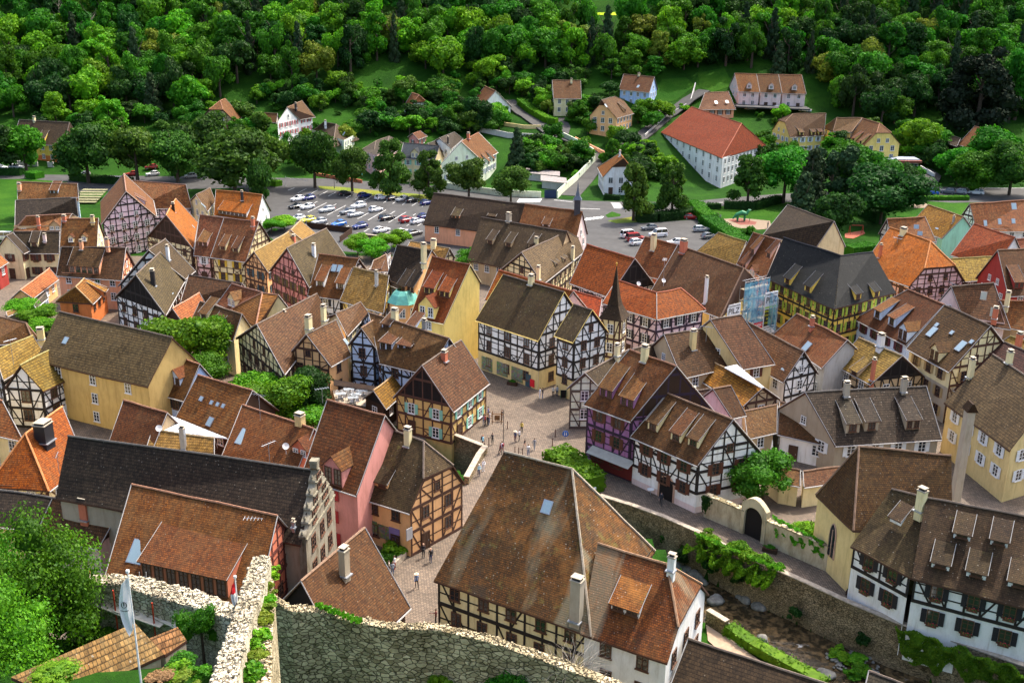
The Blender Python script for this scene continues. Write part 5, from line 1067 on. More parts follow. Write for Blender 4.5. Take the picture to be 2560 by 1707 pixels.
# ---- trees inside the town
for i,(px,py,z,h,w,k,c,lb) in enumerate(((470,960,0,11,11,'round','vivid','brilliant yellow green tree behind the ochre storehouse'),(545,930,0,10,6,'round','mid','green tree touching the brilliant one beside the cream gable'),(520,985,0,7,6,'round','mid','small tree below the tall cream gable'),
  (655,1035,0,7,8,'round','bright','bright bush-like tree at the left of the central garden'),(715,1085,0,8.5,9,'round','bright','big bright green tree filling the central garden'),(768,1060,0,9,6.5,'round','dark','dark slender tree beside the peach courtyard house'),(785,1100,0,5,6,'round','vivid','low bright tree at the right end of the central garden'),
  (62,800,0,4.5,6,'round','bright','leafy tree beside the white metal shed at left'),(107,810,0,3.4,6,'round','vivid','bright low bush left of the storehouse roof'),(105,838,0,3,6,'round','vivid','second bright low bush left of the storehouse roof'),
  (680,585,0,3.8,6,'round','bright','bright thicket below the stone retaining wall of the car park'),(712,575,0,4,7,'round','bright','leafy thicket left of the yellow parked car'),(895,640,0,5,5.5,'round','bright','bright tree in the leafy yard, left one'),(930,650,0,5,6.5,'round','bright','bright tree in the leafy yard, second one'),(965,635,0,5,5.5,'round','bright','bright tree in the leafy yard, third one'),(1000,620,0,5,5.5,'round','bright','bright tree in the leafy yard next to the pink chapel'),
  (1188,690,0,6,7,'round','mid','green tree wedged below the mossy roof'),(1215,690,0,5,5,'round','dark','dark tree beside the black courtyard opening'),
  (1905,1262,0,7.5,7.2,'round','mid','rounded tree behind the arched gate wall'),(2018,1368,0,3.5,4,'round','bright','light green shrub beside the chapel apse'),(2090,1130,0,2.5,2.5,'round','dark','round potted shrub on the little terrace'))):
    tree(at(px,py,z),h,w,k,c,lb,None,seed=i,n=8000,leaf=.036,trunk=.14,nlobe=30)
tree(at(2568,1600,0),8,7,'round','mid','tree cut by the right edge in front of the white riverside house',None,seed=2,n=7000,leaf=.045,trunk=.1)
hedge([(1385,1160),(1420,1180),(1450,1210),(1480,1235)],4,2.4,'vivid','long glossy laurel hedge behind the ridge of the huge hall',z0=0,leaf=.22,dens=20)
# foreground
for i,(px,py,z,h,w,c,lb,n) in enumerate(((95,1695,19,9.6,6.0,'near','big leafy tree filling the lower left corner',44000),(-5,1640,17,9.4,5.6,'near','big leafy tree at the left edge behind the corner tree',34000),(-10,1800,21,8,5.5,'near','dark leafy tree cut by the lower left corner',30000),(508,1628,22.5,3.2,2.3,'near','round bush between the ruined walls and the thick wall',4500),(1272,1800,2,6,4.6,'near','green bush in front of the old boundary wall',9000),(1100,1760,3,3.4,2.2,'vivid','small bright shrub at the bottom edge by the boundary wall',2500),(140,1712,27.2,1.2,2.6,'vivid','sprawling bright shrub over the weathered shed roof',2500))):
    tree(at(px,py,z),h,w,'airy' if w>5.2 else 'round',c,lb,None,seed=i+1,n=n,leaf=.022 if w>5.2 else .035,trunk=.1 if w>5.2 else .02,nlobe=60 if w>5.2 else 24)
# leaf clumps on walls
def ivy(poly,z0,z1,n,col,label,leaf=.12,seed=1,name='ivy',cat='climbing plant',thick=.35):
    """poly: (px,py,z) corner points of a patch; leaves scattered over the bilinear patch"""
    g=np.random.default_rng(seed); c=[np.array(tuple(at(x,y,z))) for x,y,z in poly]; s=g.uniform(0,1,(n,1)); t=g.uniform(0,1,(n,1))
    p=(c[0]*(1-s)+c[1]*s)*(1-t)+(c[3]*(1-s)+c[2]*s)*t
    wv=.5+.5*np.sin(s*23+seed)*np.sin(s*9.1+t*2); keep=(t[:,0]<.45+.6*wv[:,0])
    nr=np.cross(c[1]-c[0],c[3]-c[0]); nr/=np.linalg.norm(nr); 
    if nr[1]>0: nr=-nr
    lump=(.5+.5*np.sin(s*31)*np.cos(t*11+s*7))*thick*(1.2-t)
    p=(p+nr*lump)[keep]; Q=quads(p,np.tile(nr,(len(p),1))+np.array([0,0,.4]),leaf,g); o=c[0]
    ob=link(name,leafmesh(name,Q-o,LM[col])); ob.location=tuple(o); return tag(ob,label,cat)

for i,(x,y,z,h,w,c) in enumerate(((430,1690,25.6,.8,2,'bright'),(470,1700,25.6,.7,1.8,'yell'),(400,1700,25.8,.6,1.6,'dry'),(455,1665,24.8,.9,1.6,'mid'),(500,1690,25.6,.7,1.4,'bright'),(250,1600,20.5,1.2,2.6,'mid'),(210,1560,19.5,1.5,3,'dark'),(330,1560,19.5,1.1,2.4,'bright'),(290,1520,19.4,1.0,2.2,'dark'),(30,1660,21,1.6,3.4,'dark'),(75,1640,20,1.8,3.4,'yell'))):
    bush(at(x,y,z),h,w,c,'clump of wild growth on the castle slope among the ruins','wild clumps on the castle slope',seed=i,n=1400,leaf=.07)
# ---------------------------------------------------------------- rubble and stone walls
def stonemat(name,a,b_,gap,sc=2.2,flat=.6):
    mt,nt,b,o=newmat(name); b.inputs['Roughness'].default_value=.92; b.inputs['Specular IOR Level'].default_value=.1
    tc=N(nt,'TexCoord'); mp=N(nt,'Mapping'); mp.inputs['Scale'].default_value=(1,1,1/flat); L(nt,tc.outputs['Object'],mp.inputs[0])
    n0=N(nt,'TexNoise',Scale=1.5,Detail=4.0); L(nt,mp.outputs[0],n0.inputs['Vector']); ad=N(nt,'VectorMath',operation='MULTIPLY_ADD'); L(nt,n0.outputs['Color'],ad.inputs[0]); ad.inputs[1].default_value=(.35,.35,.35); L(nt,mp.outputs[0],ad.inputs[2])
    v=N(nt,'TexVoronoi',Scale=sc,feature='DISTANCE_TO_EDGE'); L(nt,ad.outputs[0],v.inputs['Vector']); v2=N(nt,'TexVoronoi',Scale=sc); L(nt,ad.outputs[0],v2.inputs['Vector'])
    sp=N(nt,'SeparateColor'); L(nt,v2.outputs['Color'],sp.inputs[0])
    x=mixc(nt,sp.outputs[0],a,b_); e=ramp(nt,v.outputs['Distance'],.0,.09); x=mixc(nt,e,gap,x)
    n=N(nt,'TexNoise',Scale=.35,Detail=8.0,Roughness=.75); L(nt,tc.outputs['Object'],n.inputs['Vector']); x=mixc(nt,ramp(nt,n.outputs[0],.42,.68),x,mixc(nt,1.0,x,(.42,.4,.34),'MULTIPLY'))
    L(nt,x,b.inputs['Base Color']); bp=N(nt,'Bump',Strength=.9,Distance=.12); L(nt,e,bp.inputs['Height']); L(nt,bp.outputs[0],b.inputs['Normal'])
    return mt
ST_L=stonemat('rubble_pale',(.74,.67,.52),(.54,.47,.34),(.2,.17,.12),2.6)
ST_D=stonemat('rubble_mossy',(.72,.6,.4),(.3,.25,.15),(.1,.085,.05),1.7)
ST_R=stonemat('river_wall',(.36,.27,.16),(.22,.17,.1),(.09,.075,.045),2.6)
CAP=plain('coping',(.36,.3,.23),.9,0,.3,2); REN=wall('render_old',(.5,.42,.28),.5)
def stones(m,quad,n,s,rg_,mi=0):
    for i in range(n):
        a,b_=rg_.random(),rg_.random(); c=(quad[0]*(1-a)+quad[1]*a)*(1-b_)+(quad[3]*(1-a)+quad[2]*a)*b_
        c=c+V((0,0,rg_.uniform(-.03,.07))); r=s*rg_.uniform(.5,1.3); u=V((rg_.uniform(-1,1),rg_.uniform(-1,1),rg_.uniform(-.3,.3))).normalized(); v=u.cross(V((0,0,1))).normalized(); w_=u.cross(v)
        ring=[c+u*r+v*r*.1,c+v*r*.7,c-u*r*.9,c-v*r*.75]; ring=[q+V((rg_.uniform(-.3,.3),rg_.uniform(-.3,.3),0))*r for q in ring]
        up=V((0,0,r*.5)); top=[q*.72+c*.28+up for q in ring]; m.hexa([q-up*.4 for q in ring],top,mi)
def wallrun(name,label,Lp,Rp,zs,zb,mat,n=260,s=.16,cat='wall',rub=True,seed=1,capm=None):
    A=[at(x,y,z) for (x,y),z in zip(Lp,zs)]; B=[at(x,y,z) for (x,y),z in zip(Rp,zs)]
    m=MB(); r=random.Random(seed)
    for i in range(len(A)-1):
        q=[A[i],B[i],B[i+1],A[i+1]]; m.hexa([V((p.x,p.y,zb)) for p in q],q,0)
        if rub: stones(m,q,n,s,r,0)
    o=m.build(name,[mat],None,False,A[0]); return tag(o,label,cat),A,B
def runwall(name,label,pts,z,h,th,mat,zb=-1,cat='wall',cap=None,capo=.08,side=0,world=None):
    """free standing wall following the ground points, height h, thickness th"""
    ps=world or [at(x,y,z) for x,y in pts]; m=MB()
    for a,b_ in zip(ps,ps[1:]):
        u=(b_-a).normalized(); n=V((u.y,-u.x,0)).normalized()*th/2; a2=a-u*.02; b2=b_+u*.02
        bz=lambda q:V((q.x,q.y,zb)); tz=lambda q,e=0:V((q.x,q.y,q.z+h+e))
        m.hexa([bz(a2-n),bz(a2+n),bz(b2+n),bz(b2-n)],[tz(a2-n),tz(a2+n),tz(b2+n),tz(b2-n)],0)
        if cap: 
            n2=n.normalized()*(th/2+capo); m.hexa([tz(a2-n2),tz(a2+n2),tz(b2+n2),tz(b2-n2)],[tz(a2-n2,.12),tz(a2+n2,.12),tz(b2+n2,.12),tz(b2-n2,.12)],1)
    o=m.build(name,[mat]+([cap] if cap else []),None,False,ps[0]); return tag(o,label,cat)
# ruined walls of the castle hill
wallrun('ruined_wall','thick pale rubble wall top climbing from bottom centre left',[(632,1391),(610,1459),(590,1522),(566,1591),(545,1650),(522,1715),(500,1790)],[(676,1391),(660,1459),(647,1500),(627,1545),(612,1610),(598,1669),(580,1760)],[25,26,26.6,27.5,28.6,30,32],6,ST_L,200,.15,seed=2)
wallrun('wall_ledge','lower mossy ledge of the ruined wall with grass tufts',[(677,1400),(661,1465),(648,1506),(629,1550),(614,1615),(600,1675),(584,1765)],[(682,1420),(683,1475),(683,1515),(682,1570),(680,1640),(678,1700),(676,1790)],[23,24,24.6,25.4,26.4,27.6,29],5,ST_D,60,.12,seed=3)
wallrun('ruined_wall','pale rubble ruin wall with scaffold, running left from the thick wall',[(150,1440),(228,1441),(320,1437),(400,1455),(500,1479),(552,1502),(600,1525)],[(150,1462),(228,1461),(300,1462),(387,1492),(470,1514),(520,1530),(578,1548)],[23.5,24,24.3,24.3,24.5,24.8,25.2],12,ST_L,230,.17,seed=4)
o,A,B=wallrun('boundary_wall','old mossy boundary wall with stone crest along the bottom centre',[(678,1480),(728,1512),(800,1514),(868,1535),(978,1556),(1091,1557),(1205,1583),(1280,1606),(1360,1630),(1500,1682),(1640,1740)],[(680,1500),(728,1528),(796,1530),(864,1550),(978,1572),(1091,1574),(1205,1600),(1273,1622),(1345,1647),(1490,1700),(1620,1765)],[11,10.6,10.3,10,10,10,9.7,9.4,9,8.5,8],-2,ST_D,70,.17,seed=5)
# river retaining wall with coping, following the lane edge
rw=[at(x,y,.35) for x,y in WALLTOP]
runwall('retaining_wall','high stone retaining wall between the lane and the stream',None,0,.45,.5,ST_R,zb=-6,cap=CAP,world=[V((p.x,p.y,.0)) for p in rw[3:]])
runwall('bridge_parapet','stone parapet edging the square above the stream',[(1129,1100),(1205,1130)],0,1.0,.5,ST_R,zb=-6,cap=CAP)
runwall('bridge_parapet','angled stone parapet of the little bridge where two people lean',[(1213,1132),(1198,1152),(1166,1211)],0,1.0,.6,ST_R,zb=-6,cap=CAP)
sheet('bridge_deck',[(1205,1110),(1260,1100),(1330,1160),(1300,1300),(1120,1330),(1160,1215),(1198,1152)],.05,PAVE)
runwall('stream_bank_wall','low rough wall on the near bank of the stream',[(1768,1553),(1815,1582)],-3,1.4,.5,ST_R,zb=-6,cap=CAP)
sheet('yard',[(1765,1560),(1812,1590),(1900,1650),(1990,1700),(1900,1720),(1770,1600)],-3.0,plain('yard_gravel',(.34,.24,.16),.9,0,.2,1))
# near bank grass hedge, boulders
hedge([(1820,1578),(1880,1620),(1960,1665),(2060,1720)],1.6,1.0,'vivid','bright grassy hedge strip along the near bank of the stream',z0=-3,dens=20,leaf=.12)
BL=plain('boulder',(.2,.19,.165),.8,0,.5,1.2)
rs=random.Random(9)
import bmesh
def boulder(p,r,label,group='boulders in the stream'):
    bm=bmesh.new(); bmesh.ops.create_icosphere(bm,subdivisions=3,radius=r)
    for v in bm.verts:
        k=.85+.22*math.sin(v.co.x*2.3/r+p[0])*math.cos(v.co.y*2.1/r+p[1])+.1*math.sin(v.co.z*4/r+p[0]*3); v.co*=k*.8; v.co+=V((round(v.co.x/r*2.2)/2.2*r,round(v.co.y/r*2.2)/2.2*r,round(v.co.z/r*2)/2*r))*.3; v.co*=.8; v.co.z*=.62
    me=bpy.data.meshes.new('boulder'); bm.to_mesh(me); bm.free(); me.materials.append(BL); me.polygons.foreach_set('use_smooth',[True]*len(me.polygons))
    o=link('boulder',me); o.location=p; tag(o,label,'boulder',group)
for x,y,r in ((1645,1398,1.0),(1692,1413,1.0),(1717,1423,.9),(1736,1433,1.1),(1748,1440,.8),(1790,1503,1.25),(1851,1492,.6),(1863,1498,.9),(1899,1517,1.15),(1905,1598,1.0),(1838,1573,.8),(1822,1570,.9),(1775,1547,.7),(1757,1453,.8),(2064,1685,1.1),(1708,1430,.6)):
    boulder(at(x,y,-4.6),r,'grey rounded boulder in the stream bed')
for i in range(90):
    t=rs.random(); x=2085+rs.uniform(-25,75)+t*40; y=1640+rs.uniform(-14,16)+t*30; q=at(x,y,-4.6); boulder(q,rs.uniform(.12,.3),'small pale stone on the gravel bar','stones on the gravel bar')
for i,(x,y) in enumerate(((2090,1635),(2112,1650),(2135,1655),(2150,1680),(2135,1692))): bush(at(x,y,-4.7),1.0,2.2,'vivid','bright grass clump on the gravel bar of the stream','grass clumps on the gravel bar',seed=i)
for i,(x,y,r) in enumerate(((1702,1400,2.2),(1773,1430,2.4),(1845,1465,2),(1985,1545,1.6),(2118,1583,1.6),(2150,1590,1.2),(2155,1615,1.5),(1665,1360,2.4),(1660,1270,1.0))): bush(at(x,y,-3.5),r,r,'dark','dark shrub rooted at the foot of the river wall','shrubs at the river wall',seed=i)
# ivy
def wz(i,x,y,z): return (x,y,z)
ivy([(1735,1333,.6),(1950,1425,.6),(1920,1465,-1.5),(1800,1430,-4.4)],0,0,16000,'vivid','bulging bright ivy hanging over the river wall',leaf=.13,thick=2.6,seed=3)
ivy([(1745,1330,.8),(1960,1420,.8),(1962,1436,.2),(1747,1346,.2)],0,0,3500,'vivid','crest of the bright ivy on top of the river wall',leaf=.16,thick=1.1,seed=5)
ivy([(2245,1556,.7),(2620,1690,.7),(2620,1780,-4.5),(2262,1660,-3.5)],0,0,12000,'vivid','long ivy curtain on the river wall below the white timbered house',leaf=.15,thick=1.2,seed=6)
ivy([(1905,1640,4),(1905,1640,4),(1905,1640,4),(1905,1640,4)],0,0,10,'ivy','x',seed=1) if False else None
# yard wall with arch gate
YW=[(1758,1288),(1855,1329),(1866,1334)]
runwall('yard_wall','old rendered yard wall with climbing stems beside the timbered shop house',[(1762,1290),(1858,1331)],0,2.9,.5,REN,zb=-.5,cap=ST_D,capo=.15)
runwall('yard_wall','old rendered yard wall with ivy between the arched gate and the chapel',[(1908,1356),(2010,1400),(2065,1425),(2125,1445)],0,3.0,.5,REN,zb=-.5,cap=ST_D,capo=.15)
pa,pb=at(1858,1331,0),at(1908,1356,0); u=(pb-pa); Lg=u.length; u/=Lg; n=V((u.y,-u.x,0))
root=empty('arched_gate',(pa+pb)/2,'tall arched gateway with a dark door in the old yard wall','gate')
def arch(m,o,u,n,W_,H_,rw,rh,t,mi=0,seg=12):
    """wall panel W_ x H_ with an arched opening of width rw, spring height rh"""
    def Q(x,z,s): return o+u*x+V((0,0,z))+n*(t/2*s)
    pts=[(-rw/2,0),(-rw/2,rh)]+[(-rw/2*math.cos(math.pi*i/seg),rh+rw/2*math.sin(math.pi*i/seg)) for i in range(1,seg)]+[(rw/2,rh),(rw/2,0)]
    out=[(-W_/2,0),(-W_/2,H_*.8)]+[(-W_/2+W_*i/seg,H_*.8+H_*.2*math.sin(math.pi*i/seg)) for i in range(1,seg)]+[(W_/2,H_*.8),(W_/2,0)]
    for i in range(len(pts)-1):
        for s in (-1,1): m.face([Q(*out[i],s),Q(*pts[i],s),Q(*pts[i+1],s),Q(*out[i+1],s)],mi)
        m.face([Q(*pts[i],-1),Q(*pts[i],1),Q(*pts[i+1],1),Q(*pts[i+1],-1)],mi); m.face([Q(*out[i],-1),Q(*out[i],1),Q(*out[i+1],1),Q(*out[i+1],-1)],mi)
m=MB(); arch(m,(pa+pb)/2-V((0,0,.2)),u,n if n.y<0 else -n,Lg+.6,5.2,2.5,2.8,.7); m.build('gate_arch',[REN],root)
m=MB(); m.box((pa+pb)/2+V((0,0,2)),u,n,V((0,0,1)),1.25,.06,2.1); m.build('gate_door',[W('black')],root)
ivy([(1935,1290,3.2),(2062,1355,3.2),(2062,1400,1.2),(1940,1345,1.6)],0,0,3500,'bright','ivy trailing over the yard wall right of the arched gate',leaf=.12,thick=.6,seed=8)
ivy([(1755,1235,2.9),(1785,1240,2.9),(1775,1290,.2),(1757,1288,.2)],0,0,1500,'ivy','dark ivy column at the corner of the timbered shop house',leaf=.12,thick=.6,seed=9)
ivy([(1852,1092,6.5),(1925,1170,3),(1915,1185,2),(1845,1110,5.4)],0,0,1600,'ivy','ivy climbing the right verge of the white timbered shop house',leaf=.12,thick=.4,seed=12)
ivy([(870,1590,8),(955,1640,6),(930,1720,2.5),(870,1720,2.5)],0,0,1800,'ivy','dark ivy on the face of the old boundary wall',leaf=.12,thick=.4,seed=13)
ivy([(800,1500,10.9),(910,1545,10.7),(905,1552,10.3),(800,1515,10.3)],0,0,1200,'vivid','bright weeds growing on the crest of the boundary wall',leaf=.12,thick=.8,seed=14)
for i,((x,y),z) in enumerate(zip(((679,1440),(672,1480),(665,1515),(656,1560),(648,1600),(640,1650),(632,1700),(662,1535),(640,1625)),(23.4,24.1,24.7,25.3,26,27,28,25,26.5))):
    bush(at(x,y,z),.8,1.3,'yell' if i%2 else 'bright','grass tuft on the mossy ledge of the ruined wall','grass tufts on the ruined wall',seed=i,leaf=.16,n=500)
# bare branches bush
r=random.Random(8); m=MB()
for i in range(95):
    a=r.uniform(0,6.28); p=V((0,0,0)); d=V((math.cos(a)*1.0,math.sin(a)*.7,r.uniform(.3,1.1))).normalized(); pts=[p+d*.2]
    for k in range(5): d=(d+V((r.uniform(-.5,.5),r.uniform(-.5,.5),r.uniform(-.35,.3)))).normalized(); pts.append(pts[-1]+d*r.uniform(.5,.9))
    m.tube(pts,[.035,.03,.024,.018,.012,.006],3,0,False)
o=m.build('bare_shrub',[plain('grey_twigs',(.2,.18,.15),.9,0,.2)]); o.location=at(1430,1690,7); tag(o,'tangled leafless grey shrub over the boundary wall at the bottom','shrub')
# pale green yard walls, garden walls on the slope
PG=W('paleg')
def slopewall(name,label,pts,h,th,mat,cat='wall',cap=None):
    ps=[hit(x,y) for x,y in pts]; q=[ps[0]]
    for a,b_ in zip(ps,ps[1:]):
        k=max(1,int((b_-a).length/4)); q+=[a.lerp(b_,i/k) for i in range(1,k+1)]
    for p in q: p.z=hbase(p.x,p.y)
    return runwall(name,label,None,0,h,th,mat,zb=min(p.z for p in q)-1,cat=cat,cap=cap,world=q)
slopewall('yard_wall','pale green wall along the road in front of the gabled house',[(1085,466),(1130,474),(1250,490),(1352,495)],1.8,.3,PG)
slopewall('yard_wall','long pale green wall climbing beside the narrow lane',[(1393,496),(1412,478),(1446,448),(1487,405),(1482,388),(1452,370),(1402,345)],2.2,.3,PG)
slopewall('garden_wall','orange garden wall in front of the ochre villa',[(1438,352),(1470,368),(1512,390)],1.3,.3,W('salmon'))
slopewall('garden_wall','beige terraced wall below the hillside lane',[(1200,330),(1270,345),(1372,350)],1.8,.4,W('grey'))
slopewall('garden_wall','curved pale wall beside the white orange roofed house',[(1238,303),(1262,315),(1310,322),(1352,322)],1.2,.4,W('ochrec'))
slopewall('garden_wall','grey retaining wall of the lane right of the light blue house',[(1612,345),(1670,290),(1725,262),(1738,215)],1.2,.3,W('grey'))
slopewall('garden_wall','low brick wall behind the lime tree row',[(790,440),(850,450),(905,458)],1.0,.3,W('brick'))
slopewall('wall','pale concrete wall panels beside the far left road',[(45,415),(95,416)],1.6,.4,W('grey')); slopewall('wall','pale concrete block left of the orange garage',[(120,418),(135,418)],1.6,.4,W('grey'))
slopewall('garden_wall','white boundary wall beside the pharmacy lane',[(2300,425),(2336,445)],1.4,.3,W('white'))
runwall('car_park_wall','stone wall edging the car park above the leafy yard',[(892,590),(985,600),(1005,606)],0,.6,.4,ST_R,zb=-4,cap=CAP)
runwall('wooden_fence','brown board fence at the lower edge of the car park',[(768,570),(880,583)],0,1.4,.12,W('wood'),zb=-2,cat='fence')
runwall('wooden_fence','brown board fence turning down into the leafy yard',[(880,583),(850,606)],0,1.4,.12,W('wood'),zb=-2,cat='fence')

bush(at(*P('l3',-60,1500),0),1.9,3.4,'vivid','flat clipped bright bush in the raised bed of the lower square',seed=3)
hedge([(955,1395),(975,1410)],1.6,.9,'mid','low planting in the raised bed of the lower square',z0=.2)
runwall('bed_wall','low stone wall around the planted bed in the lower square',[(986,1418),(1012,1392)],0,.7,.4,CAP)

for i,(x,y,z,w) in enumerate(((1760,1355,-.4,2.6),(1790,1378,-.8,3.2),(1825,1398,-1.0,3.4),(1862,1412,-1.0,3.4),(1900,1425,-.8,3.2),(1935,1432,-.4,2.4),(1850,1440,-2.4,2.6),(1810,1420,-2.2,2.4))):
    bush(at(x,y,z),w*.75,w,'vivid','rounded clump of the bright climber bulging from the river wall','climber clumps on the river wall',seed=i,n=2200,leaf=.06,name='climber_clump')
sq=lambda x,y:(1140+x/4.2,1000+y/4.2)
# ---------------------------------------------------------------- turret, hall gable and other special pieces
def ngon(r,z,n,c=(0,0),a0=0): return [V((c[0]+r*math.cos(a0+2*math.pi*i/n),c[1]+r*math.sin(a0+2*math.pi*i/n),z)) for i in range(n)]
def spire(parent,loc,prof_,n,mat,name='roof',a0=0):
    m=MB(); rs=[[V(loc)+p for p in ngon(r,z,n,(0,0),a0)] for r,z in prof_]
    for a,b_ in zip(rs,rs[1:]):
        for i in range(n):
            j=(i+1)%n; L_=(b_[i]-a[i]).length; w=(a[j]-a[i]).length; m.face([a[i],a[j],b_[j],b_[i]],0,[(i*3,a[i].z),(i*3+w,a[j].z),(i*3+w*.7,b_[j].z),(i*3,b_[i].z)])
    m.face(list(reversed(rs[0])),0); return m.build(name,[mat],parent)
tb=at(*P('m4',130,500),5.5); tb=V((tb.x,tb.y,0))
root=empty('stair_turret',tb,'cream timbered turret with a tall pointed mossy spire behind the grand corner house','turret')
ang=R(20)
m=MB(); c4=ngon(2.25,0,4,tb.xy,ang); m.hexa(c4,[p+V((0,0,9.4)) for p in c4]); m.build('wall',[W('cream')],root)
tm=MB(); rr=random.Random(2); ctr=tb.copy()
for i in range(4):
    p0,p1=c4[i],c4[(i+1)%4]; mid=(p0+p1)/2; n=(mid-ctr); n.z=0; n.normalize()
    if facing(mid,n):
        timber(tm,p0,p1,n,0,[(0,9.5),(1,9.5)],3,3,rr,1.2); u=(p1-p0).normalized()
        for z in (4.6,7.7): window(root,mid+V((0,0,z))+n*.05,u,n,.9,1.4,'w')
tm.build('timber_frame',[TB['brown']],root)
spire(root,tb,[(2.85,9.2),(2.2,9.9),(1.35,11.2),(.85,12.8),(.45,15),(.03,17.6)],4,RM['mossd'],a0=ang)
m=MB(); m.tube([tb+V((0,0,17.5)),tb+V((0,0,18.4))],[.06,.02],5); m.box(tb+V((0,0,17.9)),(1,0,0),(0,1,0),(0,0,1),.12,.12,.12); m.build('finial',[plain('gilt',(.6,.35,.06),.4,.5,0)],root)
# bell turret on the pink chapel
q=at(*P('u3',1735,545),9.6)
root=empty('bell_turret',q,'small slate clad bell turret with a pointed cap on the pink chapel roof','bell turret')
SL=RM['slate']; m=MB(); b4=ngon(.95,-1.5,4,(0,0),R(40)); m.hexa([q+p for p in b4],[q+p+V((0,0,5.2)) for p in b4]); m.build('shaft',[plain('slate_clad',(.045,.045,.055),.6,.1,.2)],root)
spire(root,q,[(1.35,3.6),(.7,4.4),(.35,5.4),(.03,7.4)],4,plain('slate_cap',(.1,.12,.15),.5,.2,.1),'cap',R(40))
m=MB(); m.tube([q+V((0,0,7.3)),q+V((0,0,8.3))],[.04,.015],5); m.build('finial',[METAL],root)
# scrolled stone gable of the long hall, standing on its right end
hl=HL; me_=[c for c in hl.children if c.name.startswith('wall')][0]
B_=at(788,1175,0)  # placeholder for direction only
def find_gable():
    ps=[me_.matrix_world@v.co for v in me_.data.vertices]
    ps=[V(v.co)+hl.location for v in me_.data.vertices]; mx=max(p.z for p in ps)
    ap=[p for p in ps if p.z>mx-.05]; a=max(ap,key=lambda p:p.x); return ps,a
ps,a=find_gable()
pg=max((po for po in me_.data.polygons if len(po.vertices)==5),key=lambda po:po.center.x); gv=sorted([V(me_.data.vertices[i].co)+hl.location for i in pg.vertices],key=lambda v:v.z)
f1,f2=sorted(gv[:2],key=lambda v:v.y); ez=gv[2].z; a=gv[4]
u=(f2-f1); u.z=0; Wd=u.length; u.normalize(); n=V((u.y,-u.x,0)); 
if n.x<0: n=-n
mid=(f1+f2)/2; mid.z=0; zr=a.z+.35; ze=ez+.1
pr=[]; H_=zr-ze
steps=5
for i in range(steps):
    s0=1-i/steps; s1=1-(i+1)/steps; w0=Wd/2*s0+.2; w1=Wd/2*s1+.2; z0=ze+H_*i/steps; z1=ze+H_*(i+1)/steps
    for k in range(0 if i==0 else 1,9):
        t=k/8; pr.append((w0+(w1-w0)*(t*t*(3-2*t))+.22*math.sin(math.pi*min(1,t*1.6))*(1 if t<.63 else 0)-.12*math.sin(math.pi*t),z0+(z1-z0)*t))
pr.append((.4,zr+.2)); pr.append((.4,zr+.8))
out=[V((0,0,0))+mid+u*x+V((0,0,z)) for x,z in pr]+[mid-u*x+V((0,0,z)) for x,z in reversed(pr)]
m=MB(); bot=[mid-u*(Wd/2+.3)+V((0,0,-1)),mid+u*(Wd/2+.3)+V((0,0,-1))]; loop=bot+out; f_=[p+n*.55 for p in loop]; b_=[p-n*.15 for p in loop]
m.face(f_); m.face(list(reversed(b_)))
for i in range(len(loop)): j=(i+1)%len(loop); m.face([f_[i],b_[i],b_[j],f_[j]])
GST=wall('gable_stone',(.27,.245,.19),.6); m.build('stone_gable',[GST],hl)
m=MB()
for i in range(steps+1):
    z=ze+H_*i/steps+(-.15 if i==0 else 0); w=Wd/2*(1-i/steps)+.16
    m.box(mid+V((0,0,z))+n*.6,u,n,V((0,0,1)),w,.1,.08)
    if i>0 or True:
        for s in (-1,1):
            c=mid+u*(s*(w-.05))+V((0,0,z+.25))+n*.2
            for r0,r1,h0,h1 in ((.14,.1,0,.22),(.07,.16,.22,.36),(.16,.04,.36,.62)):
                A=[c+p for p in ngon(r0,h0,8)]; B=[c+p for p in ngon(r1,h1,8)]
                for k in range(8): l=(k+1)%8; m.face([A[k],A[l],B[l],B[k]])
m.box(mid+V((0,0,zr+.85))+n*.2,u,n,V((0,0,1)),.45,.4,.15)
m.build('cornice',[plain('gable_trim',(.2,.18,.13),.9,0,.4,2)],hl)
for z,xs_ in ((ze+H_*.1,(-2,2)),(ze+H_*.3,(-1.4,1.4)),(ze+H_*.65,(0,)),(ze-2.2,(-2.6,.2,2.6)),(ze-5,(-2.6,0,2.6))):
    for x in xs_: window(hl,mid+u*x+V((0,0,z+.7))+n*.58,u,n,1.1,1.5,'b')
# stepped facet and gothic windows of the chapel
ch=[o for o in bpy.data.objects if o.get('category')=='chapel' and 'gothic' in o.get('label','')][0]
def gothic(root,p,u,n,w,h):
    m=MB(); pts=[(-w/2,0),(w/2,0),(w/2,h*.6)]+[(w/2*math.cos(t),h*.6+h*.4*math.sin(t)) for t in [math.pi/2*k/5 for k in range(1,5)]]+[(0,h)]+[(-w/2*math.cos(t),h*.6+h*.4*math.sin(t)) for t in [math.pi/2*k/5 for k in range(4,0,-1)]]+[(-w/2,h*.6)]
    q=[p+u*x+V((0,0,z)) for x,z in pts]; m.face([v+n*.06 for v in q],0)
    big=[p+u*(x*1.35)+V((0,0,z*1.07-.15)) for x,z in pts]
    for i in range(len(q)): j=(i+1)%len(q); m.face([q[i]+n*.1,big[i]+n*.02,big[j]+n*.02,q[j]+n*.1],1)
    m.box(p+n*.09+V((0,0,h*.42)),u,n,V((0,0,1)),.05,.03,h*.42,1)
    m.build('gothic_window',[GLASS,plain('sandstone',(.42,.26,.18),.85,0,.2)],root)
wl=[c for c in ch.children if c.name.startswith('wall')][0]
for k,(px,py) in enumerate((('l5',(405,1340)),('l5',(195,1130)))):
    pass
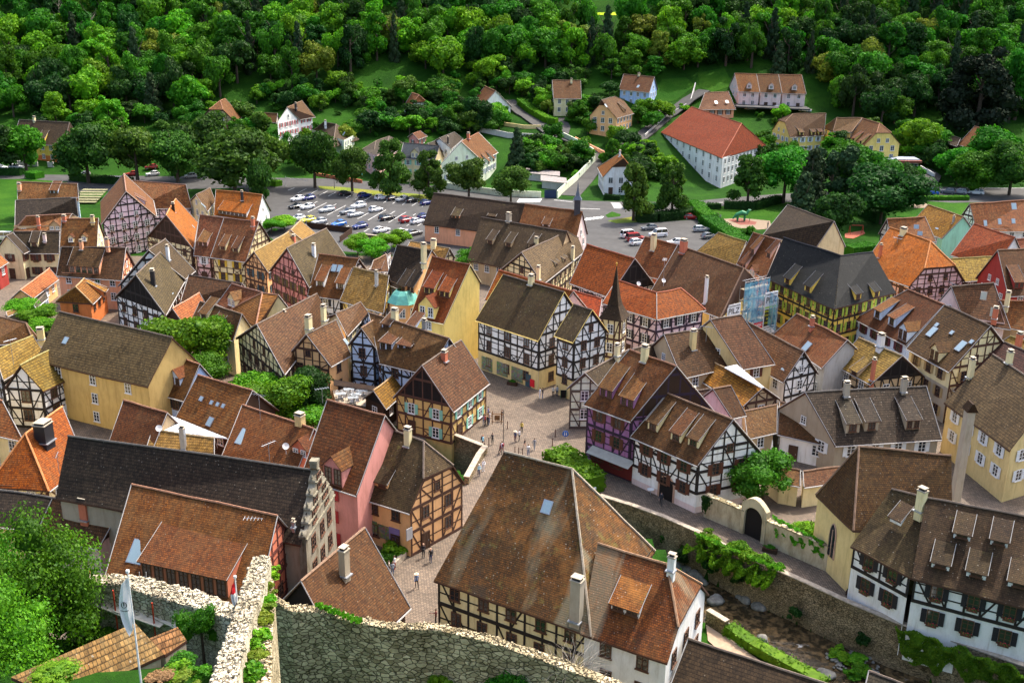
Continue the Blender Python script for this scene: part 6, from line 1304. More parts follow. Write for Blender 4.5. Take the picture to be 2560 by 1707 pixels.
for poly in wl.data.polygons:
    nn_=poly.normal; c=V(poly.center)+ch.location; nh=V((nn_.x,nn_.y,0))
    if nh.length<.5: continue
    nh.normalize(); 
    vs=[V(wl.data.vertices[i].co)+ch.location for i in poly.vertices]; b2=sorted(vs,key=lambda v:v.z)[:2]
    if not facing(c,nh): continue
    Lw=(b2[1]-b2[0]).length; uu_=(b2[1]-b2[0]).normalized()
    for t in ((.3,.72) if Lw>8 else (.5,)):
        q=b2[0]+(b2[1]-b2[0])*t; q.z=2.2; gothic(ch,q+nh*.03,uu_,nh,1.1,3.8)
# buttress like bell gable beside the ochre house
q=at(*P('l5',1620,880),2.0); q.z=0
root=empty('bell_gable',q,'slender stone bell gable with a tiled cap between the chapel and the ochre house','bell gable')
m=MB(); m.box(q+V((0,0,6.5)),(1,0,0),(0,1,0),(0,0,1),.42,.6,7.5); m.build('shaft',[W('stone')],root)
m=MB(); m.hexa([q+V((x,y,14)) for x,y in ((-.65,-.8),(.65,-.8),(.65,.8),(-.65,.8))],[q+V((x,y,15)) for x,y in ((-.1,-.7),(.1,-.7),(.1,.7),(-.1,.7))]); m.build('cap',[RM['brown']],root)
# copper bay of the peach dormered house
q=at(*P('u3',30,1395),7.6)
root=empty('copper_bay',V((q.x,q.y,0)),'faceted bay with a green copper roof on the peach house front','bay window')
c=q+V((0,1.2,0)); m=MB(); b8=[V((c.x,c.y,0))+p for p in ngon(2.5,0,8,(0,0),R(22))]; m.hexa(b8,[p+V((0,0,q.z)) for p in b8]); m.build('wall',[W('peach')],root)
spire(root,V((c.x,c.y,0)),[(2.9,q.z-.1),(2.0,q.z+1.2),(1.2,q.z+1.9)],8,plain('copper_green',(.13,.4,.32),.5,.3,.2),'roof',R(22))
for i in range(8):
    a_=R(22)+2*math.pi*(i+.5)/8; n=V((math.cos(a_),math.sin(a_),0)); p=V((c.x,c.y,0))+n*(2.5*math.cos(math.pi/8)+.02)
    if facing(p,n): window(root,p+V((0,0,q.z-1.6)),V((-n.y,n.x,0)),n,.9,1.5,'w')
# ---------------------------------------------------------------- scaffold with nets and banners
sA,sB=at(*P('u4',1395,1215),11),at(*P('u4',1640,1165),11); sA.z=sB.z=0; sC=at(*P('m4',1800,140),9); sC.z=0
u=(sB-sA).normalized(); n=V((u.y,-u.x,0)); n=-n if n.y>0 else n
root=empty('scaffold',(sA+sB)/2,'facade scaffold wrapped in blue netting beside the yellow timbered house','scaffold')
m=MB(); Ls=(sB-sA).length
k=5
for i in range(k+1):
    for o_ in (0,1.0): p=sA+u*(Ls*i/k)+n*(o_-.4); m.tube([p,p+V((0,0,11.6))],.045,5)
for z in (2,4,6,8,10,11.4):
    for o_ in (0,1.0): m.tube([sA+n*(o_-.4)+V((0,0,z)),sB+n*(o_-.4)+V((0,0,z))],.035,4)
m.build('poles',[METAL],root)
for z in (2,4,6,8,10):
    m=MB(); m.box((sA+sB)/2+V((0,0,z+.05))+n*.1,u,n,V((0,0,1)),Ls/2,.45,.04); m.build('deck',[plain('planks',(.33,.28,.2),.9,0,.2)],root)
nm,nt,b,o_=newmat('blue_net'); b.inputs['Roughness'].default_value=.8
tr=nt.nodes.new('ShaderNodeBsdfTransparent'); mx=nt.nodes.new('ShaderNodeMixShader'); tc=N(nt,'TexCoord'); nn1=N(nt,'TexNoise',Scale=.7,Detail=3.0); L(nt,tc.outputs['Object'],nn1.inputs['Vector'])
L(nt,mixc(nt,ramp(nt,nn1.outputs[0],.4,.65),(.05,.25,.42),(.2,.5,.6)),b.inputs['Base Color']); mr=N(nt,'MapRange'); mr.inputs[1].default_value=.35; mr.inputs[2].default_value=.65; mr.inputs[3].default_value=.5; mr.inputs[4].default_value=.85; L(nt,nn1.outputs[0],mr.inputs[0]); L(nt,mr.outputs[0],mx.inputs[0]); L(nt,tr.outputs[0],mx.inputs[1]); L(nt,b.outputs[0],mx.inputs[2]); L(nt,mx.outputs[0],nt.nodes['Material Output'].inputs[0])
m=MB(); g_=12
for i in range(g_):
    for j in range(5):
        def Q(i,j): x=Ls*i/g_; return sA+u*x+n*(.72+.07*math.sin(i*2.1+j))+V((0,0,1+j*2.05))
        m.face([Q(i,j),Q(i+1,j),Q(i+1,j+1),Q(i,j+1)])
m.build('netting',[nm],root)
m=MB(); v=(sC-sB).normalized()
for i in range(3):
    p=sB+n*.7+v*(i*2); m.tube([p,p+V((0,0,9))],.04,5)
m.build('poles',[METAL],root); m=MB(); p=sB+n*.75; m.face([p+V((0,0,3)),p+v*4+V((0,0,3)),p+v*4+V((0,0,9)),p+V((0,0,9))]); m.build('netting',[nm],root)
def text(s,size,mat,parent,mtx,al='CENTER',bold=.012,xs=1.0):
    c=bpy.data.curves.new('lettering','FONT'); c.body=s; c.size=size; c.align_x=al; c.align_y='CENTER'; c.offset=bold*size; c.extrude=.004; o=bpy.data.objects.new('lettering_tmp',c)
    COL.objects.link(o); dg=bpy.context.evaluated_depsgraph_get(); me=bpy.data.meshes.new_from_object(o.evaluated_get(dg)); bpy.data.objects.remove(o)
    me.materials.clear(); me.materials.append(mat); q=link('lettering',me,parent,mtx@Matrix.Diagonal((xs,1,1,1))); return q
def banner(name,label,p,u,n,w,h,bg,items,cat='banner'):
    """p = centre; items: (text,size,zrel,colour,xscale) or ('#',z0,z1,colour)"""
    root=empty(name,p,label,cat); m=MB(); m.box(p,u,n,V((0,0,1)),w/2,.03,h/2); m.build('sheet',[bg],root)
    Mx=Matrix(((u.x,0,n.x,0),(u.y,0,n.y,0),(0,1,n.z,0),(0,0,0,1)))
    for it in items:
        if it[0]=='#':
            m=MB(); m.box(p+V((0,0,(it[1]+it[2])/2))+n*.035,u,n,V((0,0,1)),w/2*it[4] if len(it)>4 else w/2,.006,(it[2]-it[1])/2); m.build('panel',[it[3]],root)
        else: text(it[0],it[1],it[3],root,Matrix.Translation(n*.05+V((0,0,it[2])))@Mx,xs=it[4] if len(it)>4 else 1)
    return root
BWH=plain('banner_white',(.75,.74,.74),.6,0,.04); BBK=plain('banner_brown',(.03,.022,.018),.6,0,0); BYL=plain('banner_yellow',(.8,.75,.03),.6,0,0); BRD=plain('banner_red',(.6,.01,.02),.6,0,0); BGR=plain('banner_green',(.45,.6,.15),.6,0,0)
uf=u if u.x>0 else -u
def onp(px,py,d):   # point on the netting plane, d metres in front
    r=ray(*P('s',px,py)); pp=sA+n*d; t=(pp-CAM).dot(n)/r.dot(n); return CAM+r*t
p=onp(1780+1420/9.8,690+900/9.8,1.1)
banner('banner','tall white hanging builder banner with big dark letters and a yellow on dark list',p,uf,n,3.1,7.6,BWH,[('CONSTRUCTION',.36,3.4,BBK,1),('PILZ',1.5,2.35,BBK,.92),('#',.9,1.25,BGR,.9),('#',-2.3,.75,BBK,.88),('RENOVATION',.48,.4,BYL,.95),('COUVERTURE',.48,-.3,BYL,.95),('PAVAGE',.48,-1.0,BYL,.95),('CHARPENTE',.48,-1.7,BYL,.95),('KAYSERSBERG',.42,-2.65,BBK,.95),('Tél. 03 89 47',.32,-3.1,BBK,.95),('pilz construction',.3,-3.5,BBK,.9)])
p=onp(1780+530/9.8,690+880/9.8,1.3)
banner('banner','smaller white builder banner with big dark letters left of the blue netting',p,uf,n,3.1,2.8,BWH,[('CONSTRUCTION',.36,1.05,BBK,1),('PILZ',1.4,.15,BBK,.98),('#',-1.1,-.75,BGR,.9)])
p=onp(1780+1120/9.8,690+1215/9.8,1.0)
banner('banner','red banner with white lettering at the foot of the scaffold',p,uf,n,2.6,1.1,BRD,[('OUVERT',.75,.05,BWH,.8)])
# ---------------------------------------------------------------- small things in the town
DK=DARKM
def bollard(px,py,i):
    p=at(px,py,.02); m=MB(); m.tube([p,p+V((0,0,.95)),p+V((0,0,1.0))],[.06,.05,.075],8); m.tube([p+V((0,0,1.0)),p+V((0,0,1.14))],[.075,.03],8); m.tube([p,p+V((0,0,.1))],[.1,.09],8)
    tag(m.build('bollard',[plain('rusty_iron',(.09,.04,.03),.6,.3,.2)],None,False,p),('slim dark bollard on the sunny square, '+i),'bollard','bollards of the square')
for x,y,t in ((540,300,'near the standing person in black'),(345,470,'beside the person in black shorts'),(1042,385,'rear one near the shaded half'),(1012,480,'nearer one at the right'),(618,568,'just above the hall ridge, left'),(657,578,'just above the hall ridge, middle'),(697,588,'just above the hall ridge, right')): bollard(*sq(x,y),t)
def box_planter(px,py,w,l,label,rot=0,flow=True):
    p=at(px,py,.02); root=empty('planter',p,label,'planter',rz=0); m=MB(); U=V((math.cos(rot),math.sin(rot),0)); Q=V((-math.sin(rot),math.cos(rot),0)); m.box(p+V((0,0,.25)),U,Q,V((0,0,1)),l/2,w/2,.25); m.build('trough',[W('wood') if flow else CAP],root)
    bq=bush((0,0,.3),.5,l*.9,'mid',None,None,seed=2,n=350,leaf=.14,name='plants'); bq.parent=root; del bq['category']; bq.location=(0,0,.6); bq.scale=(l*.5,w*.6,.3); bq.rotation_euler=(0,0,rot)
box_planter(*P('l3',455,1205),.7,2.2,'stone trough planter beside the peach corner house, upper one',R(55)); box_planter(*P('l3',310,1305),.7,2.4,'stone trough planter beside the peach corner house, lower one',R(38))
box_planter(*P('m3',1100,950),.6,1.6,'flower trough under the shop windows of the grand house',R(-25)); box_planter(*P('l4',1900,1475),.6,1.6,'wooden flower box by the yard wall in the lane',R(-30)); box_planter(*P('b5',545,580),.6,1.2,'flower planter at the corner of the white riverside house',R(-35))
# window displays, red panel, awning
def panel(name,label,k,x,y,z,w,h,mat,cat,rot,d=.0):
    p=at(*P(k,x,y),z); U=V((math.cos(rot),math.sin(rot),0)); Q=V((U.y,-U.x,0)); m=MB(); m.box(p+Q*d,U,Q,V((0,0,1)),w/2,.05,h/2); return tag(m.build(name,[mat],None,False,p),label,cat)
gh=[o for o in bpy.data.objects if o.get('label','').startswith('grand white')][0]
def wallplane(root,k,x,y):
    """nearest wall face of root under pixel; returns point,u,n"""
    w=[c for c in root.children if c.name.startswith('wall')]; r=ray(*P(k,x,y)); best=None
    for o in w:
        for po in o.data.polygons:
            nn_=V(po.normal); 
            if abs(nn_.z)>.3: continue
            c=V(po.center)+root.location
            if nn_.dot(r)==0: continue
            t=(c-CAM).dot(nn_)/r.dot(nn_); q=CAM+r*t
            vs=[V(o.data.vertices[i].co)+root.location for i in po.vertices]; U=V((-nn_.y,nn_.x,0)).normalized(); ss=[v.dot(U) for v in vs]
            if min(ss)-.3<=q.dot(U)<=max(ss)+.3 and -.5<q.z<12 and (best is None or t<best[0]): best=(t,q,U,nn_ if nn_.dot(r)<0 else -nn_)
    return best[1:] if best else None
def onwall(root,name,k,x,y,w,h,mat,d=.06,th=.05):
    r_=wallplane(root,k,x,y)
    if not r_: return None
    q,U,n_=r_; m=MB(); m.box(q+n_*d,U,n_,V((0,0,1)),w/2,th,h/2); return m.build(name,[mat],root)
mt,nt,b,o_=newmat('shop_display'); tc=N(nt,'TexCoord'); vo=N(nt,'TexVoronoi',Scale=4.0); L(nt,tc.outputs['Object'],vo.inputs['Vector']); b.inputs['Roughness'].default_value=.4
L(nt,mixc(nt,.75,mixc(nt,.5,vo.outputs['Color'],(.12,.1,.05),'MULTIPLY'),(.1,.12,.05)),b.inputs['Base Color']); DISP=mt
for x,y in ((855,745),(1005,795),(1150,845)):
    onwall(gh,'display_window','m3',x,y,2.4,2.2,DISP)
onwall(gh,'shop_door','m3',1258,920,1.1,2.6,plain('door_teal',(.03,.07,.09),.4,0,0)); onwall(gh,'red_panel','m3',1300,930,.9,1.2,BRD,.1)
bh=[o for o in bpy.data.objects if o.get('label','').startswith('tall purple')][0]
r_=wallplane(bh,'l4',150,430)
if r_:
    q,U,n_=r_; q.z=3.0; m=MB(); a=q+n_*.1; aw=[a-U*3.4,a+U*3.4,a+U*3.4+n_*1.3-V((0,0,.6)),a-U*3.4+n_*1.3-V((0,0,.6))]; m.hexa(aw,[p+V((0,0,.06)) for p in aw]); m.build('awning',[plain('awning_cloth',(.34,.33,.28),.8)],bh)
    m=MB(); m.box(q+n_*.05-V((0,0,1.6)),U,n_,V((0,0,1)),3.6,.05,1.2); m.build('shop_front',[plain('shop_red',(.14,.02,.015),.6)],bh)
sh_=[o for o in bpy.data.objects if o.get('label','').startswith('white timbered shop house')][0]
r_=wallplane(sh_,'l4',745,770)
if r_:
    q,U,n_=r_; q.z=0; m=MB(); pts=[(-1,0),(1,0),(1,1.9)]+[(math.cos(t),1.9+math.sin(t)) for t in [math.pi*k/10 for k in range(1,10)]]+[(-1,1.9)]
    v_=[q+U*x*1.05+V((0,0,z*1.05))+n_*.08 for x,z in pts]; m.face(v_,0)
    big=[q+U*x*1.35+V((0,0,z*1.12))+n_*.06 for x,z in pts]
    for i in range(len(v_)): j=(i+1)%len(v_); m.face([v_[i],big[i],big[j],v_[j]],1)
    m.build('arched_doorway',[W('black'),plain('sandstone',(.42,.26,.18),.85,0,.2)],sh_)
pc=[o for o in bpy.data.objects if o.get('label','').startswith('peach timbered corner')][0]
for k_,x,y,w,h,mt_ in (('l2',1950,1195,.9,1.5,DISP),('l2',2060,1250,1.6,1.6,DISP),('l2',2180,1275,1.4,1.5,plain('poster_violet',(.2,.15,.35),.5)),('l3',100,1270,.9,1.4,plain('poster_grey',(.35,.35,.36),.5))): onwall(pc,'shop_window',k_,x,y,w,h,mt_)
# street lamps
def lamp(px,py,h,label,z=0):
    p=at(px,py,z); root=empty('street_lamp',p,label,'street lamp','street lamps'); m=MB(); m.tube([p,p+V((0,0,.6)),p+V((0,0,h-.7))],[.12,.07,.05],8); m.tube([p,p+V((0,0,.25))],[.2,.16],8); m.build('post',[DK],root)
    m=MB(); a=[p+v for v in ngon(.12,h-.7,6)]; b_=[p+v for v in ngon(.24,h-.15,6)]; m.hexa(a,b_); m.build('lantern',[GLINT],root); m=MB(); a=[p+v for v in ngon(.3,h-.15,6)]; b_=[p+v for v in ngon(.05,h+.15,6)]; m.hexa(a,b_); m.build('cap',[DK],root)
lamp(836,471,5.5,'dark street lamp between the first and second lime of the car park row'); lamp(1048,491,5.5,'dark street lamp on the dry verge before the fourth lime'); lamp(2303,512,4.5,'street lamp on the lawn by the pharmacy cross')
q=at(715,466,0); root=empty('height_barrier',q,'white height barrier bar at the car park entrance','barrier'); m=MB(); m.tube([q,q+V((0,0,3))],.06,6); m.tube([q+V((0,0,2.6)),q+V((6.5,-1.5,2.0))],.06,6); m.build('frame',[FW],root)
# wayfinding metal signboard on the square
q=at(*sq(498,560),0.0); q=at(1258,1124,0); root=empty('wrought_sign',q,'rusty wrought iron hanging sign on a tall thin pole in the square','sign')
m=MB(); m.tube([q,q+V((0,0,5.8))],.05,6); m.build('pole',[DK],root); RU=plain('rust_iron',(.16,.08,.03),.7,.2,.2)
m=MB(); 
for z in (4.1,5.2): m.tube([q+V((0,0,z)),q+V((-1.6,0,z))],.06,5)
for x in (-.3,-1.5): m.tube([q+V((x,0,3.7)),q+V((x,0,5.6))],.06,5)
m.tube([q+V((-1.5,0,4.9)),q+V((-2.7,0,5.2))],.06,5); m.tube([q+V((-1.5,0,4.6)),q+V((-2.6,0,4.9))],.05,5); m.box(q+V((-.85,0,4.65)),(1,0,0),(0,1,0),(0,0,1),.35,.05,.35); m.build('ironwork',[RU],root)
# round blue sign
q=at(*P('m3',1622,1428),2.4); root=empty('round_sign',q,'round blue pedestrian sign with white figures at the right of the square','road sign'); m=MB(); a=[q+V((.42*math.cos(t),0,.42*math.sin(t))) for t in [2*math.pi*i/20 for i in range(20)]]; m.hexa(a,[p+V((0,.05,0)) for p in a]); m.build('disc',[plain('sign_blue',(.02,.12,.42),.4,0,0)],root)
m=MB()
for x,h in ((-.12,.42),(.13,.32)): m.box(q+V((x,-.02,-.05)),(1,0,0),(0,1,0),(0,0,1),.06,.01,h/2); m.box(q+V((x,-.02,h/2+.03)),(1,0,0),(0,1,0),(0,0,1),.05,.01,.05)
m.build('figures',[FW],root)
# menu board, cafe tables and umbrellas
q=at(*P('m3',1600,1085),0); root=empty('easel_board',q,'green edged chalk board standing before the corner porch','sign board'); m=MB(); m.box(q+V((0,0,.8)),(1,0,0),(0,1,0),(0,0,1),.45,.03,.6); m.build('board',[W('black')],root); m=MB()
for x in (-.4,.4): m.tube([q+V((x,-.2,0)),q+V((x,0,1.4))],.03,4); m.tube([q+V((x,.5,0)),q+V((x,0,1.4))],.03,4)
m.build('legs',[plain('green_wood',(.05,.14,.06),.7)],root)
def cafe(px,py,z,i,rot):
    p=at(px,py,z); root=empty('cafe_table',p,'grey cafe table on the courtyard terrace, %s'%i,'table','cafe tables'); m=MB(); U=V((math.cos(rot),math.sin(rot),0)); Q=V((-U.y,U.x,0)); m.box(p+V((0,0,.74)),U,Q,V((0,0,1)),.75,.4,.025); m.build('table_top',[plain('table_grey',(.3,.33,.36),.4)],root)
    m=MB(); m.tube([p,p+V((0,0,.73))],.05,6); m.box(p+V((0,0,.03)),U,Q,V((0,0,1)),.3,.3,.03); m.build('leg',[METAL],root)
    for s in (-1,1):
        for t in (-.35,.35):
            c=p+Q*(s*.75)+U*t; r2=empty('cafe_chair',c,'white cafe chair at a grey table on the courtyard terrace','chair','cafe chairs'); m=MB(); m.box(c+V((0,0,.45)),U,Q,V((0,0,1)),.22,.22,.03); m.build('seat',[FW],r2); m=MB(); m.box(c+Q*(s*.22)+V((0,0,.7)),U,Q,V((0,0,1)),.22,.02,.22); m.build('backrest',[FW],r2); m=MB()
            for a_ in (-.18,.18):
                for b_ in (-.18,.18): m.tube([c+U*a_+Q*b_,c+U*a_+Q*b_+V((0,0,.44))],.018,4)
            m.build('legs',[METAL],r2)
sheet('terrace',[P('m2',1300,1000),P('m2',1700,1010),P('m2',1620,1160),P('m2',1330,1110)],2.5,plain('terrace_tile',(.4,.33,.25),.8))
for i,(x,y) in enumerate(((1380,1080),(1460,1035),(1530,1085),(1590,1050),(1500,1118))): cafe(*P('m2',x,y),2.52,('front left','back left','middle','back right','front right')[i],R(20))
m=MB(); a=[at(*P('m2',x,y),5.4) for x,y in ((1310,895),(1740,965),(1700,1005),(1310,950))]; m.hexa([p-V((0,0,.1)) for p in a],a); tag(m.build('canopy_roof',[RM['brownp']],None,False,a[0]),'low brown tiled canopy edge over the courtyard cafe terrace','canopy')
def parasol(px,py,z,h,label):
    p=at(px,py,z); root=empty('parasol',p,label,'parasol'); m=MB(); m.tube([p,p+V((0,0,h))],.03,6); m.build('pole',[METAL],root); m=MB(); m.tube([p+V((0,0,h*.35)),p+V((0,0,h*.7)),p+V((0,0,h))],[.16,.12,.03],8); m.build('canopy',[FW],root)
parasol(*P('l4',1910,430),2.5,2.6,'closed white parasol behind the timbered shop house'); parasol(*P('u1',1050,770),5,2.4,'closed pale parasol on the lilac house terrace'); parasol(*P('u5',1462,860),2,3,'closed white parasol beside the mint green wall')
p=at(*P('l4',565,835),0); root=empty('bistro_table',p,'round white bistro table outside the timbered shop house','table'); m=MB(); a=[p+v for v in ngon(.45,.74,14)]; m.hexa(a,[v+V((0,0,.04)) for v in a]); m.build('table_top',[FW],root); m=MB(); m.tube([p,p+V((0,0,.74))],.04,6); m.build('leg',[METAL],root)
# terrace of the lilac house
m=MB(); a=[at(*P('u1',x,y),2.9) for x,y in ((1005,760),(1280,735),(1340,790),(1000,800))]; m.hexa([V((p.x,p.y,-1)) for p in a],a,0); tag(m.build('roof_terrace',[W('lilac')],None,False,a[0]),'lilac walled roof terrace in front of the lilac timbered house','terrace')
# playground
q=at(*P('u4',1380,600),0); GN=plain('toy_green',(.03,.22,.09),.5,0,0)
m=MB(); m.tube([q+V((-2.2,0,.6)),q+V((-1.2,0,1.7)),q+V((.2,0,2.2)),q+V((1.4,0,2.0)),q+V((1.9,0,2.9)),q+V((2.4,0,2.9))],[.15,.45,.7,.5,.35,.2],8)
for x in (-.9,.9):
    for y in (-.4,.4): m.tube([q+V((x,y,1.6)),q+V((x,y,0))],[.22,.16],6)
tag(m.build('climbing_animal',[GN],None,False,q),'green animal shaped climbing toy on the red play surface','play equipment')
q=at(*P('u5',545,730),0); m=MB()
for x in (-1.6,1.6):
    for y in (-.8,.8): m.tube([q+V((x,y,0)),q+V((x,0,2.3))],.06,5)
m.tube([q+V((-1.6,0,2.3)),q+V((1.6,0,2.3))],.06,5); tag(m.build('swing_frame',[plain('toy_red',(.4,.05,.03),.6,0,0)],None,False,q),'red swing frame on the lawn beside the blank cream gable','swing')
sheet('play_surface',[P('u5',x,y) for x,y in ((440,720),(620,690),(640,720),(520,770),(440,760))],.06,plain('play_red',(.33,.09,.05),.9,0,.2))
# timber stacks / greenhouse like slatted frames behind the lilac house
m=MB(); r1,r2=at(*P('u1',820,290),2),at(*P('u1',1060,292),2)
for i in range(6):
    z=2.2-.32*i; y=-1.7*i; a=r1+V((0,y,0)); b_=r2+V((0,y,0)); a.z=b_.z=z; m.hexa([a+V((0,-1.5,-.15)),b_+V((0,-1.5,-.15)),b_-V((0,0,.1)),a-V((0,0,.1))],[a+V((0,-1.5,-.05)),b_+V((0,-1.5,-.05)),b_,a])
tag(m.build('slatted_roof',[plain('mossy_board',(.2,.19,.1),.9,0,.3)],None,False,r1),'mossy stepped slat roof between the pale blue gable and lilac house','shed')
# antennas and dishes
def antenna(k,x,y,z,h,label,rot=0.3):
    p=at(*P(k,x,y),z); m=MB(); m.tube([p-V((0,0,.5)),p+V((0,0,h))],.03,4); U=V((math.cos(rot),math.sin(rot),0)); Q=V((-U.y,U.x,0)); t=p+V((0,0,h-.1)); m.tube([t-U*.9,t+U*.9],.025,4)
    for i in range(6): c=t+U*(-.85+.34*i); m.tube([c-Q*.4,c+Q*.4],.018,3)
    tag(m.build('antenna',[METAL],None,False,p),label,'antenna','roof antennas')
for i,(k,x,y,z,h,lb) in enumerate((('l2',620,1420,8.5,3.2,'tall aerial on the rust brown house with the wide dormer'),('l2',780,470,12.5,2.2,'aerial on the ridge of the long charcoal hall'),('l1',660,560,7,2,'aerial beside the bright orange hipped roof'),('m2',590,1260,8.4,3,'aerial on the long rust roofed house by the central garden'),('m2',1200,1090,8.5,1.6,'aerial on a mast beside the courtyard trees'),('u4',625,1130,10,3,'aerial at the edge of the very large brown roof'),('u5',945,860,11,2,'aerial in the middle of the burnt orange half-hipped roof'),('u1',1180,240,11,2,'aerial behind the ridge of the lilac timbered house'),('m1',130,720,9.5,3.2,'aerial between the two mossy tan roofs'),('m5',1480,60,9,2,'aerial on the pinkish gable of the brown and tan house'),('m4',1040,490,11,1.8,'aerial on the dark brown pantile roof behind the tall beige house'),('u1',745,450,8,2,'aerial on the charcoal roof by the pale blue gable'))):
    antenna(k,x,y,z,h,lb,i*.9)
def dish(k,x,y,z,label):
    p=at(*P(k,x,y),z); d=(CAM-p).normalized(); d=V((.3,-.6,.5)).normalized(); a=d.cross(V((0,0,1))).normalized(); b_=d.cross(a); m=MB(); rg_=[p+(a*math.cos(t)+b_*math.sin(t))*.4 for t in [2*math.pi*i/14 for i in range(14)]]; c=p-d*.12
    for i in range(14): m.face([c,rg_[i],rg_[(i+1)%14]])
    m.tube([p-V((0,0,1.0)),c],.03,4); tag(m.build('satellite_dish',[plain('dish',(.5,.5,.5),.5,0,0)],None,False,p),label,'satellite dish')
dish('l1',1780,90,8.6,'satellite dish on the tan pantile roof below the glazed roof'); dish('u4',625,1180,10.5,'satellite dish at the left edge of the very large brown roof'); dish('l2',960,290,8.6,'pale dish above the little gabled dormer of the long rust roof'); dish('u4',380,1210,9.5,'round pale dish in front of the black boarded gable')
# pharmacy and cross
p0=hit(*P('t4',1000,1345)); root=empty('pharmacy',p0,'low glazed pharmacy front with red brown fascia below the yellow building','shop'); m=MB(); m.box(p0+V((-2,2.5,1.4)),(1,0,0),(0,1,0),(0,0,1),9,2.5,1.6); m.build('wall',[W('taupe')],root); m=MB(); m.box(p0+V((-2,2.3,3.2)),(1,0,0),(0,1,0),(0,0,1),9.6,3.2,.35); m.build('fascia',[plain('fascia',(.25,.07,.045),.6)],root); m=MB(); m.box(p0+V((-2,2.6,3.7)),(1,0,0),(0,1,0),(0,0,1),9.2,2.6,.14); m.build('flat_roof',[plain('zinc_roof',(.28,.32,.38),.5,.3,.1)],root)
for i in range(6): window(root,p0+V((-9.5+i*3,-.03,1.5)),V((1,0,0)),V((0,-1,0)),2.2,2.0,'w')
q=at(*P('t4',968,1300),3.6); root=empty('pharmacy_cross',q,'bright green pharmacy cross sign on a post beside the dark oval tree','sign'); m=MB(); EG=newmat('cross_green'); EG[2].inputs['Base Color'].default_value=(.0,.5,.3,1); EG[2].inputs['Emission Color'].default_value=(.0,.8,.5,1); EG[2].inputs['Emission Strength'].default_value=.8
m.box(q,(1,0,0),(0,1,0),(0,0,1),.9,.12,.3); m.box(q+V((0,-.01,0)),(1,0,0),(0,1,0),(0,0,1),.3,.13,.9); m.build('cross',[EG[0]],root); m=MB(); m.tube([q-V((0,0,3.6)),q-V((0,0,.9))],.07,6); m.build('post',[DK],root)
# yard shed roofs beside the lane, blue gate
for k,(a,lb) in enumerate((((P('t3',110,1318),P('t3',375,1345),P('t3',375,1380),P('t3',110,1355)),'low grey corrugated shed roof in the walled garden, upper one'),((P('t3',225,1372),P('t3',425,1395),P('t3',435,1437),P('t3',225,1415)),'low grey corrugated shed roof in the walled garden, lower one'))):
    h=[at(x,y,2.6 if i<2 else 2.3) for i,(x,y) in enumerate(a)]; m=MB(); m.hexa([p-V((0,0,.12)) for p in h],h,0); m.hexa([V((p.x,p.y,0)) for p in [h[0].lerp(h[2],.06),h[1].lerp(h[3],.06),h[2].lerp(h[0],.06),h[3].lerp(h[1],.06)]],[V((p.x,p.y,p.z-.15)) for p in [h[0].lerp(h[2],.06),h[1].lerp(h[3],.06),h[2].lerp(h[0],.06),h[3].lerp(h[1],.06)]],1); tag(m.build('shed',[plain('corrugated',(.23,.2,.19),.7,0,.25),W('grey')],None,False,h[0]),lb,'shed')
runwall('yard_gate','dark blue double gate in the pale green yard wall',[(1361,495.5),(1391,495.5)],0,2.3,.1,plain('gate_blue',(.02,.04,.09),.5),zb=0,cat='gate')
# pergola and small sheds on the slope
q=hit(*P('t2',1670,885)); m=MB()
for x in (-2.2,2.2):
    for y in (-1.5,1.5): m.tube([q+V((x,y,0)),q+V((x,y,2.6))],.12,5)
m.box(q+V((0,0,2.65)),(1,0,0),(0,1,0),(0,0,1),2.5,1.9,.08); tag(m.build('pergola',[FW],None,False,q),'white pergola beside the orange roofed hillside house','pergola')
q=hit(*P('t2',1570,850)); root=empty('garden_shed',q,'small dark wooden garden shed with a green roof on the slope','shed'); m=MB(); m.box(q+V((0,0,1)),(1,0,0),(0,1,0),(0,0,1),2.2,1.3,1.1); m.build('wall',[W('wood')],root); m=MB(); m.hexa([q+V((x,y,2.1)) for x,y in ((-2.6,-1.7),(2.6,-1.7),(2.6,1.7),(-2.6,1.7))],[q+V((x,y,2.9)) for x,y in ((-2.4,-.1),(2.4,-.1),(2.4,.1),(-2.4,.1))]); m.build('roof',[plain('green_felt',(.06,.13,.08),.8)],root)
# dead trees on the wooded hill
for i,(px,py,h) in enumerate(((130,75,16),(155,80,15),(185,75,14),(860,100,15),(520,110,11),(235,120,13),(2045,95,12))):
    p=hit(px,py); r=random.Random(i); m=MB(); m.tube([(0,0,0),(r.uniform(-.4,.4),0,h*.6),(r.uniform(-.8,.8),0,h)],[.2,.12,.03],5)
    for k in range(14):
        z=h*r.uniform(.35,.95); a=r.uniform(0,6.28); l_=r.uniform(1,2.6); m.tube([(0,0,z),(math.cos(a)*l_,math.sin(a)*l_,z+l_*.9),(math.cos(a)*l_*1.3,math.sin(a)*l_*1.3,z+l_*1.7)],[.07,.045,.02],3,0,False)
    o=m.build('dead_tree',[plain('dead_wood',(.2,.17,.13),.9)]); o.location=p; tag(o,'bare grey dead tree standing among the green wood','tree','dead trees of the wood')
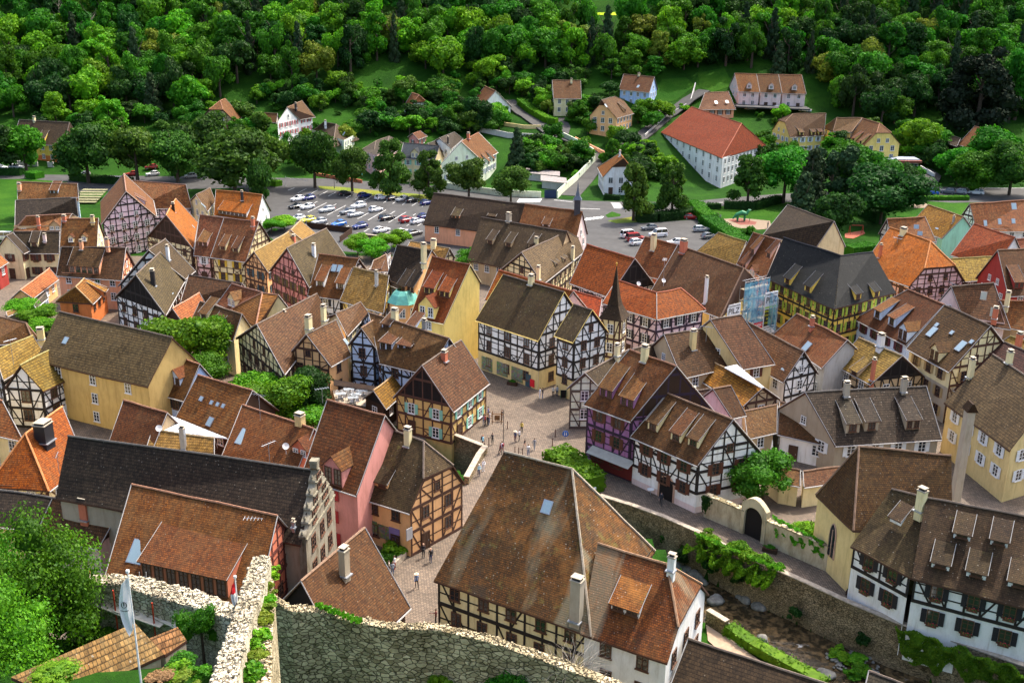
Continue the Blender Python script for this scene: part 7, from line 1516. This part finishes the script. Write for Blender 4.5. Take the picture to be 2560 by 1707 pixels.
# ---------------------------------------------------------------- castle foreground
# weathered shed roof at lower left
def roofthing(name,label,pts,zs,mat,wallm,zb,cat):
    q=[at(x,y,z) for (x,y),z in zip(pts,zs)]; root=empty(name,V((q[0].x,q[0].y,zb)),label,cat); m=MB(); e=(q[1]-q[0]).normalized(); nr=(q[1]-q[0]).cross(q[3]-q[0]).normalized(); nr=-nr if nr.z<0 else nr; sl=nr.cross(e)
    m.face(q if (q[1]-q[0]).cross(q[2]-q[0]).z>0 else list(reversed(q)),0,[(p.dot(e)+90,p.dot(sl)+90) for p in (q if (q[1]-q[0]).cross(q[2]-q[0]).z>0 else list(reversed(q)))])
    T=V((0,0,-.2)); m.face([p+T for p in q],1)
    for i in range(4): j=(i+1)%4; m.face([q[i]+T,q[j]+T,q[j],q[i]],1)
    m.build('roof',[mat,TB['brown']],root); c=(q[0]+q[1]+q[2]+q[3])/4; m=MB(); w=[V((p.x,p.y,p.z-.2))*.94+V((c.x,c.y,p.z-.2))*.06 for p in q]; m.hexa([V((p.x,p.y,zb)) for p in w],w); m.build('wall',[wallm],root); return root
b1=lambda x,y:P('b1',x,y)
roofthing('weathered_shed','shed with a weathered patchy tile roof at the foot of the ruined wall',[b1(120,1500),b1(1480,905),b1(1800,1250),b1(700,1760)],[27.2,27.2,25.4,25.4],RM['near'],W('stone'),18,'shed')
roofthing('weathered_shed','smaller tile roof end adjoining the weathered shed by the plank box',[b1(1640,1075),b1(1950,950),b1(2050,1095),b1(1810,1260)],[26.2,26.2,25.3,25.3],RM['near'],W('stone'),18,'shed')
# scaffold boards with red posts
RP=plain('red_post',(.45,.05,.02),.5,0,.1); PL=plain('scaffold_board',(.62,.56,.46),.85,0,.25)
root=empty('ruin_scaffold',at(*b1(1400,760),23),'plank scaffold with red posts and a ladder along the ruined wall','scaffold')
for k,(a,b_) in enumerate((((890,600),(1370,790)),((960,580),(1330,720)),((1290,740),(1800,920)),((1350,680),(1720,810)),((1700,800),(2080,980)))):
    A=at(*b1(*a),22.6+.05*k); B=at(*b1(*b_),22.6+.05*k); U=(B-A).normalized(); Q=V((-U.y,U.x,0)); m=MB(); m.box((A+B)/2,U,Q,V((0,0,1)),(B-A).length/2,.42,.03); m.build('plank',[PL],root)
for x,y0 in ((1012,570),(1270,790),(1695,930),(2018,890)):
    p=at(*b1(x,y0),22.6); m=MB(); m.tube([p-V((0,0,5)),p+V((0,0,1.6))],.05,6); m.tube([p-V((0,0,.2)),p+V((-.5,.9,-.2))],.04,5); m.build('post',[RP],root)
A=at(*b1(1590,980),20); m=MB()
for s in (-.22,.22): m.tube([A+V((s,0,0)),A+V((s+.1,.5,4.0))],.03,5)
for i in range(9): m.tube([A+V((-.22+.011*i,.05*i,.35+.42*i)),A+V((.22+.011*i,.05*i,.35+.42*i))],.02,4)
m.build('ladder',[METAL],root)
rs2=random.Random(4)
m=MB()
for x,y in ((960,625),(1000,650),(1060,675),(1150,700),(1200,720),(1350,735),(1400,745),(1560,810),(1640,830)):
    q=at(*b1(x,y),22.75); stones(m,[q+V((-.3,-.2,0)),q+V((.3,-.2,0)),q+V((.3,.2,0)),q+V((-.3,.2,0))],4,.14,rs2)
m.build('loose_stones',[ST_L],root)
# flags
def flag(px,py,z,h,mats,label,w=1.0,l=2.4,emb=False):
    p=at(px,py,z); root=empty('flag',p,label,'flag'); m=MB(); m.tube([p,p+V((0,0,h))],[.06,.035],8); m.box(p+V((0,0,h+.05)),(1,0,0),(0,1,0),(0,0,1),.07,.07,.07); m.build('pole',[FW],root)
    m=MB(); R_=12
    for i in range(R_):
        for j in range(4):
            def Q(i,j): t=i/R_; s=j/4; ww=w*(.35+.35*math.sin(t*3)+.3*t); return p+V((-.05-ww*s+w*.5*t*s,.12*math.sin(s*7+t*4),h-.3-l*t-.5*s*l*.25))
            m.face([Q(i,j),Q(i+1,j),Q(i+1,j+1),Q(i,j+1)],0 if (len(mats)==1 or i<R_/2) else 1)
    m.build('cloth',mats,root)
    if emb:
        m=MB(); c=p+V((-.32,-.16,h-.3-l*.5)); m.tube([c+V((.13*math.cos(t),0,.16*math.sin(t))) for t in [2*math.pi*i/12 for i in range(13)]],.022,4); m.tube([c+V((-.2,0,-.3)),c+V((0,0,-.36)),c+V((.2,0,-.3))],.02,4); m.tube([c+V((0,0,-.05)),c+V((0,0,.12))],.03,4); m.build('emblem',[DK],root)
flag(357,1740,26.0,7.2,[FW],'limp white flag with a small dark emblem on a tall white pole',1.0,2.9,True)
flag(594,1519,26.2,2.0,[BRD,FW],'small red and white flag planted on the ruined wall',.5,1.4)
# ---------------------------------------------------------------- cars
CARM={}
def paint(n,c): return plain('paint_'+n,c,.28,.15,0,1,.6)
PC={'white':(.72,.72,.72),'silver':(.36,.38,.39),'grey':(.13,.14,.15),'black':(.014,.014,.016),'navy':(.012,.025,.14),'blue':(.02,.14,.5),'red':(.3,.012,.015),'yellow':(.7,.6,.03),'orange':(.6,.12,.02)}
TYRE=plain('tyre',(.018,.018,.018),.85,0,0); RIM=plain('rim',(.4,.4,.42),.35,.6,0); LAMPG=plain('lamp_clear',(.6,.6,.62),.15,0,0,1,.8); LAMPR=plain('lamp_red',(.3,.01,.01),.3,0,0); PLATE=plain('plate',(.65,.65,.6),.5,0,0)
def carmeshes(kind):
    if kind in CARM: return CARM[kind]
    Ln,Wd,Hh={'hatch':(4.0,1.74,1.48),'sedan':(4.5,1.8,1.42),'estate':(4.5,1.82,1.52),'suv':(4.4,1.85,1.65),'van':(4.6,1.85,1.95)}[kind]
    l=Ln/2
    # side profile stations: x, sill z, belt z, half width ; greenhouse
    rf={'hatch':(-.32,.02,.62,.93),'sedan':(-.3,.05,.5,.8),'estate':(-.32,.02,.75,.95),'suv':(-.34,.0,.68,.94),'van':(-.5,-.28,.88,.97)}[kind]
    belt=.62*Hh if kind!='van' else .55*Hh; hood=.60*Hh if kind!='van' else .56*Hh
    st=[(-1,.3,.5*Hh*.8,.78),(-.95,.22,hood*.82,.9),(-.6,.2,hood*.95,1),(rf[0],.2,belt,1),(0,.2,belt+.02,1),(rf[2],.2,belt+.03,1),(.93,.24,belt*.98,.95),(1,.32,belt*.8,.84)]
    m=MB(); rings=[]
    for x,z0,z1,w in st:
        y=Wd/2*w; rings.append([V((x*l,-y*.94,z0)),V((x*l,-y,z0+.25)),V((x*l,-y*.97,z1-.08)),V((x*l,-y*.86,z1)),V((x*l,y*.86,z1)),V((x*l,y*.97,z1-.08)),V((x*l,y,z0+.25)),V((x*l,y*.94,z0))])
    for a,b_ in zip(rings,rings[1:]):
        for i in range(8): j=(i+1)%8; m.face([a[i],b_[i],b_[j],a[j]])
    m.face(rings[0]); m.face(list(reversed(rings[-1])))
    yb,yt=Wd/2*.86,Wd/2*.68
    bx=[rf[0]*l,rf[1]*l,rf[2]*l,rf[3]*l]; zt=Hh
    # roof slab + pillars
    m.hexa([V((bx[1],-yt,zt-.05)),V((bx[2],-yt,zt-.05)),V((bx[2],yt,zt-.05)),V((bx[1],yt,zt-.05))],[V((bx[1]+.08,-yt*.93,zt)),V((bx[2]-.08,-yt*.93,zt)),V((bx[2]-.08,yt*.93,zt)),V((bx[1]+.08,yt*.93,zt))])
    for s in (-1,1):
        for a,c in ((bx[0],bx[1]),(bx[3],bx[2]),((bx[0]+bx[3])/2,(bx[1]+bx[2])/2)): m.tube([(a,s*yb,belt),(c,s*yt,zt-.03)],.045,4)
        m.box((bx[0]+.12,s*(Wd/2+.08),belt+.06),(1,0,0),(0,1,0),(0,0,1),.07,.09,.07)
    body=m.mesh('body',[None],False)
    g=MB(); B_=[V((bx[0],-yb*.98,belt)),V((bx[3],-yb*.98,belt)),V((bx[3],yb*.98,belt)),V((bx[0],yb*.98,belt))]; T_=[V((bx[1],-yt*.97,zt-.06)),V((bx[2],-yt*.97,zt-.06)),V((bx[2],yt*.97,zt-.06)),V((bx[1],yt*.97,zt-.06))]; g.hexa(B_,T_); gl=g.mesh('windows',[plain('car_glass',(.015,.02,.024),.05,0,0,1,1)])
    w=MB(); n=16; r=.32
    for s,y0,y1 in ((0,-.1,.1),):
        ra=[V((r*math.cos(2*math.pi*i/n),y0,r*math.sin(2*math.pi*i/n))) for i in range(n)]; rb_=[v+V((0,y1-y0,0)) for v in ra]
        for i in range(n): j=(i+1)%n; w.face([ra[i],rb_[i],rb_[j],ra[j]])
        w.face(ra); w.face(list(reversed(rb_)))
    wh=w.mesh('tyre',[TYRE]); w=MB(); n=10
    for y in (-.11,.11):
        ra=[V((.2*math.cos(2*math.pi*i/n),y,.2*math.sin(2*math.pi*i/n))) for i in range(n)]; w.face(ra if y<0 else list(reversed(ra)))
    ri=w.mesh('rim',[RIM])
    h=MB(); h.box((0,0,0),(1,0,0),(0,1,0),(0,0,1),.06,.2,.08); hl=h.mesh('headlight',[LAMPG]); h=MB(); h.box((0,0,0),(1,0,0),(0,1,0),(0,0,1),.05,.14,.1); tl=h.mesh('tail_light',[LAMPR])
    h=MB(); h.box((0,0,0),(1,0,0),(0,1,0),(0,0,1),.02,.26,.06); pl=h.mesh('number_plate',[PLATE])
    CARM[kind]=(body,gl,wh,ri,hl,tl,pl,l,Wd,Hh,belt); return CARM[kind]
def car(px,py,ang,kind,col,label,group=None,z=None,roofc=None):
    """ang: heading of the nose in degrees, 0 = to the right, 90 = away"""
    body,gl,wh,ri,hl,tl,pl,l,Wd,Hh,belt=carmeshes(kind)
    p=hit(px,py) if z is None else at(px,py,z); z0=.05+(.15 if p.y>326 else 0)
    root=empty('parked_car',p+V((0,0,z0)),label,'car' if kind!='van' else 'van',group,rz=R(ang+180))
    b=link('body',body,root); b.material_slots[0].link='OBJECT'; b.material_slots[0].material=paint(col,PC[col]); link('windows',gl,root)
    for x in (-l*.62,l*.62):
        for s in (-1,1):
            w=link('tyre',wh,root); w.location=(x,s*(Wd/2-.08),.32); w.name='wheel'; q=link('rim',ri,w)
    for s in (-1,1):
        q=link('headlight',hl,root); q.location=(-l+.08,s*Wd*.36,belt*.72); q=link('tail_light',tl,root); q.location=(l-.06,s*Wd*.4,belt*.85)
    q=link('number_plate',pl,root); q.location=(-l+.02,0,.42); q=link('number_plate',pl,root); q.location=(l+.0,0,.5)
    return root
GP='cars in the large car park'
def cp(x,y): return 700+x/6.19,440+y/6.19
for x,y,a,k,c,lb in ((272,385,225,'hatch','white','white hatchback, back left corner of the large car park'),(440,370,225,'hatch','navy','dark blue hatchback beside the white one at back left'),
 (255,500,225,'sedan','black','black car beside the white barrier at the left'),(425,510,225,'hatch','white','white car with dark roof right of the black car'),(725,555,225,'estate','silver','silver estate alone in the middle left bay'),
 (1020,300,45,'sedan','black','black saloon in the rear row under the second lime'),(1310,330,45,'hatch','navy','bright navy car in the rear row on its own'),(1570,365,45,'hatch','white','white car with dark roof, left of four packed in the rear row'),(1745,375,45,'hatch','black','black car, second of four packed in the rear row'),(1895,390,225,'hatch','silver','silver white car, third of four packed in the rear row'),(2040,405,45,'hatch','black','black car with red lights, last of four in the rear row'),(2270,445,45,'hatch','navy','blue grey car half hidden by the chapel roof, rear'),
 (1215,495,225,'suv','white','large white car behind the dark olive one'),(1050,585,225,'estate','grey','dark olive grey car in the middle row'),(1165,625,45,'sedan','silver','silver saloon touching the dark olive car'),(1480,550,45,'hatch','white','white car with glass roof in the middle of the car park'),(1655,680,45,'estate','black','black estate in the right middle row'),(1965,715,45,'suv','red','dark red car near the chapel'),(2125,735,45,'hatch','white','white car beside the dark red one'),(2240,660,45,'hatch','navy','slate blue car behind the white one by the chapel'),
 (275,690,225,'hatch','white','white car in the front row left of the yellow one'),(440,715,225,'hatch','yellow','bright yellow small car in the front row'),(610,740,225,'hatch','silver','silver grey small car right of the yellow one'),(910,775,225,'hatch','blue','vivid blue small car with open tailgate in the front row'),(1240,810,225,'hatch','navy','dark blue car in the front row next to the vivid blue one'),(1570,870,45,'sedan','white','white coupe like car in the front row'),(1900,900,45,'sedan','white','white car partly behind the yard trees'),(2075,915,45,'sedan','grey','dark brown grey car closest to the chapel wall')):
    px,py=cp(x,y); car(px,py,a,k,c,lb,GP)
G2='cars around the small car park'
for px,py,a,k,c,lb in ((1574,594,20,'van','white','white van behind the red van in the small car park'),(1588,602,20,'van','red','red van in the small car park'),(1596,612,25,'estate','white','white estate in front of the red van'),(1623,575,195,'hatch','grey','grey car above the white delivery van'),(1645,592,200,'van','white','white small delivery van in the middle of the small car park'),(1727,548,0,'hatch','red','dark red hatchback under the trees'),(1755,579,10,'estate','silver','silver grey car next to the wavy hedge'),(1772,596,30,'hatch','grey','grey small car beside the tan roof'),(1688,612,190,'hatch','white','white car roof just behind the red roof ridge')):
    car(px,py,a,k,c,lb,G2)
G3='cars along the main road'
for px,py,a,k,c,lb in ((2328,486,155,'suv','blue','bright blue car by the right roadside'),(2369,484,150,'suv','grey','dark grey car second of the roadside cars at right'),(2398,484,150,'estate','silver','green grey car third of the roadside cars at right'),(2440,486,155,'suv','white','white car rightmost of the roadside cars'),(2301,494,170,'hatch','orange','orange car nose peeking beside the roadside hedge'),
 (42,424,0,'estate','white','white estate driving on the far left road'),(2,425,0,'estate','white','white car cut by the left edge on the road'),(160,408,200,'hatch','black','black car parked at the orange garage'),(382,440,210,'hatch','white','white car glimpsed between the big limes'),(378,424,200,'hatch','red','bright red car glimpsed behind the big limes'),(330,440,200,'hatch','red','dark red car in the shade left of the white one'),(475,445,210,'hatch','silver','silver car in the shade right of the big limes'),(210,441,200,'hatch','silver','pale car in the shade of the first big lime'),
 (1876,276,190,'hatch','silver','silver car with open doors before the pink terrace'),(1936,276,185,'hatch','white','white car before the middle pink row house'),(2012,281,170,'sedan','white','white car at the right end of the pink terrace'),(48,692,190,'suv','silver','silver car in the yard of the cream shuttered house'),(8,600,180,'van','white','white van cut by the left edge'),(1109,317,160,'hatch','silver','pale blue grey car in the hillside garden'),(1478,1223,250,'hatch','white','white car roof beyond the laurel hedge')):
    car(px,py,a,k,c,lb,G3,z=0 if py>560 else None)
# ---------------------------------------------------------------- people
SKIN=(.55,.33,.23)
def person(px,py,face,top,leg,label,pose='stand',hat=None,hair=(.06,.035,.02),h=1.72,z=0.0,group=None,bag=None):
    p=at(px,py,z); s=h/1.72
    walk=pose=='walk'; vs=[];es=[];rd=[]
    def add(c,r,par=None):
        vs.append(V(c)*s); rd.append(r*s)
        if par is not None: es.append((par,len(vs)-1))
        return len(vs)-1
    lean=.12 if pose=='lean' else 0
    pel=add((0,0,.95),.125); wa=add((lean*.3,0,1.12),.115,pel); ch=add((lean*.7,0,1.32),.14,wa); sh=add((lean,0,1.43),.1,ch); nk=add((lean,0,1.5),.05,sh); hd=add((lean+.01,0,1.6),.085,nk); tp=add((lean+.015,0,1.69),.07,hd)
    for sd in (-1,1):
        st=.22*sd if walk else .02*sd
        hp=add((0,.09*sd,.9),.095,pel); kn=add((st*.6+.04,.1*sd,.5),.062,hp); an=add((st,.1*sd,.09),.04,kn); add((st+.15,.11*sd,.035),.036,an)
        sw=-.2*sd if walk else 0
        so_=add((lean,.17*sd,1.41),.055,sh)
        if pose=='point' and sd>0: el=add((lean+.22,.2,1.34),.042,so_); wr=add((lean+.48,.22,1.38),.03,el)
        elif pose in('fold','lean'): el=add((lean+.06,.24*sd,1.16),.042,so_); wr=add((lean+.26,.08*sd,1.2),.03,el)
        else: el=add((lean+sw*.4,.24*sd,1.15),.042,so_); wr=add((lean+sw+.05,.25*sd,.9),.03,el)
        w=vs[wr]/s; e=vs[el]/s; d=(w-e).normalized(); side=d.cross(V((0,1,0))).normalized()
        pm=add(w+d*.07,.03,wr)
        for k,(o_,ln) in enumerate(((-.03,.07),(-.01,.085),(.012,.08),(.032,.06))):
            f=add(w+d*.11+side*o_,.009,pm); add(w+d*(.11+ln)+side*o_+V((0,-sd*.015,0)),.007,f)
        th=add(w+d*.05+side*.045,.01,pm); add(w+d*.09+side*.065,.008,th)
    me=bpy.data.meshes.new('person'); me.from_pydata([tuple(v) for v in vs],es,[])
    o=link('person',me); o.location=p+V((0,0,.03)); o.rotation_euler=(0,0,R(face))
    sv=o.modifiers.new('skin','SKIN'); me.skin_vertices if me.skin_vertices else None
    if not me.skin_vertices:
        pass
    for i,r_ in enumerate(rd): me.skin_vertices[0].data[i].radius=(r_,r_)
    me.skin_vertices[0].data[0].use_root=True
    sb=o.modifiers.new('sub','SUBSURF'); sb.levels=1; sb.render_levels=1
    k=('pm',top,leg)
    if k not in MC:
        mt,nt,b,_o=newmat('clothes'); b.inputs['Roughness'].default_value=.85; tc=N(nt,'TexCoord'); sp=N(nt,'SeparateXYZ'); L(nt,tc.outputs['Object'],sp.inputs[0])
        def gt(v): g_=N(nt,'Math',operation='GREATER_THAN'); g_.inputs[1].default_value=v*s; L(nt,sp.outputs[2],g_.inputs[0]); return g_.outputs[0]
        x=mixc(nt,gt(.07),(.02,.015,.012),leg); x=mixc(nt,gt(.96),x,top); x=mixc(nt,gt(1.49),x,SKIN)
        ab=N(nt,'Math',operation='ABSOLUTE'); L(nt,sp.outputs[1],ab.inputs[0]); g2=N(nt,'Math',operation='GREATER_THAN'); g2.inputs[1].default_value=.2*s; L(nt,ab.outputs[0],g2.inputs[0])
        lt=N(nt,'Math',operation='LESS_THAN'); lt.inputs[1].default_value=.95*s; L(nt,sp.outputs[2],lt.inputs[0]); an_=N(nt,'Math',operation='MULTIPLY'); L(nt,g2.outputs[0],an_.inputs[0]); L(nt,lt.outputs[0],an_.inputs[1]); x=mixc(nt,an_.outputs[0],x,SKIN)
        L(nt,x,b.inputs['Base Color']); MC[k]=mt
    me.materials.append(MC[k]); tag(o,label,'person',group)
    hm=MB(); c=V((lean+.0,0,1.66))*s
    import bmesh as bm_
    bm=bm_.new(); bm_.ops.create_uvsphere(bm,u_segments=10,v_segments=7,radius=.108*s)
    for v in bm.verts:
        v.co.z*=.9
        if v.co.x>.03*s and v.co.z<.02*s: v.co.x*=.45
    hme=bpy.data.meshes.new('hair'); bm.to_mesh(hme); bm.free(); hme.materials.append(plain('hair_%d'%int(hair[0]*1000),hair,.7,0,0)); q=link('hair',hme,o); q.location=c
    if hat:
        m=MB(); n=14
        def ring(r,z): return [V((r*math.cos(2*math.pi*i/n),r*math.sin(2*math.pi*i/n),z)) for i in range(n)]
        a=ring(.24*s,0); b_=ring(.11*s,.02); d=ring(.09*s,.12*s)
        for A_,B_ in ((a,b_),(b_,d)):
            for i in range(n): j=(i+1)%n; m.face([A_[i],A_[j],B_[j],B_[i]])
        m.face(d); m.face(list(reversed(a))); q=m.build('hat',[plain('hat',hat,.8)]); q.parent=o; q.location=c+V((0,0,.05*s))
    if bag:
        m=MB(); m.box((lean-.17,0,1.25),(1,0,0),(0,1,0),(0,0,1),.09,.15,.2); q=m.build('backpack',[plain('bag_%d'%int(bag[0]*99),bag,.7,0,0)]); q.parent=o; q.location=(0,0,0)
    # facial features
    fm=MB()
    for sd in (-1,1): fm.box(((lean+.098)*s,.032*sd*s,1.615*s),(1,0,0),(0,1,0),(0,0,1),.008,.014,.009,0)
    fm.box(((lean+.108)*s,0,1.585*s),(1,0,0),(0,1,0),(0,0,1),.016,.012,.022,1); fm.box(((lean+.095)*s,0,1.55*s),(1,0,0),(0,1,0),(0,0,1),.006,.025,.006,2)
    q=fm.build('face',[DARKM,plain('skin',SKIN,.6,0,0),plain('lips',(.35,.12,.1),.6,0,0)]); q.parent=o; q.location=(0,0,0)
    return o
BK=(.02,.02,.024); WH_=(.7,.7,.72); NV=(.03,.05,.12); JN=(.09,.15,.28); GY=(.2,.22,.25); RD=(.45,.03,.04)
PG_='people in the main square'
sq=lambda x,y:(1140+x/4.2,1000+y/4.2)
for (x,y),f,t,l,lb,po,kw in ((sq(483,218),200,BK,BK,'person in black standing alone at the edge of the shade','stand',{}),
 (sq(690,345),250,(.55,.4,.05),BK,'person in a mustard yellow top and dark trousers','stand',{}),(sq(665,430),190,WH_,BK,'person in a white shirt and black trousers with an arm stretched out','point',{}),
 (sq(620,440),60,NV,(.1,.03,.05),'child sized person in navy with bare legs and a straw hat','stand',dict(hat=(.7,.6,.4),h=1.6)),(sq(722,500),130,BK,SKIN,'small child in black striding on the sunny cobbles','walk',dict(h=1.25)),
 (sq(758,590),90,WH_,JN,'person with long hair, white top and light jeans','stand',dict(bag=(.5,.5,.5))),(sq(822,525),70,GY,(.3,.33,.36),'person in grey shirt and grey shorts seen from behind','walk',{}),
 (sq(383,470),250,BK,(.14,.13,.1),'person in black shirt and shorts leaning by a bollard','point',{}),(sq(283,492),330,(.25,.5,.6),BK,'person in a light blue top carrying a dark bag','walk',dict(hair=(.3,.12,.05),bag=BK)),
 (sq(483,560),150,(.55,.62,.72),(.15,.03,.04),'person in a pale blue shirt walking onto the bridge','walk',dict(bag=(.18,.02,.03))),(sq(465,575),150,(.12,.03,.03),BK,'dark dressed person just behind the pale blue shirt','walk',{}),
 (sq(285,750),300,WH_,WH_,'person in white leaning over the bridge parapet','lean',dict(hair=(.5,.42,.3))),(sq(238,800),300,(.3,.5,.6),NV,'person in light blue crouched at the bridge parapet','lean',dict(hair=(.6,.6,.6))),
 (sq(308,268),160,RD,BK,'person in red in front of the mint shuttered shop','stand',{}),(sq(335,275),140,BK,BK,'person in black beside the red dressed one at the shop','stand',{}),(sq(352,240),200,WH_,NV,'person in a white top at the shop corner','stand',{}),(sq(345,262),190,NV,JN,'person in navy at the shop window','stand',{}),(sq(293,270),100,(.3,.25,.28),JN,'person in a grey mauve top looking into the shop','stand',{}),(sq(338,190),170,(.1,.1,.25),BK,'person in dark blue at the back of the shop group','stand',{})):
    person(x,y,f,t,l,lb,po,group=PG_,**kw)
m3p=lambda x,y:P('m3',x,y)
for (x,y),f,t,l,lb,kw in ((m3p(1370,1083),200,WH_,WH_,'person in white before the grand timbered house',{}),(m3p(1397,1085),180,BK,JN,'person in black top and blue jeans before the grand timbered house',{}),(m3p(1500,1068),80,(.5,.5,.45),BK,'person in a beige jacket in front of the corner porch',{}),(m3p(1538,1062),80,(.3,.36,.45),NV,'person in a blue grey jacket in front of the corner porch',{})):
    person(x,y,f,t,l,lb,group='people before the grand timbered house',**kw)
for (x,y),f,t,l,lb,po,kw in (((1059,1394),260,BK,BK,'bald person in a black shirt with a print, lower square','fold',dict(hair=SKIN)),((1077,1406),240,BK,NV,'person in black with a dark bag, right of the bald one','stand',dict(bag=BK,hair=SKIN)),((1042,1470),290,(.12,.2,.4),BK,'person in a blue shirt and straw hat walking in the lower square','walk',dict(hat=(.75,.65,.4))),
 ((1090,1560),180,(.12,.03,.03),BK,'person pointing, half hidden by the corner of the huge hall','point',{}),((982,1437),100,(.35,.45,.55),JN,'person in light blue by the planted corner','stand',dict(h=1.55)),((987,1424),200,WH_,RD,'person in a white and red top by the planted corner','stand',{}),((973,1430),20,(.6,.5,.4),BK,'seated looking figure beside the round bush','stand',dict(h=1.4)),
 ((1652,1263),260,(.02,.025,.04),BK,'person with a dark backpack walking past the arched shop door','walk',dict(bag=NV)),((1794,548),90,BK,(.1,.1,.1),'person in dark clothes standing in the park','stand',{}),((1800,552),90,GY,BK,'person in grey beside the other one in the park','stand',{}),((1873,556),180,BK,BK,'person in black sitting by the play structure','stand',dict(h=1.1)),((1919,571),200,BK,NV,'person in dark clothes by the barn roof','stand',{}),((1010,500),0,(.4,.1,.1),BK,'person walking on the verge near the lamp post','walk',{}),((1025,470),0,(.3,.3,.3),BK,'person on the roadside pavement','walk',{}),((905,446),0,(.1,.4,.35),BK,'person in green by the brick wall','walk',{})):
    person(x,y,f,t,l,lb,po,**kw)
cd=bpy.data.cameras.new('camera'); cam=bpy.data.objects.new('camera',cd); COL.objects.link(cam)
c_,s_=math.cos(ROLL),math.sin(ROLL)
rx=R0*c_-D0*s_; up=-(R0*s_+D0*c_)
cam.matrix_world=Matrix(((rx.x,up.x,-F0.x,CAM.x),(rx.y,up.y,-F0.y,CAM.y),(rx.z,up.z,-F0.z,CAM.z),(0,0,0,1)))
cd.sensor_width=36; cd.lens=36*FPX/IW; cd.clip_end=3000; cd.clip_start=.5
SC.camera=cam
AZ,EL=R(44),R(56)          # sun beyond the hill, a little to the right
sl=bpy.data.lights.new('sun','SUN'); sl.energy=SUNP; sl.angle=R(.6); sl.color=(1,.94,.84)
so=bpy.data.objects.new('sun',sl); COL.objects.link(so)
sd=V((math.sin(AZ)*math.cos(EL),math.cos(AZ)*math.cos(EL),math.sin(EL))); so.rotation_euler=sd.to_track_quat('Z','Y').to_euler(); so.location=(0,200,200)
w=bpy.data.worlds.new('World'); SC.world=w; w.use_nodes=True; nt=w.node_tree; nt.nodes.clear()
o=nt.nodes.new('ShaderNodeOutputWorld'); b=nt.nodes.new('ShaderNodeBackground'); s=nt.nodes.new('ShaderNodeTexSky'); s.sky_type='NISHITA'; s.sun_disc=False; s.sun_elevation=EL; s.sun_rotation=AZ
s.dust_density=5; s.ozone_density=.4; s.air_density=1.0
nt.links.new(s.outputs[0],b.inputs[0]); nt.links.new(b.outputs[0],o.inputs[0]); b.inputs[1].default_value=SKYS
SC.view_settings.view_transform='Standard'; SC.view_settings.look='None'; SC.view_settings.gamma=1; SC.view_settings.exposure=EXPO
SC.cycles.max_bounces=5; SC.cycles.diffuse_bounces=3; SC.cycles.transparent_max_bounces=6
